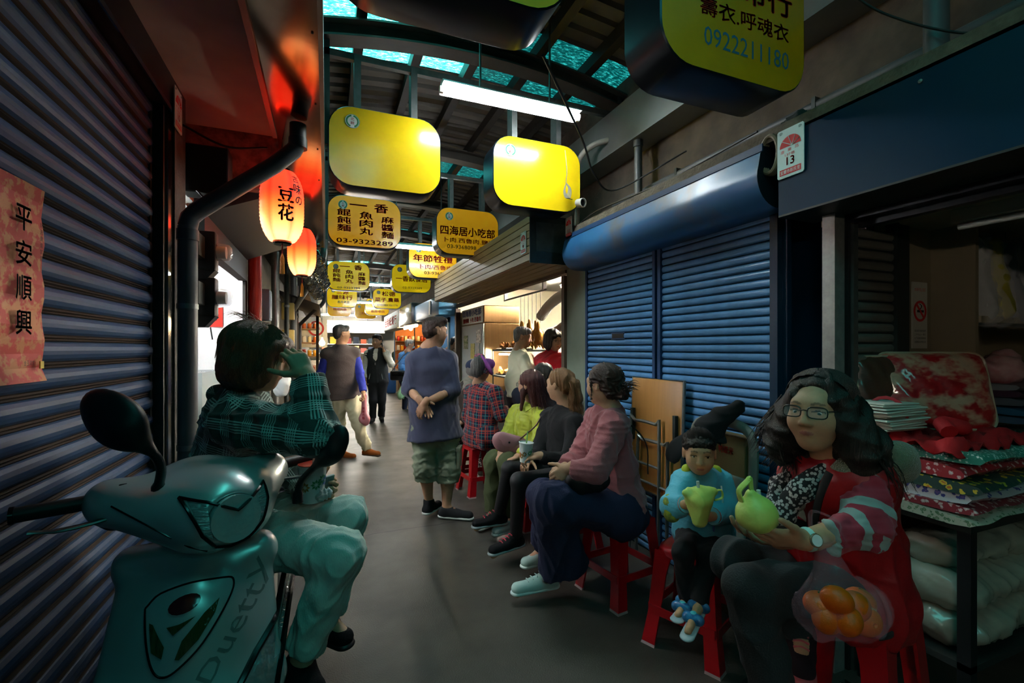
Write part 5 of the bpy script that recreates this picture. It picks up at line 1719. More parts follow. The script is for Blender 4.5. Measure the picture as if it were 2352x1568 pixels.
cp_ = [rc(nb - fv * .045 + p.side * .02 + UP * .01, nb + p.side * .085 + fv * .05 - UP * .03, .034, .02, .02), rc(nb - fv * .045 - p.side * .02 + UP * .01, nb - p.side * .085 + fv * .05 - UP * .03, .034, .02, .02), rc(nb - fv * .055 + UP * .015 + p.side * .03, nb - fv * .055 + UP * .015 - p.side * .03, .03, .03, .02)]
shell('collar', cp_, .006, m_plaidg, po)
p.wear('trousers', p.trousers(.016, .88, 1.06), M('pale_mint_denim', 'bccdc2', rough=.85, bump=.2, bs=300, var=.15, vs=8, stretch=(1, 1, .3)), .007, [(.006, 26, 6, None, 1), (.003, 70, 6, None, 1)])
p.shoe('L', '101012', '161618'); p.shoe('R', '101012', '161618')
PW = p

# --- stall keepers in the lit food stall
p = Person('old man with grey hair and cream jacket at the food stall', dict(
    head=(1200, 775, 5.3), neck=(1190, 806, 5.3), shL=(1206, 824, 5.15), shR=(1183, 822, 5.5), elL=(1212, 858, 5.05), elR=(1190, 860, 5.5), wrL=(1226, 832, 5.2), wrR=(1218, 842, 5.45),
    hipL=(1202, 905, 5.2), hipR=(1184, 903, 5.42), knL=(1200, 985, 5.2), knR=(1184, 982, 5.42), anL=(1198, 1062, 5.2), anR=(1184, 1055, 5.42), toL=(1218, 1082, 5.15), toR=(1204, 1076, 5.38)), RT * .9 - FW * .1 - UP * .15, 1.0, 1.1, 'd09a74', .010)
p.body(head_h=.006, hand_h=.006, eyes=True, hands=(('L', dict(dir=UP * .8 - RT * .1, back=RT, curl=.9)), ('R', dict(dir=UP * .6 + RT * .4, back=RT, curl=.9))), brow='6a625a'); p.finish()
short_hair(p, h_grey, h=.007)
p.wear('jacket', p.top(.03, 1, .022, hem=.04, belly=1.1), M('cream_jacket', 'ded3b4', rough=.85, bump=.15, bs=120), .010, [(.006, 26, 3, None, 1)])
p.wear('trousers', p.trousers(.02, .98), M('navy_trousers', '1f2433', rough=.9), .011)
p.shoe('L', '201a16', '2a241e', h=.008); p.shoe('R', '201a16', '2a241e', h=.008)
p = Person('woman with black bob and bright red down jacket in the food stall', dict(
    head=(1271, 782, 5.0), neck=(1268, 812, 5.05), shR=(1250, 826, 5.05), shL=(1287, 828, 5.0), elR=(1247, 862, 4.95), elL=(1296, 866, 4.9), wrR=(1272, 868, 4.8), wrL=(1288, 862, 4.78),
    hipR=(1258, 912, 5.05), hipL=(1284, 914, 5.0), knR=(1258, 1000, 5.05), knL=(1284, 1002, 5.0), anR=(1258, 1080, 5.05), anL=(1284, 1082, 5.0), toR=(1250, 1105, 4.9), toL=(1284, 1108, 4.85)), -FW * .7 + RT * .5 - UP * .1, .97, 1.05, 'e0b090', .010)
p.body(head_h=.005, hand_h=.006, look=(-.3, 0)); p.finish()
Rn = np.array(p.R)
p.hair([el(p.L(0, -.018, .045), (.09, .106, .088), Rn), el(p.L(.066, -.01, -.03), (.034, .065, .08), Rn, .03), el(p.L(-.066, -.01, -.03), (.034, .065, .08), Rn, .03), el(p.L(0, -.06, -.03), (.08, .055, .08), Rn, .03), el(p.L(.01, .07, .06), (.06, .03, .03), Rn, .02), el(p.L(0, .125, -.03), (.058, .068, .09), Rn, .01, None, '-')], h_black, .006)
spectacles(p, p.L, p.hs, mat=MATS['thin_frame'])
p.wear('down_jacket', p.top(.04, 1, .036, hem=.06), M('red_down', 'd01a28', rough=.4, sheen=.1), .009, [(.011, 48, 3, Vector((1, 0, 0)), 5)])
p.wear('trousers', p.trousers(.015, .98), M('navy_trousers'), .011)
p.shoe('L', '201a16', '2a241e', h=.008); p.shoe('R', '201a16', '2a241e', h=.008)
p = Person('black-haired customer mostly hidden behind the lime jacket', dict(
    head=(1246, 862, 4.35), neck=(1250, 892, 4.38), shL=(1268, 910, 4.25), shR=(1234, 908, 4.5), elL=(1272, 960, 4.2), elR=(1226, 955, 4.45), wrL=(1240, 975, 4.15), wrR=(1210, 972, 4.3),
    hipL=(1262, 1010, 4.3), hipR=(1244, 1008, 4.5), knL=(1212, 1010, 4.2), knR=(1200, 1005, 4.4), anL=(1214, 1110, 4.25), anR=(1202, 1100, 4.45), toL=(1190, 1130, 4.15), toR=(1180, 1120, 4.35)), -RT * .5 + FW * .8, .96, 1.0, 'c49676', .012)
p.body(head_h=.008, hand_h=.008, eyes=False); p.finish()
Rn = np.array(p.R)
p.hair([el(p.L(0, -.018, .04), (.088, .104, .086), Rn), el(p.L(0, -.06, -.03), (.08, .055, .08), Rn, .03), el(p.L(0, .125, -.03), (.06, .068, .09), Rn, .01, None, '-')], h_black, .008)
p.wear('jacket', p.top(.02, 1, .02), M('dark_grey_jacket', '26262a', rough=.9), .012)
p.wear('trousers', p.trousers(.02, .98), M('black_trousers'), .012)
p.shoe('L', '201a16', '2a241e', h=.009); p.shoe('R', '201a16', '2a241e', h=.009)

# ------------------------------------------------------------------ red plastic stools
m_stool = M('red_plastic', 'b0101a', rough=.28, coat=.3, var=.15, vs=9, col2='7d0a12')
m_foot = M('scuffed_foot', 'a08a88', rough=.7)


def stool(label, x, y, yaw=0, h=.47, grp='red plastic stools', wt=.135, wb=.185):
    t = thing('plastic_stool', label, 'stool', (x, y, 0), grp)
    R = rz(yaw)
    o = Vector((x, y, 0))
    W_ = lambda p: o + R @ Vector(p)
    mb = MB()
    rows = [(wt + .006, h - .045), (wt + .010, h - .018), (wt + .004, h - .005), (wt - .012, h), (wt - .06, h - .003)]
    per = 24
    for (w, z) in rows:
        for k in range(per):
            a = 2 * math.pi * k / per
            cx, sy = math.cos(a), math.sin(a)
            n_ = (abs(cx) ** 5 + abs(sy) ** 5) ** (-1 / 5)
            mb.v.append(tuple(W_((w * n_ * cx, w * n_ * sy, z))))
    for i in range(len(rows) - 1):
        for k in range(per):
            a, b = i * per + k, i * per + (k + 1) % per
            mb.f.append((a, b, b + per, a + per)); mb.m.append(0)
    mb.f.append(tuple(range((len(rows) - 1) * per, len(rows) * per))); mb.m.append(0)
    mb.build('seat', m_stool, t, 50)
    for sx in (-1, 1):
        for sy in (-1, 1):
            mb = MB()
            secs = []
            for (w, z, q) in ((wt + .004, h - .02, .085), (wt + .012, h - .12, .068), (wb - .02, .14, .06), (wb, .012, .066), (wb + .004, 0, .07)):
                c = Vector((sx * w, sy * w, z))
                th = .010
                pts = [(0, 0), (-sx * q, 0), (-sx * q, -sy * th), (-sx * th, -sy * th), (-sx * th, -sy * q), (0, -sy * q)]
                secs.append([W_((c.x + a, c.y + b, z)) for a, b in pts])
            for s_ in secs:
                mb.v += [tuple(p) for p in s_]
            for i in range(len(secs) - 1):
                for k in range(6):
                    a, b = i * 6 + k, i * 6 + (k + 1) % 6
                    mb.f.append((a, b, b + 6, a + 6)); mb.m.append(1 if i == 3 else 0)
            mb.f.append(tuple(range(24, 30))); mb.m.append(1)
            mb.build('leg', [m_stool, m_foot], t)
    for k in range(4):
        a = W_(Vector((wb - .03, wb - .06, .17)) if False else (rz(90 * k) @ Vector((wb - .022, -(wb - .03), .17))))
        b = W_(rz(90 * k) @ Vector((wb - .022, (wb - .03), .17)))
        mb = MB()
        d = (b - a).normalized(); n_ = d.cross(UP)
        mb.prism([(-.004, -.02), (.004, -.02), (.004, .02), (-.004, .02)], (b - a).length, (a, n_, UP, d))
        mb.build('rail', m_stool, t)
    return t


def gpos(px, d):
    p = at(px, 800, d)
    return p.x, p.y


stool('red plastic stool under the small boy', *gpos(1598, 2.235), 23)
stool('tall red stool under the woman in the red vest', *gpos(1948, 1.50), 12, .62, wt=.14, wb=.20)
stool('red plastic stool under the woman in the navy skirt', *gpos(1424, 2.70), 8)
stool('red plastic stool under the woman in black', *gpos(1302, 3.31), 12)
stool('red plastic stool under the woman in the lime jacket', *gpos(1226, 3.78), 5)
stool('red plastic stool under the woman in plaid with purple hat', *gpos(1102, 4.60), 6)
stool('red plastic stool under the hunched person in brown', *gpos(1072, 5.06), 0)
stool('red plastic stool under the customer behind the lime jacket', *gpos(1254, 4.42), 0)


# ------------------------------------------------------------------ the silver scooter
SCO = Vector((-.33, 1.555, 0))
RB = rz(180)
RH = rz(180 + 31)
Bw = lambda x, y, z: SCO + RB @ Vector((x, y, z))
Hw = lambda x, y, z: SCO + RH @ Vector((x, y, z))
m_silver = M('silver_paint', 'd2d6d3', rough=.3, metal=.5, coat=.6, coatr=.12, bump=.02, bs=400)
m_blkpl = M('black_plastic', '121315', rough=.45)
m_blkgl = M('black_gloss', '08090a', rough=.2)
m_chrome = M('chrome', 'd8dad8', rough=.08, metal=1.0)
m_lens = M('clear_lens', 'ffffff', rough=.03, alpha=.07, spec=.8)
m_refl = M('lamp_mirror', 'eef2f2', rough=.18, metal=.5, coat=.8, bump=.4, bs=40)
sco = thing('scooter', 'silver motor scooter with turned handlebar parked by the rusty shutter', 'scooter', SCO)
XB, YB = RB @ Vector((1, 0, 0)), RB @ Vector((0, 1, 0))
XH, YH = RH @ Vector((1, 0, 0)), RH @ Vector((0, 1, 0))


def sd_all(prims, P):
    A = np.full(len(P), .3)
    for q in prims:
        d = pdist(q, P); k = max(q['k'], 1e-5)
        if q['op'] == '-':
            h = np.clip(.5 + .5 * (d + A) / k, 0, 1); A = -(d * (1 - h) - A * h - k * h * (1 - h))
        else:
            h = np.clip(.5 + .5 * (d - A) / k, 0, 1); A = d * (1 - h) + A * h - k * h * (1 - h)
    return A


def drape(prims, pts, direc, start=.5, off=.003):
    """slide points along a direction until they meet the surface"""
    P = np.array([V3(p) for p in pts]); d = V3(Vector(direc).normalized())
    P = P - d * start
    t = np.zeros(len(P))
    for _ in range(60):
        s = sd_all(prims, P + d * t[:, None])
        t += np.clip(s, -.02, .05) * .85
    return P + d * (t - off)[:, None]


from mathutils.geometry import delaunay_2d_cdt


def patch(poly, step, fn, prims, direc, off=.003):
    """polygon in a 2-D front view filled with a triangle net and draped over the surface; fn maps 2-D to 3-D"""
    n = len(poly)
    pts = []
    for i in range(n):
        a, b = Vector(poly[i]), Vector(poly[(i + 1) % n])
        m = max(1, int((b - a).length / step))
        pts += [a.lerp(b, k / m) for k in range(m)]
    nb_ = len(pts)
    xs = [p.x for p in pts]; ys = [p.y for p in pts]
    x = min(xs)
    while x < max(xs):
        y = min(ys)
        while y < max(ys):
            pts.append(Vector((x + step * .31, y + step * .23)))
            y += step
        x += step
    v, e, f, *_ = delaunay_2d_cdt([Vector(p) for p in pts], [], [list(range(nb_))], 1, 1e-6)
    P3 = drape(prims, [fn(p.x, p.y) for p in v], direc, .5, off)
    return [tuple(p) for p in P3], [tuple(q) for q in f], P3[:nb_]


# handlebar cowl
cow = [rc(Hw(-.20, -.03, 1.035), Hw(.20, -.03, 1.035), .042, None, .03), el(Hw(0, .05, 1.02), (.15, .15, .085), np.array(RH), .05), el(Hw(0, .13, .985), (.095, .10, .095), np.array(RH), .05),
       rc(Hw(.19, -.01, 1.02), Hw(.06, .12, .97), .05, .07, .05), rc(Hw(-.19, -.01, 1.02), Hw(-.06, .12, .97), .05, .07, .05), rc(Hw(0, -.03, 1.0), Hw(0, .05, .93), .10, .08, .04)]
cow0 = [dict(q) for q in cow]
cow_cut = cow + [el(Hw(0, .225, .985), (.062, .085, .058), np.array(RH), .012, op='-')]
co = shell('handlebar_cowl', cow_cut, .0055, m_silver, sco, 3)
LP = [(.105, 1.052), (.06, 1.038), (.0, 1.008), (-.055, 1.038), (-.088, 1.052), (-.090, 1.01), (-.072, .955), (-.04, .918), (0, .905), (.04, .918), (.072, .958), (.092, 1.01)]
hfn = lambda x, z: Hw(x, 0, z)
vs, fs, bd = patch(LP, .012, hfn, cow0, -YH, .005)
lo_ = MB().add(vs, fs).build('headlamp_lens', m_lens, sco, True)
MB().tube([Vector(p) for p in bd] + [Vector(bd[0])], .0042, 6).build('headlamp_rim', m_blkgl, sco, True)
cen = Hw(0, .17, .985)
mb = MB()
bowl = []
for i in range(9):
    r_ = .060 * math.sin(i / 8 * math.pi / 2); yy = .085 * (1 - math.cos(i / 8 * math.pi / 2))
    bowl.append((r_, yy))
Rb = Matrix((XH, UP, -YH)).transposed()
Rbowl = Matrix((XH, UP.cross(YH) * -1, YH)).transposed()
mb.lathe([(r_, y_) for r_, y_ in bowl], Hw(0, .142, .985), 24, R=Matrix((XH, UP, YH)).transposed())
mb.build('headlamp_reflector', m_refl, sco, True)
MB().lathe([(.012, 0), (.012, .03), (0, .036)], Hw(0, .15, .985), 12, R=Matrix((XH, UP, YH)).transposed()).build('bulb', m_chrome, sco, True)
# side reflector wings inside the lens outline
for s in (1, -1):
    WP = [(s * .094, 1.045), (s * .062, 1.03), (s * .058, .985), (s * .05, .945), (s * .07, .965), (s * .086, 1.01)]
    vs, fs, _ = patch(WP, .012, hfn, cow0, -YH, .0022)
    MB().add(vs, fs).build('reflector_wing', M('ribbed_mirror', 'c4cccb', rough=.15, metal=.6, bump=.9, bs=40, stretch=(1, 1, 8)), sco)
MB().rbox(tuple(Hw(.16, -.015, 1.073) - Vector((.03, .03, .004))), tuple(Hw(.16, -.015, 1.073) + Vector((.03, .03, .004))), .004, R=RH @ rz(0)).build('cowl_slot', m_blkpl, sco)
sm = drape(cow0, [hfn(*p) for p in [(.21, 1.035), (.17, 1.0), (.13, .965), (.09, .93), (.05, .905)]], -YH, .5, .001)
MB().tube([Vector(p) for p in sm], .0022, 5).build('cowl_seam', m_blkgl, sco, True)
# grips, levers
for s in (1, -1):
    MB().tube([Hw(s * .18, -.04, 1.035), Hw(s * .22, -.045, 1.033), Hw(s * .225, -.045, 1.033), Hw(s * .36, -.075, 1.03)], [.014, .014, .019, .0185], 14).build('grip', m_blkpl, sco, True)
    MB().tube([Hw(s * .36, -.075, 1.03), Hw(s * .368, -.077, 1.03)], .021, 14).build('grip_end', m_blkgl, sco, True)
    MB().tube(curve([Hw(s * .17, .015, 1.02), Hw(s * .21, .03, 1.005), Hw(s * .29, .012, .995), Hw(s * .345, -.01, 1.0)], 5), [.008] * 12 + [.006, .006, .006, .008], 8, flat=.6).build('brake_lever', M('grey_lever', '6a6e6c', rough=.3, metal=.9), sco, True)
    shell('switch_block', [rc(Hw(s * .185, -.03, 1.03), Hw(s * .215, -.035, 1.025), .032, .028, .02), rc(Hw(s * .19, -.02, .985), Hw(s * .21, -.03, 1.0), .03, .028, .02)], .006, m_blkpl, sco)
# mirrors
for (b0, b1, b2, c_, u_, v_, n_, a_, b_) in (((364, 1118, 1.17), (370, 1075, 1.15), (352, 1040, 1.13), (262, 962, 1.10), RT * .75 - UP * .62, RT * .62 + UP * .75, FW, .088, .055),
                                             ((684, 1132, 1.46), (692, 1105, 1.45), (722, 1072, 1.45), (764, 1028, 1.44), RT * .42 + UP * .9, RT * .9 - UP * .42, FW, .075, .042)):
    B = [at(*b0), at(*b1), at(*b2)]
    cc = at(*c_)
    stem = curve([B[0] - UP * .03, B[0], B[1], B[2], B[2].lerp(cc, .5)], 4)
    so = MB().tube(stem, [.016] * 5 + [.011] * (len(stem) - 5), 10).build('mirror_stem', m_blkpl, sco, True)
    u, v = Vector(u_).normalized(), Vector(v_).normalized(); nn = u.cross(v)
    Rm = np.array(Matrix((u, v, nn)).transposed())
    mo = shell('mirror_shell', [el(cc - u * a_ * .18, (a_ * .85, b_, .022), Rm, .02), el(cc + u * a_ * .25, (a_ * .75, b_ * 1.05, .024), Rm, .03), rc(cc + u * a_ * .4, B[2], b_ * .55, .012, .03)] if c_[0] < 500 else
               [el(cc + u * a_ * .15, (a_ * .9, b_, .022), Rm, .02), rc(cc - u * a_ * .2, B[2], b_ * .6, .012, .03)], .005, m_blkpl, sco, 3)
    gl = MB()
    gl.add([cc + nn * (.0235 if nn.dot(FW) > 0 else -.0235) + u * a_ * .72 * math.cos(t * math.pi / 10) + v * b_ * .8 * math.sin(t * math.pi / 10) for t in range(20)], [tuple(range(20))])
    gl.build('mirror_glass', m_chrome, mo)
# apron
apr = [rc(Bw(0, .03, .80), Bw(0, .12, .52), .085, .10, .03, ax=XB, s=2.15), rc(Bw(0, .12, .52), Bw(0, .17, .36), .10, .085, .04, ax=XB, s=2.0), rc(Bw(-.15, .03, .845), Bw(.15, .03, .845), .045, None, .03), el(Bw(0, .12, .66), (.12, .07, .16), np.array(RB), .06)]
shell('front_apron', apr, .007, m_silver, sco, 3)
aq = lambda px, py: (-(px - 432) * .00114, .753 - (py - 1380) * .00114)
afn = lambda x, z: Bw(x, 0, z)
adir = -YB
TRI = [aq(*p) for p in [(355, 1362), (382, 1336), (440, 1322), (500, 1330), (518, 1342), (512, 1372), (470, 1440), (428, 1480), (402, 1492), (382, 1480), (368, 1440)]]
TRI = [(q.x, q.y) for q in curve([(x, z, 0) for x, z in TRI + TRI[:1]], 4)[:-1]]
vs, fs, bd = patch(TRI, .012, afn, apr, adir, .005)
em = MB().add(vs, fs).build('emblem_panel', m_silver, sco, True)
MB().tube([Vector(p) for p in bd] + [Vector(bd[0])], .0028, 5).build('panel_seam', m_blkgl, em, True)
vs, fs, _ = patch([aq(432 + 30 * math.cos(t * .3927) , 1356 - 17 * math.sin(t * .3927) - 5 * math.cos(t * .3927)) for t in range(16)], .006, afn, apr, adir, .011)
MB().add(vs, fs).build('red_badge', M('red_badge', '5c1014', rough=.12, coat=.6), em, True)
for poly in ([(368, 1385), (376, 1388), (400, 1432), (396, 1455), (376, 1440)], [(402, 1395), (425, 1392), (455, 1382), (415, 1412)], [(420, 1460), (432, 1425), (470, 1380), (496, 1360), (490, 1385), (462, 1430), (428, 1462)]):
    vs, fs, _ = patch([aq(*p) for p in poly], .008, afn, apr, adir, .009)
    MB().add(vs, fs).build('indicator_lens', M('olive_lens', '3c4420', rough=.1, coat=.8, bump=.9, bs=90, stretch=(1, 1, .2)), em)
# side lamp on the rider's left, lower corner
LL = [aq(*p) for p in [(612, 1450), (570, 1500), (528, 1568), (500, 1640), (560, 1660), (610, 1600), (622, 1520)]]
vs, fs, bd = patch(LL, .014, afn, apr, adir, .004)
MB().add(vs, fs).build('side_lamp', M('side_lamp_glass', 'b4bebe', rough=.08, metal=.6, coat=1, bump=.8, bs=38), sco, True)
MB().tube([Vector(p) for p in bd] + [Vector(bd[0])], .009, 6).build('side_lamp_rim', m_blkgl, sco, True)
tx = MB()
co_, fs_ = text_raw('DuettX', .0)
mn, mx = co_.min(0), co_.max(0)
P2 = []
o2 = Vector(aq(486, 1528)); ex = Vector((aq(612, 1334)[0] - o2.x, aq(612, 1334)[1] - o2.y)); ey = Vector((-ex.y, ex.x)).normalized() * -.052
ey = Vector((ex.y, -ex.x)).normalized() * .05
if ey.y < 0:
    ey = -ey
for p_ in co_:
    u, v = (p_[0] - mn[0]) / (mx[0] - mn[0]), (p_[1] - mn[1]) / (mx[1] - mn[1])
    q = o2 + ex * (u + .0 * v) + ey * v * (.75 + .5 * u)
    P2.append(afn(q.x, q.y))
tx.add([tuple(p) for p in drape(apr, P2, adir, .5, .0015)], fs_)
tx.build('character_print', M('grey_decal', '8b9794', rough=.3, metal=.5), sco)
vs, fs, _ = patch([aq(*p) for p in [(604, 1340), (620, 1328), (628, 1350), (612, 1374)]], .01, afn, apr, adir, .0018)
MB().add(vs, fs).build('chequer_decal', M('dark_decal', '20262a', rough=.3, var=1, vs=130, col2='c8ccd0', thr=(.5, .52)), sco)
# fork, wheels, fenders, floorboard, seat
def wheel(c, r, nm):
    w = link(nm, MB().lathe([(r - .07, -.03), (r - .02, -.045), (r, -.02), (r, .02), (r - .02, .045), (r - .07, .03)], (0, 0, 0), 32, 0, Matrix.Rotation(math.pi / 2, 3, 'Y')).mesh(nm, M('tyre', '141414', rough=.85), 40), sco, c)
    return w
wheel(Bw(0, .27, .225), .225, 'front_wheel'); wheel(Bw(0, -.93, .225), .225, 'rear_wheel')
for c in (Bw(0, .27, .225), Bw(0, -.93, .225)):
    MB().lathe([(.05, -.05), (.155, -.03), (.155, .03), (.05, .05)], c, 20, 0, Matrix.Rotation(math.pi / 2, 3, 'Y')).build('wheel_rim', m_steel, sco, True)
shell('front_fender', [rc(Bw(0, .12, .46), Bw(0, .33, .44), .075, .06, .05), rc(Bw(0, .33, .44), Bw(0, .50, .30), .06, .045, .04), el(Bw(0, .27, .225), (.09, .245, .245), np.array(RB), .01, None, '-')], .009, m_silver, sco)
MB().tube([Bw(0, .0, .95), Bw(0, .18, .5), Bw(.06, .27, .225)], .02, 8).build('fork', m_dsteel, sco, True)
MB().rbox(tuple(Bw(.15, -.05, .24)), tuple(Bw(-.15, -.42, .31))if False else (SCO.x + .15, SCO.y + .42, .31), .02).build('floorboard', m_blkpl, sco, True) if False else MB().rbox((SCO.x - .15, SCO.y - .06, .24), (SCO.x + .15, SCO.y + .42, .31), .02).build('floorboard', m_blkpl, sco, True)
shell('rear_body', [rc(Bw(0, -.42, .42), Bw(0, -1.05, .62), .14, .10, .05, ax=XB, s=1.1), rc(Bw(0, -.45, .60), Bw(0, -.95, .62), .11, .09, .05, ax=XB, s=1.2)], .012, m_silver, sco)
shell('seat', [rc(Bw(0, -.28, .695), Bw(0, -.62, .675), .055, .07, .04, ax=XB, s=1.9), rc(Bw(0, -.62, .69), Bw(0, -1.05, .72), .07, .055, .04, ax=XB, s=1.8), rc(Bw(0, -.3, .64), Bw(0, -.45, .55), .06, .09, .04, ax=XB, s=1.6)], .010, M('black_vinyl', '151515', rough=.5), sco)
MB().tube([Bw(.09, -.55, .30), Bw(.16, -.60, .06), Bw(.17, -.66, 0.012)], .012, 8).build('stand', m_dsteel, sco, True)
MB().tube([Bw(-.12, -.35, .30), Bw(-.14, -.95, .30)], .045, 10).build('muffler', m_dsteel, sco, True)

# paper cup, phone and tissue in her lap
def cup(label, c, h=.115, r0=.033, r1=.045, tilt=None, straw='e8e8e4', lid=None, dirv=None):
    t = thing('paper_cup', label, 'cup', c)
    ax_ = Vector(dirv or (0, 0, 1)).normalized()
    x_ = ax_.orthogonal().normalized(); Rm = Matrix((x_, ax_.cross(x_), ax_)).transposed()
    pr = [(r0 * .9, 0.002), (r0, 0), (r1, h), (r1 + .003, h + .002), (r1 - .002, h + .004), (r1 - .004, h - .004)]
    MB().lathe(pr, c, 28, R=Rm).build('cup_wall', M('white_paper', 'd9e2de', rough=.5), t, 50)
    cols = ['2f6ab0', 'd2702a', '3a8a5a', 'c83a3a', '8a6a2a']
    petals = {}
    g = random.Random(int(c[0] * 1000))
    fl = [MB() for _ in cols]
    for i in range(11):
        a0 = i * 2.4; zz = .02 + .075 * ((i * 37) % 11) / 11 * h / .115
        ci = i % 5
        for k in range(8):
            pts = []
            for (u, v) in ((.004, 0), (.011, .0045), (.019, 0), (.011, -.0045)):
                ang = k * math.pi / 4
                du, dv = u * math.cos(ang) - v * math.sin(ang), u * math.sin(ang) + v * math.cos(ang)
                z_ = zz + dv
                rr = r0 + (r1 - r0) * z_ / h + .0008
                th_ = a0 + du / rr
                pts.append(Vector(c) + Rm @ Vector((rr * math.cos(th_), rr * math.sin(th_), z_)))
            fl[ci].add(pts, [(0, 1, 2, 3)])
    for ci, f_ in enumerate(fl):
        f_.build('flower_print', M('flower_' + cols[ci], cols[ci], rough=.6), t)['kind'] = 'stuff'
    if lid:
        MB().lathe([(0, h + .004), (r1, h + .003), (r1 + .001, h + .006), (0, h + .007)], c, 24, R=Rm).build('film_lid', M('film_' + lid, lid, rough=.25), t, True)
    if straw:
        s0 = Vector(c) + ax_ * h * .7
        MB().tube([s0, s0 + ax_ * .11 + x_ * .012], .0045, 8).build('straw', M('straw_' + straw, straw, rough=.3), t, True)
    return t


cup('flowered paper cup with red film lid in the lap of the plaid-shirted woman', at(718, 1150, 1.60), .125, .034, .047, lid='c84a3a')
ph = thing('smartphone', 'smartphone in a marbled case beside the cup on the scooter', 'phone', at(752, 1110, 1.62))
MB().rbox(tuple(at(748, 1112, 1.64) - Vector((.006, .03, .035))), tuple(at(748, 1112, 1.64) + Vector((.006, .03, .035))), .006, R=rxyz(0, 20, -50)).build('phone_case', M('marbled_case', '9fb4ac', rough=.4, var=.8, vs=30, col2='3a4a46'), ph, True)
ts = shell('tissue', [el(at(742, 1140, 1.58), (.022, .02, .016), None, .01), el(at(752, 1132, 1.59), (.016, .02, .014), None, .01)], .004, M('tissue', 'cfd6d2', rough=.9), None, 1, [(.006, 140, 3, None, 1)])
tag(ts, 'crumpled white tissue beside the cup on the plaid-shirted woman\'s lap', 'tissue')
cup('flowered paper cup with green straw in the hand of the woman in black', at(1206, 1060, 3.0), .125, .034, .046, straw='8fd07a', dirv=(.05, -.05, 1))


# ------------------------------------------------------------------ hanging yellow signs
def rrect(w, h, r, n=7):
    pts = []
    for cx, cy, a0 in ((w / 2 - r, h / 2 - r, 0), (-w / 2 + r, h / 2 - r, 90), (-w / 2 + r, -h / 2 + r, 180), (w / 2 - r, -h / 2 + r, 270)):
        for k in range(n + 1):
            a = math.radians(a0 + 90 * k / n)
            pts.append((cx + r * math.cos(a), cy + r * math.sin(a)))
    return pts


def sign(label, x, y, lines, mat=m_yellow, emblem=True, w=.75, h=.53, z=2.77, d=.22, rim=m_navy, deep=True):
    t = thing('hanging_sign', label, 'sign', (x, y, z - h / 2), 'yellow signs hung across the lane')
    out = rrect(w, h, .15)
    n = len(out)
    y0, y1 = y - .02, y - .02 + d
    mb = MB()
    ring = lambda s, yy: [(x + p[0] * s, yy, z + p[1] * s) for p in out]
    mb.v = ring(.985, y0 - .006) + ring(1.0, y0) + ring(1.0, y1) + ring(.985, y1 + .006)
    for i in range(3):
        for k in range(n):
            a, b = i * n + k, i * n + (k + 1) % n
            mb.f.append((a, b, b + n, a + n)); mb.m.append(0)
    mb.f.append(tuple(range(3 * n, 4 * n))); mb.m.append(0)
    mb.build('rim', rim, t, 40)
    f_ = [(x + p[0] * .985, y0 - .005, z + p[1] * .985) for p in out]
    MB().add(f_, [tuple(range(n))]).build('face_panel', mat, t)
    fr_ = ((x, y0 - .005, z), (1, 0, 0), (0, 0, 1), (0, -1, 0))
    for (body, box, mt, wt_) in lines:
        tb = MB()
        text_on(tb, body, box, fr_, wt_)
        tb.build('character_print', mt, t)
    if emblem:
        ex_, ez_ = (-.225 * w / .75, .165 * h / .53)
        if isinstance(emblem, tuple):
            ex_, ez_ = emblem
        c = Vector((x + ex_, y0 - .006, z + ez_))
        eo = MB().lathe([(.047, 0), (.047, .002), (0, .002)], c, 28, 0, Matrix.Rotation(math.pi / 2, 3, 'X')).build('emblem', m_wht, t, True)
        rg = MB()
        for a0, a1 in ((100, 250), (290, 440)):
            rg.tube(arc(c - Vector((0, .0026, 0)), .036, a0, a1, 14, (1, 0, 0), (0, 0, 1)), .0052, 4, flat=.3, upv=(0, 1, 0))
        rg.tube(arc(c - Vector((0, .0024, 0)), .0455, 0, 360, 26, (1, 0, 0), (0, 0, 1)), .0012, 4)
        rg.build('wreath', m_green, eo)
        g = MB()
        text_on(g, '北', (-.012, .004, .012, .024), (c - Vector((0, .0022, 0)), (1, 0, 0), (0, 0, 1), (0, -1, 0)), .01)
        text_on(g, '館', (-.012, -.022, .012, -.002), (c - Vector((0, .0022, 0)), (1, 0, 0), (0, 0, 1), (0, -1, 0)), .01)
        g.build('emblem_print', m_red, eo)
    for sx in (-.19, .19):
        near = min(abs(y - q) for q in TR) < .12
        MB().box((x + sx - .022, y, z + h / 2 - .01), (x + sx + .022, y + .1, 3.4 if near else zr(x + sx) + .004)).build('hanger', m_steel if deep else m_tealst, t)
    return t


XS1, XS2 = .385, 1.53
noodle = [('一', (-.16, .17, .02, .185), m_red, .02), ('香', (.09, .115, .24, .215), m_red, .035)] + [
    (c, (-.285, .02 - k * .082 + .03, -.145, .095 - k * .082 + .03), m_red, .03) for k, c in enumerate('餛飩麵')] + [
    (c, (-.06, .015 - k * .085 + .02, .08, .095 - k * .085 + .02), m_red, .03) for k, c in enumerate('魚肉丸')] + [
    (c, (.165, .0 - k * .082 + .01, .30, .075 - k * .082 + .01), m_red, .03) for k, c in enumerate('麻醬麵')]
sign('blank bright yellow hanging sign on the left, near the brightest tube lamp', XS1, 3.28, [])
s_r1 = sign('blank bright yellow hanging sign with a looped cable on its face', XS2, 3.28, [], emblem=(-.235, .155))
sign('amber noodle shop sign with three columns of red characters and big telephone number', XS1, 5.2, noodle + [('03-9323289', (-.29, -.235, .29, -.185), m_red, .02)], m_amber)
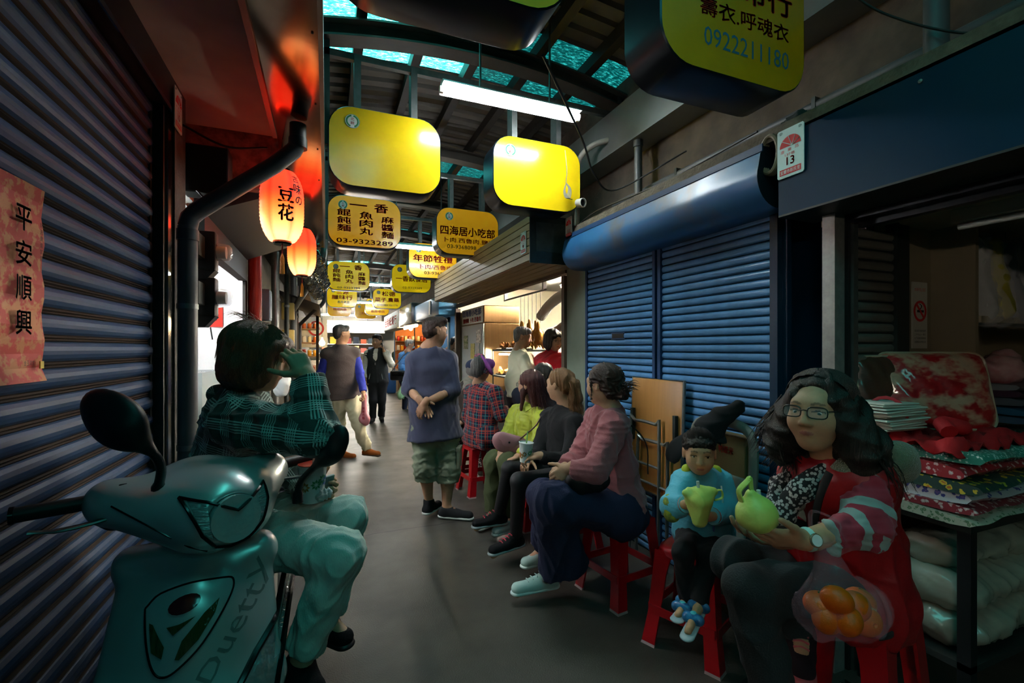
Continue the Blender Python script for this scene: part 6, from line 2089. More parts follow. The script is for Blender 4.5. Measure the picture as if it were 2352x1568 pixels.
sign('amber sign with a row of six red characters, half hidden by the plank awning', XS2, 5.2, [('四海居小吃部', (-.33, -.05, .33, .06), m_red, .03), ('卜肉.西魯肉.鹽酒', (-.28, -.13, .33, -.075), m_red, .02), ('03-9368098  0963', (-.25, -.2, .28, -.155), m_grey, .01)], m_amber)
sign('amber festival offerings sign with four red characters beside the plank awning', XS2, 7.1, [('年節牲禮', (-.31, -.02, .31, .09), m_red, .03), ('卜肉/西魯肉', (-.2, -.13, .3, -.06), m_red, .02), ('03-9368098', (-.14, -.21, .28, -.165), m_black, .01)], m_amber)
sign('bright yellow noodle sign with three columns, left of the far tube lamp', XS1, 9.15, noodle + [('03-9323289', (-.2, -.24, .2, -.2), m_bluetxt, .01)], m_yglow)
sign('bright yellow eatery sign with five red characters, behind the festival sign', XS2, 9.05, [('一香飲食店', (-.3, -.06, .31, .05), m_red, .03), ('03-9323289', (-.17, -.2, .2, -.155), m_grey, .01)], m_yglow)
sign('bright yellow cured meats sign with six red characters', XS1, 13.0, [('三源', (-.14, .08, .16, .2), m_red, .03), ('臘味行', (-.26, -.06, .26, .06), m_red, .03), ('長房老店', (-.12, -.16, .18, -.09), m_green, .01)], m_yglow)
sign('bright yellow seed merchant sign with red characters', XS2, 12.94, [('松德', (-.14, .07, .22, .2), m_red, .03), ('菜子.農藥', (-.32, -.09, .32, .03), m_red, .03), ('03-9329809 93611778', (-.26, -.2, .28, -.15), m_grey, .01)], m_yglow)
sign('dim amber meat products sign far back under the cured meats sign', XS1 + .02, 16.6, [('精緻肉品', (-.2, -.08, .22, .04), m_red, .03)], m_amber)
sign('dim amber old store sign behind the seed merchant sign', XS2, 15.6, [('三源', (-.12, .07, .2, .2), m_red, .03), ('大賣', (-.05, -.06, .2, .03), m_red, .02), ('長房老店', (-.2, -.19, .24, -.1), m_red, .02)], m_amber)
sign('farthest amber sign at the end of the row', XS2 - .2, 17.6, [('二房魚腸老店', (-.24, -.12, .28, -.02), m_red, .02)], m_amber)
m_dimy = M('dim_yellow_acrylic', 'e6a010', rough=.3, var=.2, vs=6, coat=.2)
sign('large nearest sign with cloth shop characters and telephone number', XS2 + .02, 1.42, [('平泰布行', (-.30, .03, .31, .15), m_red, .03), ('壽衣.呼魂衣', (-.2, -.075, .29, .0), m_red, .015), ('0922211180', (-.18, -.19, .29, -.115), m_bluetxt, .0)], m_dimy, None, w=.78, h=.58, z=2.80)
sign('nearest sign overhead on the left, only its navy underside showing', XS1, 1.40, [], m_dimy, None, w=.76, h=.54, z=2.80)


# ------------------------------------------------------------------ red paper lanterns
m_lant = M('lantern_paper', 'd8301a', rough=.6)
_n, _l, _b = nodes_of(m_lant)
_tc = _n.new('ShaderNodeAttribute'); _tc.attribute_name = 'glow'
_l.new(_tc.outputs['Color'], _b.inputs['Base Color'])
_l.new(_tc.outputs['Color'], _b.inputs['Emission Color']); _b.inputs['Emission Strength'].default_value = LANT


def lantern(label, c, r=.118, hh=.2, lit=1.0, script=True):
    c = Vector(c)
    t = thing('paper_lantern', label, 'lantern', c - UP * hh, 'red paper lanterns')
    n, rows = 30, 40
    vs, cols = [], []
    for i in range(rows + 1):
        u = i / rows
        z = -hh + 2 * hh * u
        a = (u - .5) * 2
        rr = r * (1 - .42 * abs(a) ** 3.4) * (1 + .012 * (1 if i % 2 else -1))
        for k in range(n):
            th = 2 * math.pi * k / n
            rib = .975 if k % 5 == 0 else 1
            vs.append((c.x + rr * rib * math.cos(th), c.y + rr * rib * math.sin(th), c.z + z))
            w_ = 1 - min(1, max(0, (u - .08) / .62))
            g = w_ ** 1.3
            rb = .55 if k % 5 == 0 else 1
            cols.append((.75 + .25 * g, (.03 + .42 * g ** 1.3) * rb, (.010 + .17 * g ** 2.4) * rb, 1))
    fs = [(i * n + k, i * n + (k + 1) % n, (i + 1) * n + (k + 1) % n, (i + 1) * n + k) for i in range(rows) for k in range(n)]
    mb = MB().add(vs, fs)
    me = mb.mesh('paper_shade', m_lant, 60)
    a = me.color_attributes.new('glow', 'FLOAT_COLOR', 'POINT'); a.data.foreach_set('color', [x for q in cols for x in q])
    link('paper_shade', me, t)
    for s, z in ((1, hh), (-1, -hh)):
        MB().lathe([(.05, 0), (.052, .012), (.045, .02), (.03, .02)] if s > 0 else [(.03, -.02), (.045, -.02), (.052, -.012), (.05, 0)], c + UP * z, 20).build('collar_ring', m_blkgl, t, True)
    MB().tube([c + UP * (hh + .02), c + UP * (2.62 - c.z)], .002, 5).build('hanging_wire', m_cable, t)
    MB().tube([c - UP * (hh + .02), c - UP * (hh + .075)], .004, 6).build('cord', M('red_cord', '8a1410', rough=.8), t, True)
    ta = MB()
    for k in range(9):
        a0 = k * .7
        ta.tube([c - UP * (hh + .07), c - UP * (hh + .1) + Vector((math.cos(a0), math.sin(a0), 0)) * .008, c - UP * (hh + .19) + Vector((math.cos(a0), math.sin(a0), 0)) * .011], .0035, 4)
    ta.build('tassel', M('gold_tassel', 'c98a1a', rough=.7), t)['kind'] = 'stuff'
    if script:
        vd = Vector((0 - c.x, 0 - c.y, 0)).normalized()
        a_c = math.atan2(vd.y, vd.x)
        tb = MB()
        for body, du, v0, v1, wd, wt_ in (('豆', .02, .0, .085, .085, .035), ('花', .02, -.105, -.01, .085, .035), ('の', .095, -.0, .05, .05, .03), ('味', .088, .06, .12, .055, .03), ('古', .085, .125, .17, .05, .02)):
            co_, ff = text_raw(body, wt_)
            mn, mx = co_.min(0), co_.max(0)
            q = []
            for p_ in co_:
                u = du + ((p_[0] - mn[0]) / (mx[0] - mn[0]) - .5) * wd
                v = v0 + (p_[1] - mn[1]) / (mx[1] - mn[1]) * (v1 - v0)
                aa = v / hh
                rr = r * (1 - .42 * abs(aa) ** 3.4) * 1.02
                th = a_c + u / r
                q.append((c.x + rr * math.cos(th), c.y + rr * math.sin(th), c.z + v))
            tb.add(q, ff)
        tb.build('brush_print', m_black, t)
    return t


lantern('nearest red paper lantern with black brush characters', (-.24, 3.0, 2.245))
lantern('second red paper lantern glowing yellow at its base', (-.20, 4.45, 2.265), script=False)

# ------------------------------------------------------------------ house number plates
def plate(label, num, c, ex, ez, w=.125, h=.215, cat='number plate', road=True):
    c, ex, ez = Vector(c), Vector(ex), Vector(ez)
    t = thing('number_plate', label, cat, c, 'house number plates')
    o = c - ex * w / 2 - UP * h / 2
    out = [(.006, 0), (w - .006, 0), (w, .006), (w, h - .006), (w - .006, h), (.006, h), (0, h - .006), (0, .006)]
    MB().prism(out, .004, (o, ex, UP, ez)).build('enamel_sheet', M('mint_white_enamel', 'cfe0d8', rough=.3), t)
    fr = (o + ez * .004, ex, UP, ez)
    P_ = lambda x, y, q=.0012: o + ex * x + UP * y + ez * (.004 + q)
    fan = MB()
    cx, cy, r = w * .5, h * .62, w * .40
    ring = [P_(cx + r * math.cos(math.pi * k / 12), cy + r * math.sin(math.pi * k / 12) * .95) for k in range(13)]
    fan.add(ring + [P_(cx, cy)], [(13, k, k + 1) for k in range(12)])
    fan.add([P_(.012, .012), P_(w - .012, .012), P_(w - .012, .038), P_(.012, .038)], [(0, 1, 2, 3)])
    fan.build('red_fan', m_red, t)
    rb = MB()
    for a in (25, 60, 100, 140):
        rb.tube([P_(cx + .008, cy, .002), P_(cx + r * .95 * math.cos(math.radians(a)), cy + r * .9 * math.sin(math.radians(a)), .002)], .0012, 4)
    text_on(rb, '宜蘭市新民里', (.016, .016, w - .016, .034), (fr[0] + ez * .001, ex, UP, ez), 0)
    rb.build('white_print', M('mint_white_enamel'), t)
    tx = MB()
    if road:
        for k, ch in enumerate('康樂路'):
            text_on(tx, ch, (w * (.14 + .27 * k), h * (.505 + .012 * k), w * (.28 + .27 * k), h * (.575 + .012 * k)), fr, .0)
        text_on(tx, '137巷', (w * .3, h * .43, w * .68, h * .49), fr, .0)
    text_on(tx, num, (w * .36, h * .24, w * .66, h * .41), fr, .02)
    tx.build('character_print', m_red, t)
    sp = MB()
    for sx in (.14, .86):
        sp.tube([P_(w * sx + .008 * math.cos(a * .7) * (1 - a / 12), h * .93 + .008 * math.sin(a * .7) * (1 - a / 12)) for a in range(11)], .0014, 4)
    sp.build('corner_pattern', M('pale_relief', 'a8bcb4', rough=.4), t)
    return t


plate('white and red house number plate thirteen on the blue fascia', '13', (1.894, 1.425, 2.285), (0, -1, 0), (-1, 0, 0))
plate('house number plate eleven beside the security camera', '11', (1.88, 3.40, 2.43), (0, -1, 0), (-1, 0, 0), .11, .17, road=False)
plate('house number plate nine on the tan plank awning', '9', (1.596, 3.70, 2.34), (0, -1, 0), (-1, 0, 0), .12, .19)
plate('house number plate ten at the end of the dark header', '10', (XL + .08, 2.72, 2.59), (0, 1, 0), (1, 0, 0), .12, .20)

# ------------------------------------------------------------------ drain pipe, meters and shed fittings on the left
dp = thing('drain_pipe', 'thick grey plastic drain pipe with two elbows by the lantern', 'pipe', (-.62, 2.66, 0))
px_ = Vector((-.615, 2.62, 0))
run = [px_ + UP * 0, px_ + UP * 2.0]
top_ = Vector((-.14, 2.68, 0))
pts = [px_ + UP * 2.0, px_ + UP * 2.045 + (top_ - px_) * .02, px_ + UP * 2.08 + (top_ - px_) * .08] + [(px_ + (top_ - px_) * .08 + UP * 2.08).lerp(top_ + UP * 2.46, k / 4) for k in range(1, 4)] + [top_ * 1.0 + UP * 2.46 - (top_ - px_) * .04, top_ + UP * 2.50, top_ + UP * 2.60]
MB().tube(run, .041, 18).build('down_pipe', m_grpipe, dp, True)
MB().tube(pts, .041, 18).build('sloping_pipe', m_grpipe, dp, True)
for z in (.95, 1.62):
    MB().tube([px_ + UP * (z - .012), px_ + UP * (z + .012)], .044, 18).build('pipe_clip', m_steel, dp, True)
for q in (px_ + UP * 1.96, top_ + UP * 2.50):
    MB().tube([q - UP * .025, q + UP * .025], .046, 18).build('elbow_collar', M('dark_pvc', '45484a', rough=.45), dp, True)


def meter(label, c):
    c = Vector(c)
    t = thing('electric_meter', label, 'meter', c, 'black electric meters')
    MB().rbox(tuple(c + Vector((-.06, -.05, -.12))), tuple(c + Vector((.05, .04, .1))), .012).build('meter_case', M('meter_black', '14181a', rough=.45), t, True)
    MB().add([c + Vector(p) for p in ((.05, -.05, -.12), (.05, .04, -.12), (.0, .04, -.18), (.0, -.05, -.18), (-.06, -.05, -.12), (-.06, .04, -.12), (-.06, .04, -.18), (-.06, -.05, -.18))], [(0, 1, 2, 3), (3, 2, 6, 7), (0, 3, 7, 4), (1, 5, 6, 2)]).build('terminal_cover', MATS['meter_black'], t)
    MB().lathe([(.05, 0), (.052, .02), (.045, .06), (.03, .072), (0, .074)], c + Vector((.05, 0, -.01)), 20, 0, Matrix.Rotation(math.pi / 2, 3, 'Y')).build('glass_dome', M('meter_glass', 'e8eeee', rough=.05, alpha=.3, spec=.8), t, True)
    MB().lathe([(.036, 0), (.036, .045), (0, .045)], c + Vector((.05, 0, -.01)), 16, 0, Matrix.Rotation(math.pi / 2, 3, 'Y')).build('dial', m_wht, t, True)
    MB().tube([c + Vector((.02, -.02, -.18)), c + Vector((.03, -.02, -.25))], .004, 5).build('seal_wire', m_cable, t)
    MB().box(tuple(c + Vector((-.06, -.19, -.06))), tuple(c + Vector((0, -.05, .06)))).build('mounting_block', m_dsteel, t)
    return t


meter('upper black electric meter with chalk marks beside the drain pipe', (-.63, 3.08, 1.98))
meter('lower black electric meter beside the drain pipe', (-.63, 3.08, 1.72))
bx = thing('junction_box', 'dark metal junction box under the peeling beam', 'junction box', (-.62, 2.98, 2.3))
MB().rbox((-.72, 2.93, 2.26), (-.50, 3.06, 2.52), .008).build('box_body', M('soot_metal', '1d2022', rough=.5, metal=.4), bx)
MB().tube(curve([(-.55, 2.92, 2.27), (-.53, 2.91, 2.22), (-.58, 2.9, 2.2), (-.64, 2.9, 2.26)], 5), .005, 6).build('wire_loop', m_cable, bx, True)
hd = thing('shutter_hood', 'sloping stainless shutter hood over the lit white shop', 'hood', (-.55, 4, 2.2))
MB().add([(-.75, 3.36, 2.24), (-.36, 3.36, 2.40), (-.36, 5.0, 2.40), (-.75, 5.0, 2.24), (-.36, 3.36, 2.62), (-.36, 5.0, 2.62), (-.75, 3.36, 2.62), (-.75, 5.0, 2.62)], [(0, 1, 2, 3), (1, 4, 5, 2), (0, 6, 4, 1), (3, 2, 5, 7)]).build('hood_sheet', M('dull_stainless', '20262a', rough=.5, metal=.3, var=.3, vs=5), hd)
MB().box((-.77, 3.36, 2.06), (-.70, 5.0, 2.26)).build('hood_lip', M('dark_lip', '2a2f30', rough=.4, metal=.6), hd)
MB().box((-.72, 3.4, 2.245), (-.69, 3.42, 2.47), R=rxyz(0, 60, 0)).build('stay', M('rust_stay', '7d4a30', rough=.6), hd)
wsl = MB().box((-2.6, 5.02, 0), (-.74, 5.12, 2.6)).box((-2.7, 3.0, 0), (-2.6, 5.1, 2.6)).box((-2.6, 2.9, 0), (-.79, 2.95, 2.6))
struct(wsl.build('wall_white_shop', m_white), 'bright white walls of the open shop on the left')
struct(MB().box((-2.7, 2.9, 2.32), (-.76, 5.1, 2.38)).build('ceiling_white_shop', m_white), 'white ceiling of the open shop on the left')
tube_lamp('tube lamp inside the white shop on the left', (-1.5, 3.3, 2.25), (-1.5, 4.6, 2.25), M('lit_white_tube', 'ffffff', emit='f6fbff', es=SHOP * 3.4), .018)
rp = thing('red_post', 'round red painted post beside the white shop', 'post', (-.70, 5.2, 0))
MB().tube([(-.66, 5.2, 0), (-.66, 5.2, 2.62)], .062, 18).build('post_shaft', m_redpost, rp, True)
MB().box((-.74, 5.02, 0), (-.715, 5.05, 2.3)).build('steel_edge', m_stain, rp)
po = thing('red_paper_charm', 'square red paper with one black character on the white wall', 'paper charm', (-.95, 5.0, 1.65))
mb = MB().box((-1.03, 5.012, 1.62), (-.90, 5.018, 1.80))
mb.build('paper_sheet', M('bright_red_paper', 'd8301c', rough=.7), po)
tb = MB(); text_on(tb, '春', (.02, .06, .10, .15), ((-1.03, 5.012, 1.62), (1, 0, 0), (0, 0, 1), (0, -1, 0)), .03); tb.build('character_print', m_black, po)
po = thing('gold_poster', 'narrow gold and green poster on the white wall', 'poster', (-1.2, 5.0, 1.4))
MB().box((-1.21, 5.012, 1.28), (-1.10, 5.018, 1.56)).build('poster_sheet', M('gold_poster', 'a59a3c', rough=.6, var=.5, vs=14, col2='6a8a4a'), po)
dc = thing('display_counter', 'glass display counter full of snacks in the white shop', 'counter', (-1.2, 4.4, 0))
MB().box((-1.75, 4.0, 0), (-.85, 4.6, .8)).build('counter_base', m_wht, dc)
MB().box((-1.75, 4.0, 1.22), (-.85, 4.6, 1.24)).build('counter_top', M('counter_glass', 'd4e4e0', rough=.05, alpha=.5), dc)
MB().box((-1.75, 4.0, .8), (-.85, 4.006, 1.22)).box((-.856, 4.0, .8), (-.85, 4.6, 1.22)).build('glass_front', M('counter_glass'), dc)
for k, c_ in enumerate(('c98a4a', 'd8b070', 'a85a2a', 'e0c890')):
    tr = thing('snack_tray', ['brown fried snacks tray', 'pale peanut snacks tray', 'dark dried meat tray', 'cream biscuit tray'][k] + ' inside the glass display counter', 'tray', (-1.6 + .22 * k, 4.3, .9))
    MB().rbox((-1.70 + .21 * k, 4.05, .86), (-1.52 + .21 * k, 4.5, .90), .01).build('tray', m_stain, tr)
    sn = MB()
    g = random.Random(k)
    for i in range(60):
        x, y, z = -1.68 + .21 * k + g.random() * .14, 4.07 + g.random() * .4, .91 + g.random() * .05
        sn.rbox((x - .012, y - .015, z - .008), (x + .014, y + .015, z + .01), .006, R=rxyz(g.random() * 90, g.random() * 90, g.random() * 90), n=1)
    sn.build('snacks', M('snack_' + c_, c_, rough=.6), tr)['kind'] = 'stuff'
st = thing('price_stand', 'slanted price card stand on the glass counter', 'price stand', (-1.3, 4.2, 1.24))
MB().box((-1.42, 4.1, 1.25), (-1.40, 4.24, 1.52), R=rxyz(0, 14, 0)).build('card', M('price_card', 'd8d4d0', rough=.5, var=.8, vs=20, col2='b02a2a', thr=(.55, .6)), st)

# stripes of pipes, boxes and posts further along the left
def leftbox(name, label, cat, lo, hi, mat, r=.01):
    t = thing(name, label, cat, ((lo[0] + hi[0]) / 2, (lo[1] + hi[1]) / 2, lo[2]))
    MB().rbox(lo, hi, r).build(name + '_body', mat, t, True)
    return t


q = leftbox('meter_cabinet', 'blue-grey steel meter cabinet behind the red post', 'cabinet', (-.70, 5.5, 1.72), (-.56, 5.72, 2.05), M('bluegrey_paint', '7d8a98', rough=.5))
MB().box((-.562, 5.53, 1.75), (-.556, 5.69, 2.02)).build('cabinet_door', M('bluegrey_door', '8f9ba8', rough=.5), q)
q = leftbox('meter_cabinet', 'grey-green lower meter cabinet behind the red post', 'cabinet', (-.70, 5.5, 1.30), (-.56, 5.74, 1.68), M('greygreen_paint', '6c7668', rough=.6))
MB().box((-.562, 5.53, 1.33), (-.556, 5.71, 1.65)).build('cabinet_door', M('greygreen_door', '7c8678', rough=.6), q)
leftbox('breaker_box', 'cream breaker box on the left posts, upper', 'breaker box', (-.62, 7.6, 1.85), (-.45, 7.75, 2.1), M('cream_plastic', 'c9a85c', rough=.5))
leftbox('breaker_box', 'cream breaker box on the left posts, lower', 'breaker box', (-.62, 7.6, 1.45), (-.45, 7.75, 1.7), M('cream_plastic'))
for k, (x, y, r_, m_, lb) in enumerate([(-.58, 6.3, .045, m_steel, 'pale steel conduit post beside the meter cabinets'), (-.52, 7.2, .03, m_dsteel, 'thin dark conduit left of the cream breaker boxes'), (-.5, 8.4, .05, m_grpipe, 'grey rain pipe beyond the cream breaker boxes'), (-.55, 9.6, .06, M('dark_wood_post', '3a2a1c', rough=.7), 'dark wooden post beside the warm stall')]):
    t = thing('post', lb, 'post', (x, y, 0))
    MB().tube([(x, y, 0), (x, y, 2.6)], r_, 12).build('shaft', m_, t, True)
    MB().tube([(x, y, 1.2), (x, y, 1.23)], r_ * 1.25, 12).build('clip', m_steel, t, True)
    MB().tube([(x, y, 2.0), (x, y, 2.03)], r_ * 1.25, 12).build('clip', m_steel, t, True)
for k, (a, b, lb) in enumerate([((-.5, 8.3, 2.05), (-.05, 6.6, 2.55), 'long silver sloping awning pipe behind the second lantern'), ((-.5, 10.2, 1.9), (-.05, 9.4, 2.3), 'dark sloping awning bracket further along the left')]):
    t = thing('awning_pipe', lb, 'pipe', a)
    MB().tube(curve([a, Vector(a).lerp(Vector(b), .5), b, (b[0] + .02, b[1] - .05, b[2] + .3)], 5), .045 if k == 0 else .035, 12).build('pipe_run', m_grpipe if k else m_steel, t, True)
    MB().tube([Vector(a) - UP * 1.0, Vector(a)], .045 if k == 0 else .035, 12).build('pipe_drop', m_grpipe, t, True)
aw = thing('awning', 'dark blue canvas awning over the left stalls', 'awning', (-.4, 9, 2.2))
MB().add([(-.75, 8.0, 2.35), (-.1, 8.0, 2.12), (-.1, 11.5, 2.12), (-.75, 11.5, 2.35), (-.1, 8.0, 2.0), (-.1, 11.5, 2.0)], [(0, 1, 2, 3), (1, 4, 5, 2)]).build('canvas', M('navy_canvas', '1c2436', rough=.8), aw)
foil = thing('foil_duct', 'crumpled silver foil duct reflecting warm light beyond the lanterns', 'duct', (-.2, 6.2, 2.4))
shell('foil_skin', [rc((-.16, 5.95, 2.52), (-.10, 7.6, 2.42), .10, .13, .02), rc((-.2, 6.4, 2.35), (-.12, 7.4, 2.25), .08, .1, .03)], .016, M('foil', 'b9b4ac', rough=.12, metal=1.0, bump=.4, bs=20), foil, 1, [(.018, 26, 3, None, 1)])

# warm food stall on the left, further back
def bulb_lamp(label, c, r=.05, col='ffcf8a', es=150):
    t = thing('bulb_lamp', label, 'lamp', c)
    MB().lathe([(.0, -r), (r * .8, -r * .6), (r, 0), (r * .7, r * .7), (.018, r * 1.3), (.016, r * 1.9), (0, r * 1.9)], c, 14).build('bulb', M('warm_bulb_%d' % es, 'ffffff', emit=col, es=es), t, True)
    MB().tube([Vector(c) + UP * r * 1.9, Vector((c[0], c[1], 2.62))], .004, 5).build('flex', m_cable, t)
    return t


wlf = MB().box((-1.9, 5.3, 0), (-.74, 5.45, 2.6)).box((-.80, 5.45, 0), (-.74, 9.6, 2.6)).box((-1.9, 9.6, 0), (-1.8, 13.5, 2.6)).box((-1.8, 13.4, 0), (-.7, 13.5, 2.6)).box((-.8, 13.5, 0), (-.7, 22, 2.6))
struct(wlf.build('wall_left_far', M('far_left_wall', '8a8478', rough=.85, var=.4, vs=3)), 'grey walls between the stalls further along the left')
wst = thing('snack_stall', 'warm lit snack stall cabinet with round red sign on the left', 'stall', (-1.1, 12, 0))
MB().box((-1.1, 11.4, 0), (-.18, 13.2, .85)).build('stall_counter', M('stall_wood', '8a6a48', rough=.6), wst)
for z in (1.2, 1.55, 1.9):
    MB().box((-1.1, 12.9, z), (-.2, 13.3, z + .03)).build('shelf', M('stall_wood'), wst)
MB().box((-.22, 11.3, 0), (-.16, 11.38, 2.3)).build('stall_post', M('dark_wood_post'), wst)
rsn = thing('round_sign', 'round red and white sign board above the snack stall', 'sign', (-.8, 12.9, 1.9))
MB().box((-.62, 13.36, 1.45), (.02, 13.40, 2.25)).build('board', m_wht, rsn)
MB().lathe([(.20, 0), (.20, .012), (0, .012)], (-.26, 13.355, 1.95), 28, 0, Matrix.Rotation(math.pi / 2, 3, 'X')).build('red_disc', M('sign_red', 'c8322c', rough=.5), rsn, True)
MB().lathe([(.15, 0), (.15, .012), (0, .012)], (-.26, 13.350, 1.95), 28, 0, Matrix.Rotation(math.pi / 2, 3, 'X')).build('white_disc', m_wht, rsn, True)
tb = MB(); text_on(tb, '臘味', (-.1, -.05, .1, .05), ((-.26, 13.337, 1.95), (1, 0, 0), (0, 0, 1), (0, -1, 0)), .03); text_on(tb, '老店', (-.14, -.42, .12, -.3), ((-.26, 13.358, 1.95), (1, 0, 0), (0, 0, 1), (0, -1, 0)), .03); tb.build('character_print', m_red, rsn)
bulb_lamp('bare warm bulb hanging at the snack stall', (-.1, 12.0, 1.55), .07, es=150)
g = random.Random(3)
JC = ['c8281c', 'd89a2a', 'e8d8a0', 'a83a1a', 'd86a2a', 'f0e8d8']
jm = {}
for c_ in JC:
    jm[c_] = (MB().lathe([(.045, 0), (.05, .01), (.05, .12), (.04, .14)], (0, 0, 0), 12).mesh('jar_body', M('jar_' + c_, c_, rough=.25, coat=.4), 40), MB().lathe([(.042, .14), (.044, .165), (0, .167)], (0, 0, 0), 12).mesh('jar_lid', M('jar_lid_' + ('r' if c_ < 'd' else 'w'), 'b02018' if c_ < 'd' else 'e8e4d8', rough=.4), 40))


def jars(pos, label, grp):
    for k, (x, y, z) in enumerate(pos):
        c_ = g.choice(JC)
        t = thing('jar', label, 'jar', (x, y, z), grp)
        link('jar_body', jm[c_][0], t, (x, y, z)); link('lid', jm[c_][1], t, (x, y, z))


jars([(-.28 - .13 * k, 13.1, z) for k in range(6) for z in (1.23, 1.58, 1.93)], 'small jar of snacks on the warm left stall shelves', 'jars on the left stall shelves')
jars([(-.30, 11.5 + .17 * k, .85) for k in range(10)], 'small jar of snacks on the front of the left stall counter', 'jars on the left stall counter')
sb = thing('hanging_bag', 'white plastic bag hanging on the left posts', 'bag', (-.42, 4.9, 1.0))
shell('bag_skin', [rc((-.40, 4.95, 1.10), (-.39, 4.96, 1.36), .07, .02, .03), el((-.40, 4.95, 1.06), (.07, .05, .11), None, .03)], .008, M('white_bag', 'dfe2e0', rough=.35), sb, 2, [(.008, 50, 2, UP, 3)])
MB().tube(arc((-.39, 4.96, 1.36), .05, 0, 180, 8, (.7, .7, 0), (0, 0, 1)), .006, 6).build('handle', M('white_bag'), sb, True)
MB().tube([(-.39, 4.96, 1.41), (-.60, 5.15, 1.43)], .004, 5).build('hook', m_steel, sb)
lh = leftbox('plastic_crate', 'grey plastic crate standing behind the woman on the scooter', 'crate', (-.42, 3.9, 0), (-.02, 4.4, .72), M('grey_crate', '6a6c70', rough=.5, var=.3, vs=10), .02)
for k in range(5):
    MB().box((-.425, 3.905, .1 + .12 * k), (-.015, 3.9, .12 + .12 * k)).build('crate_rib', M('grey_crate'), lh)

# ------------------------------------------------------------------ the far end and the right stalls beyond the food stall
struct(MB().box((-3, 22.0, 0), (7, 22.2, 3.9)).build('wall_end', M('end_wall', 'd8d2c4', rough=.8)), 'pale wall at the far end of the lane')
en = thing('end_stall', 'brightly lit white stall front at the far end of the lane', 'stall', (.7, 21, 0))
MB().box((-.6, 21.2, 2.1), (2.4, 21.3, 2.62)).build('sign_board', m_wht, en)
MB().box((-.6, 21.3, 0), (2.4, 21.9, .9)).build('counter', M('end_counter', 'c8b8a0', rough=.6), en)
for z in (1.2, 1.6):
    MB().box((-.6, 21.6, z), (2.4, 21.9, z + .03)).build('shelf', m_wht, en)
for k, (x0, x1, y, z) in enumerate([(-.4, .9, 20.9, 2.45), (1.0, 2.3, 20.9, 2.45), (-.3, 1.9, 19.6, 2.75)]):
    t = tube_lamp(['left tube lamp on the far end stall', 'right tube lamp on the far end stall', 'tube lamp hanging before the far end stall'][k], (x0, y, z), (x1, y, z), M('lit_far_tube', 'ffffff', emit='fff6e6', es=SHOP * 2), .03)
    MB().tube([((x0 + x1) / 2, y, z), ((x0 + x1) / 2, y, 3.72)], .01, 6).build('rod', m_steel, t)
for k in range(18):
    c_ = ['2a3446', 'd8d0c4', 'b0524a', '4a5a66', 'c8a46a', 'd86a4a', 'e8c43a'][(k * 5) % 7]
    x, z = -.5 + .32 * (k % 9), 1.23 if k < 9 else 1.63
    t = thing('goods_box', 'goods box on the %s shelf of the far end stall' % ('lower' if k < 9 else 'upper'), 'box', (x, 21.7, z), 'boxes on the far end stall')
    MB().rbox((x, 21.62, z), (x + .24, 21.85, z + .2 + .05 * (k % 3)), .01).build('carton', M('goods_' + c_, c_, rough=.6), t)
wrf = MB().box((4.2, 7.95, 0), (4.3, 22, 2.6)).box((2.12, 10.3, 0), (4.2, 10.4, 2.5)).box((2.12, 15.9, 0), (4.2, 16.0, 2.5))
struct(wrf.build('wall_right_far', M('teal_blue_wall', '2f5f80', rough=.6, var=.3, vs=3)), 'blue painted walls of the stalls beyond the food stall')
bf = thing('blue_awning_box', 'pale blue shutter box beyond the tan awning', 'shutter box', (1.95, 9, 2.1))
MB().rbox((1.8, 7.9, 2.0), (2.15, 10.2, 2.35), .03).build('box_sheet', M('lit_blue_sheet', '4a8ab4', rough=.4), bf, True)
MB().box((1.78, 8.5, 2.05), (1.80, 8.62, 2.3)).build('blank_tag', m_wht, bf)
bd = thing('blue_door_panel', 'blue steel door panel with brown hatch beyond the food stall', 'door panel', (2.12, 8.6, 0))
MB().box((2.09, 8.35, 0), (2.12, 8.45, 2.0)).box((2.09, 9.3, 0), (2.12, 9.4, 2.0)).box((2.09, 8.35, 1.9), (2.12, 9.4, 2.0)).build('door_frame', M('door_blue', '34749c', rough=.45), bd)
MB().box((2.3, 8.45, .9), (2.32, 9.3, 1.62)).build('hatch', M('hatch_brown', '5a3420', rough=.6), bd)
ss = thing('stainless_sign_box', 'silver fascia box with white sign panels over the right stalls', 'fascia', (1.9, 12, 2.0))
MB().rbox((1.75, 10.4, 1.98), (2.1, 12.2, 2.45), .02).build('duct_box', M('bright_stainless', 'c4c6c4', rough=.25, metal=.9), ss, True)
MB().rbox((1.75, 12.3, 1.98), (2.1, 15.6, 2.45), .02).build('sign_panel', m_wht, ss, True)
tb = MB(); text_on(tb, '金香紙燭行', (0, 0, 2.6, .26), ((1.746, 15.3, 2.08), (0, -1, 0), (0, 0, 1), (-1, 0, 0)), .03); tb.build('character_print', m_red, ss)
tube_lamp('warm tube lamp under the silver fascia box', (1.95, 10.8, 1.95), (1.95, 12.6, 1.95), M('lit_warm_tube', 'ffffff', emit='ffe2b4', es=SHOP), .025, False)
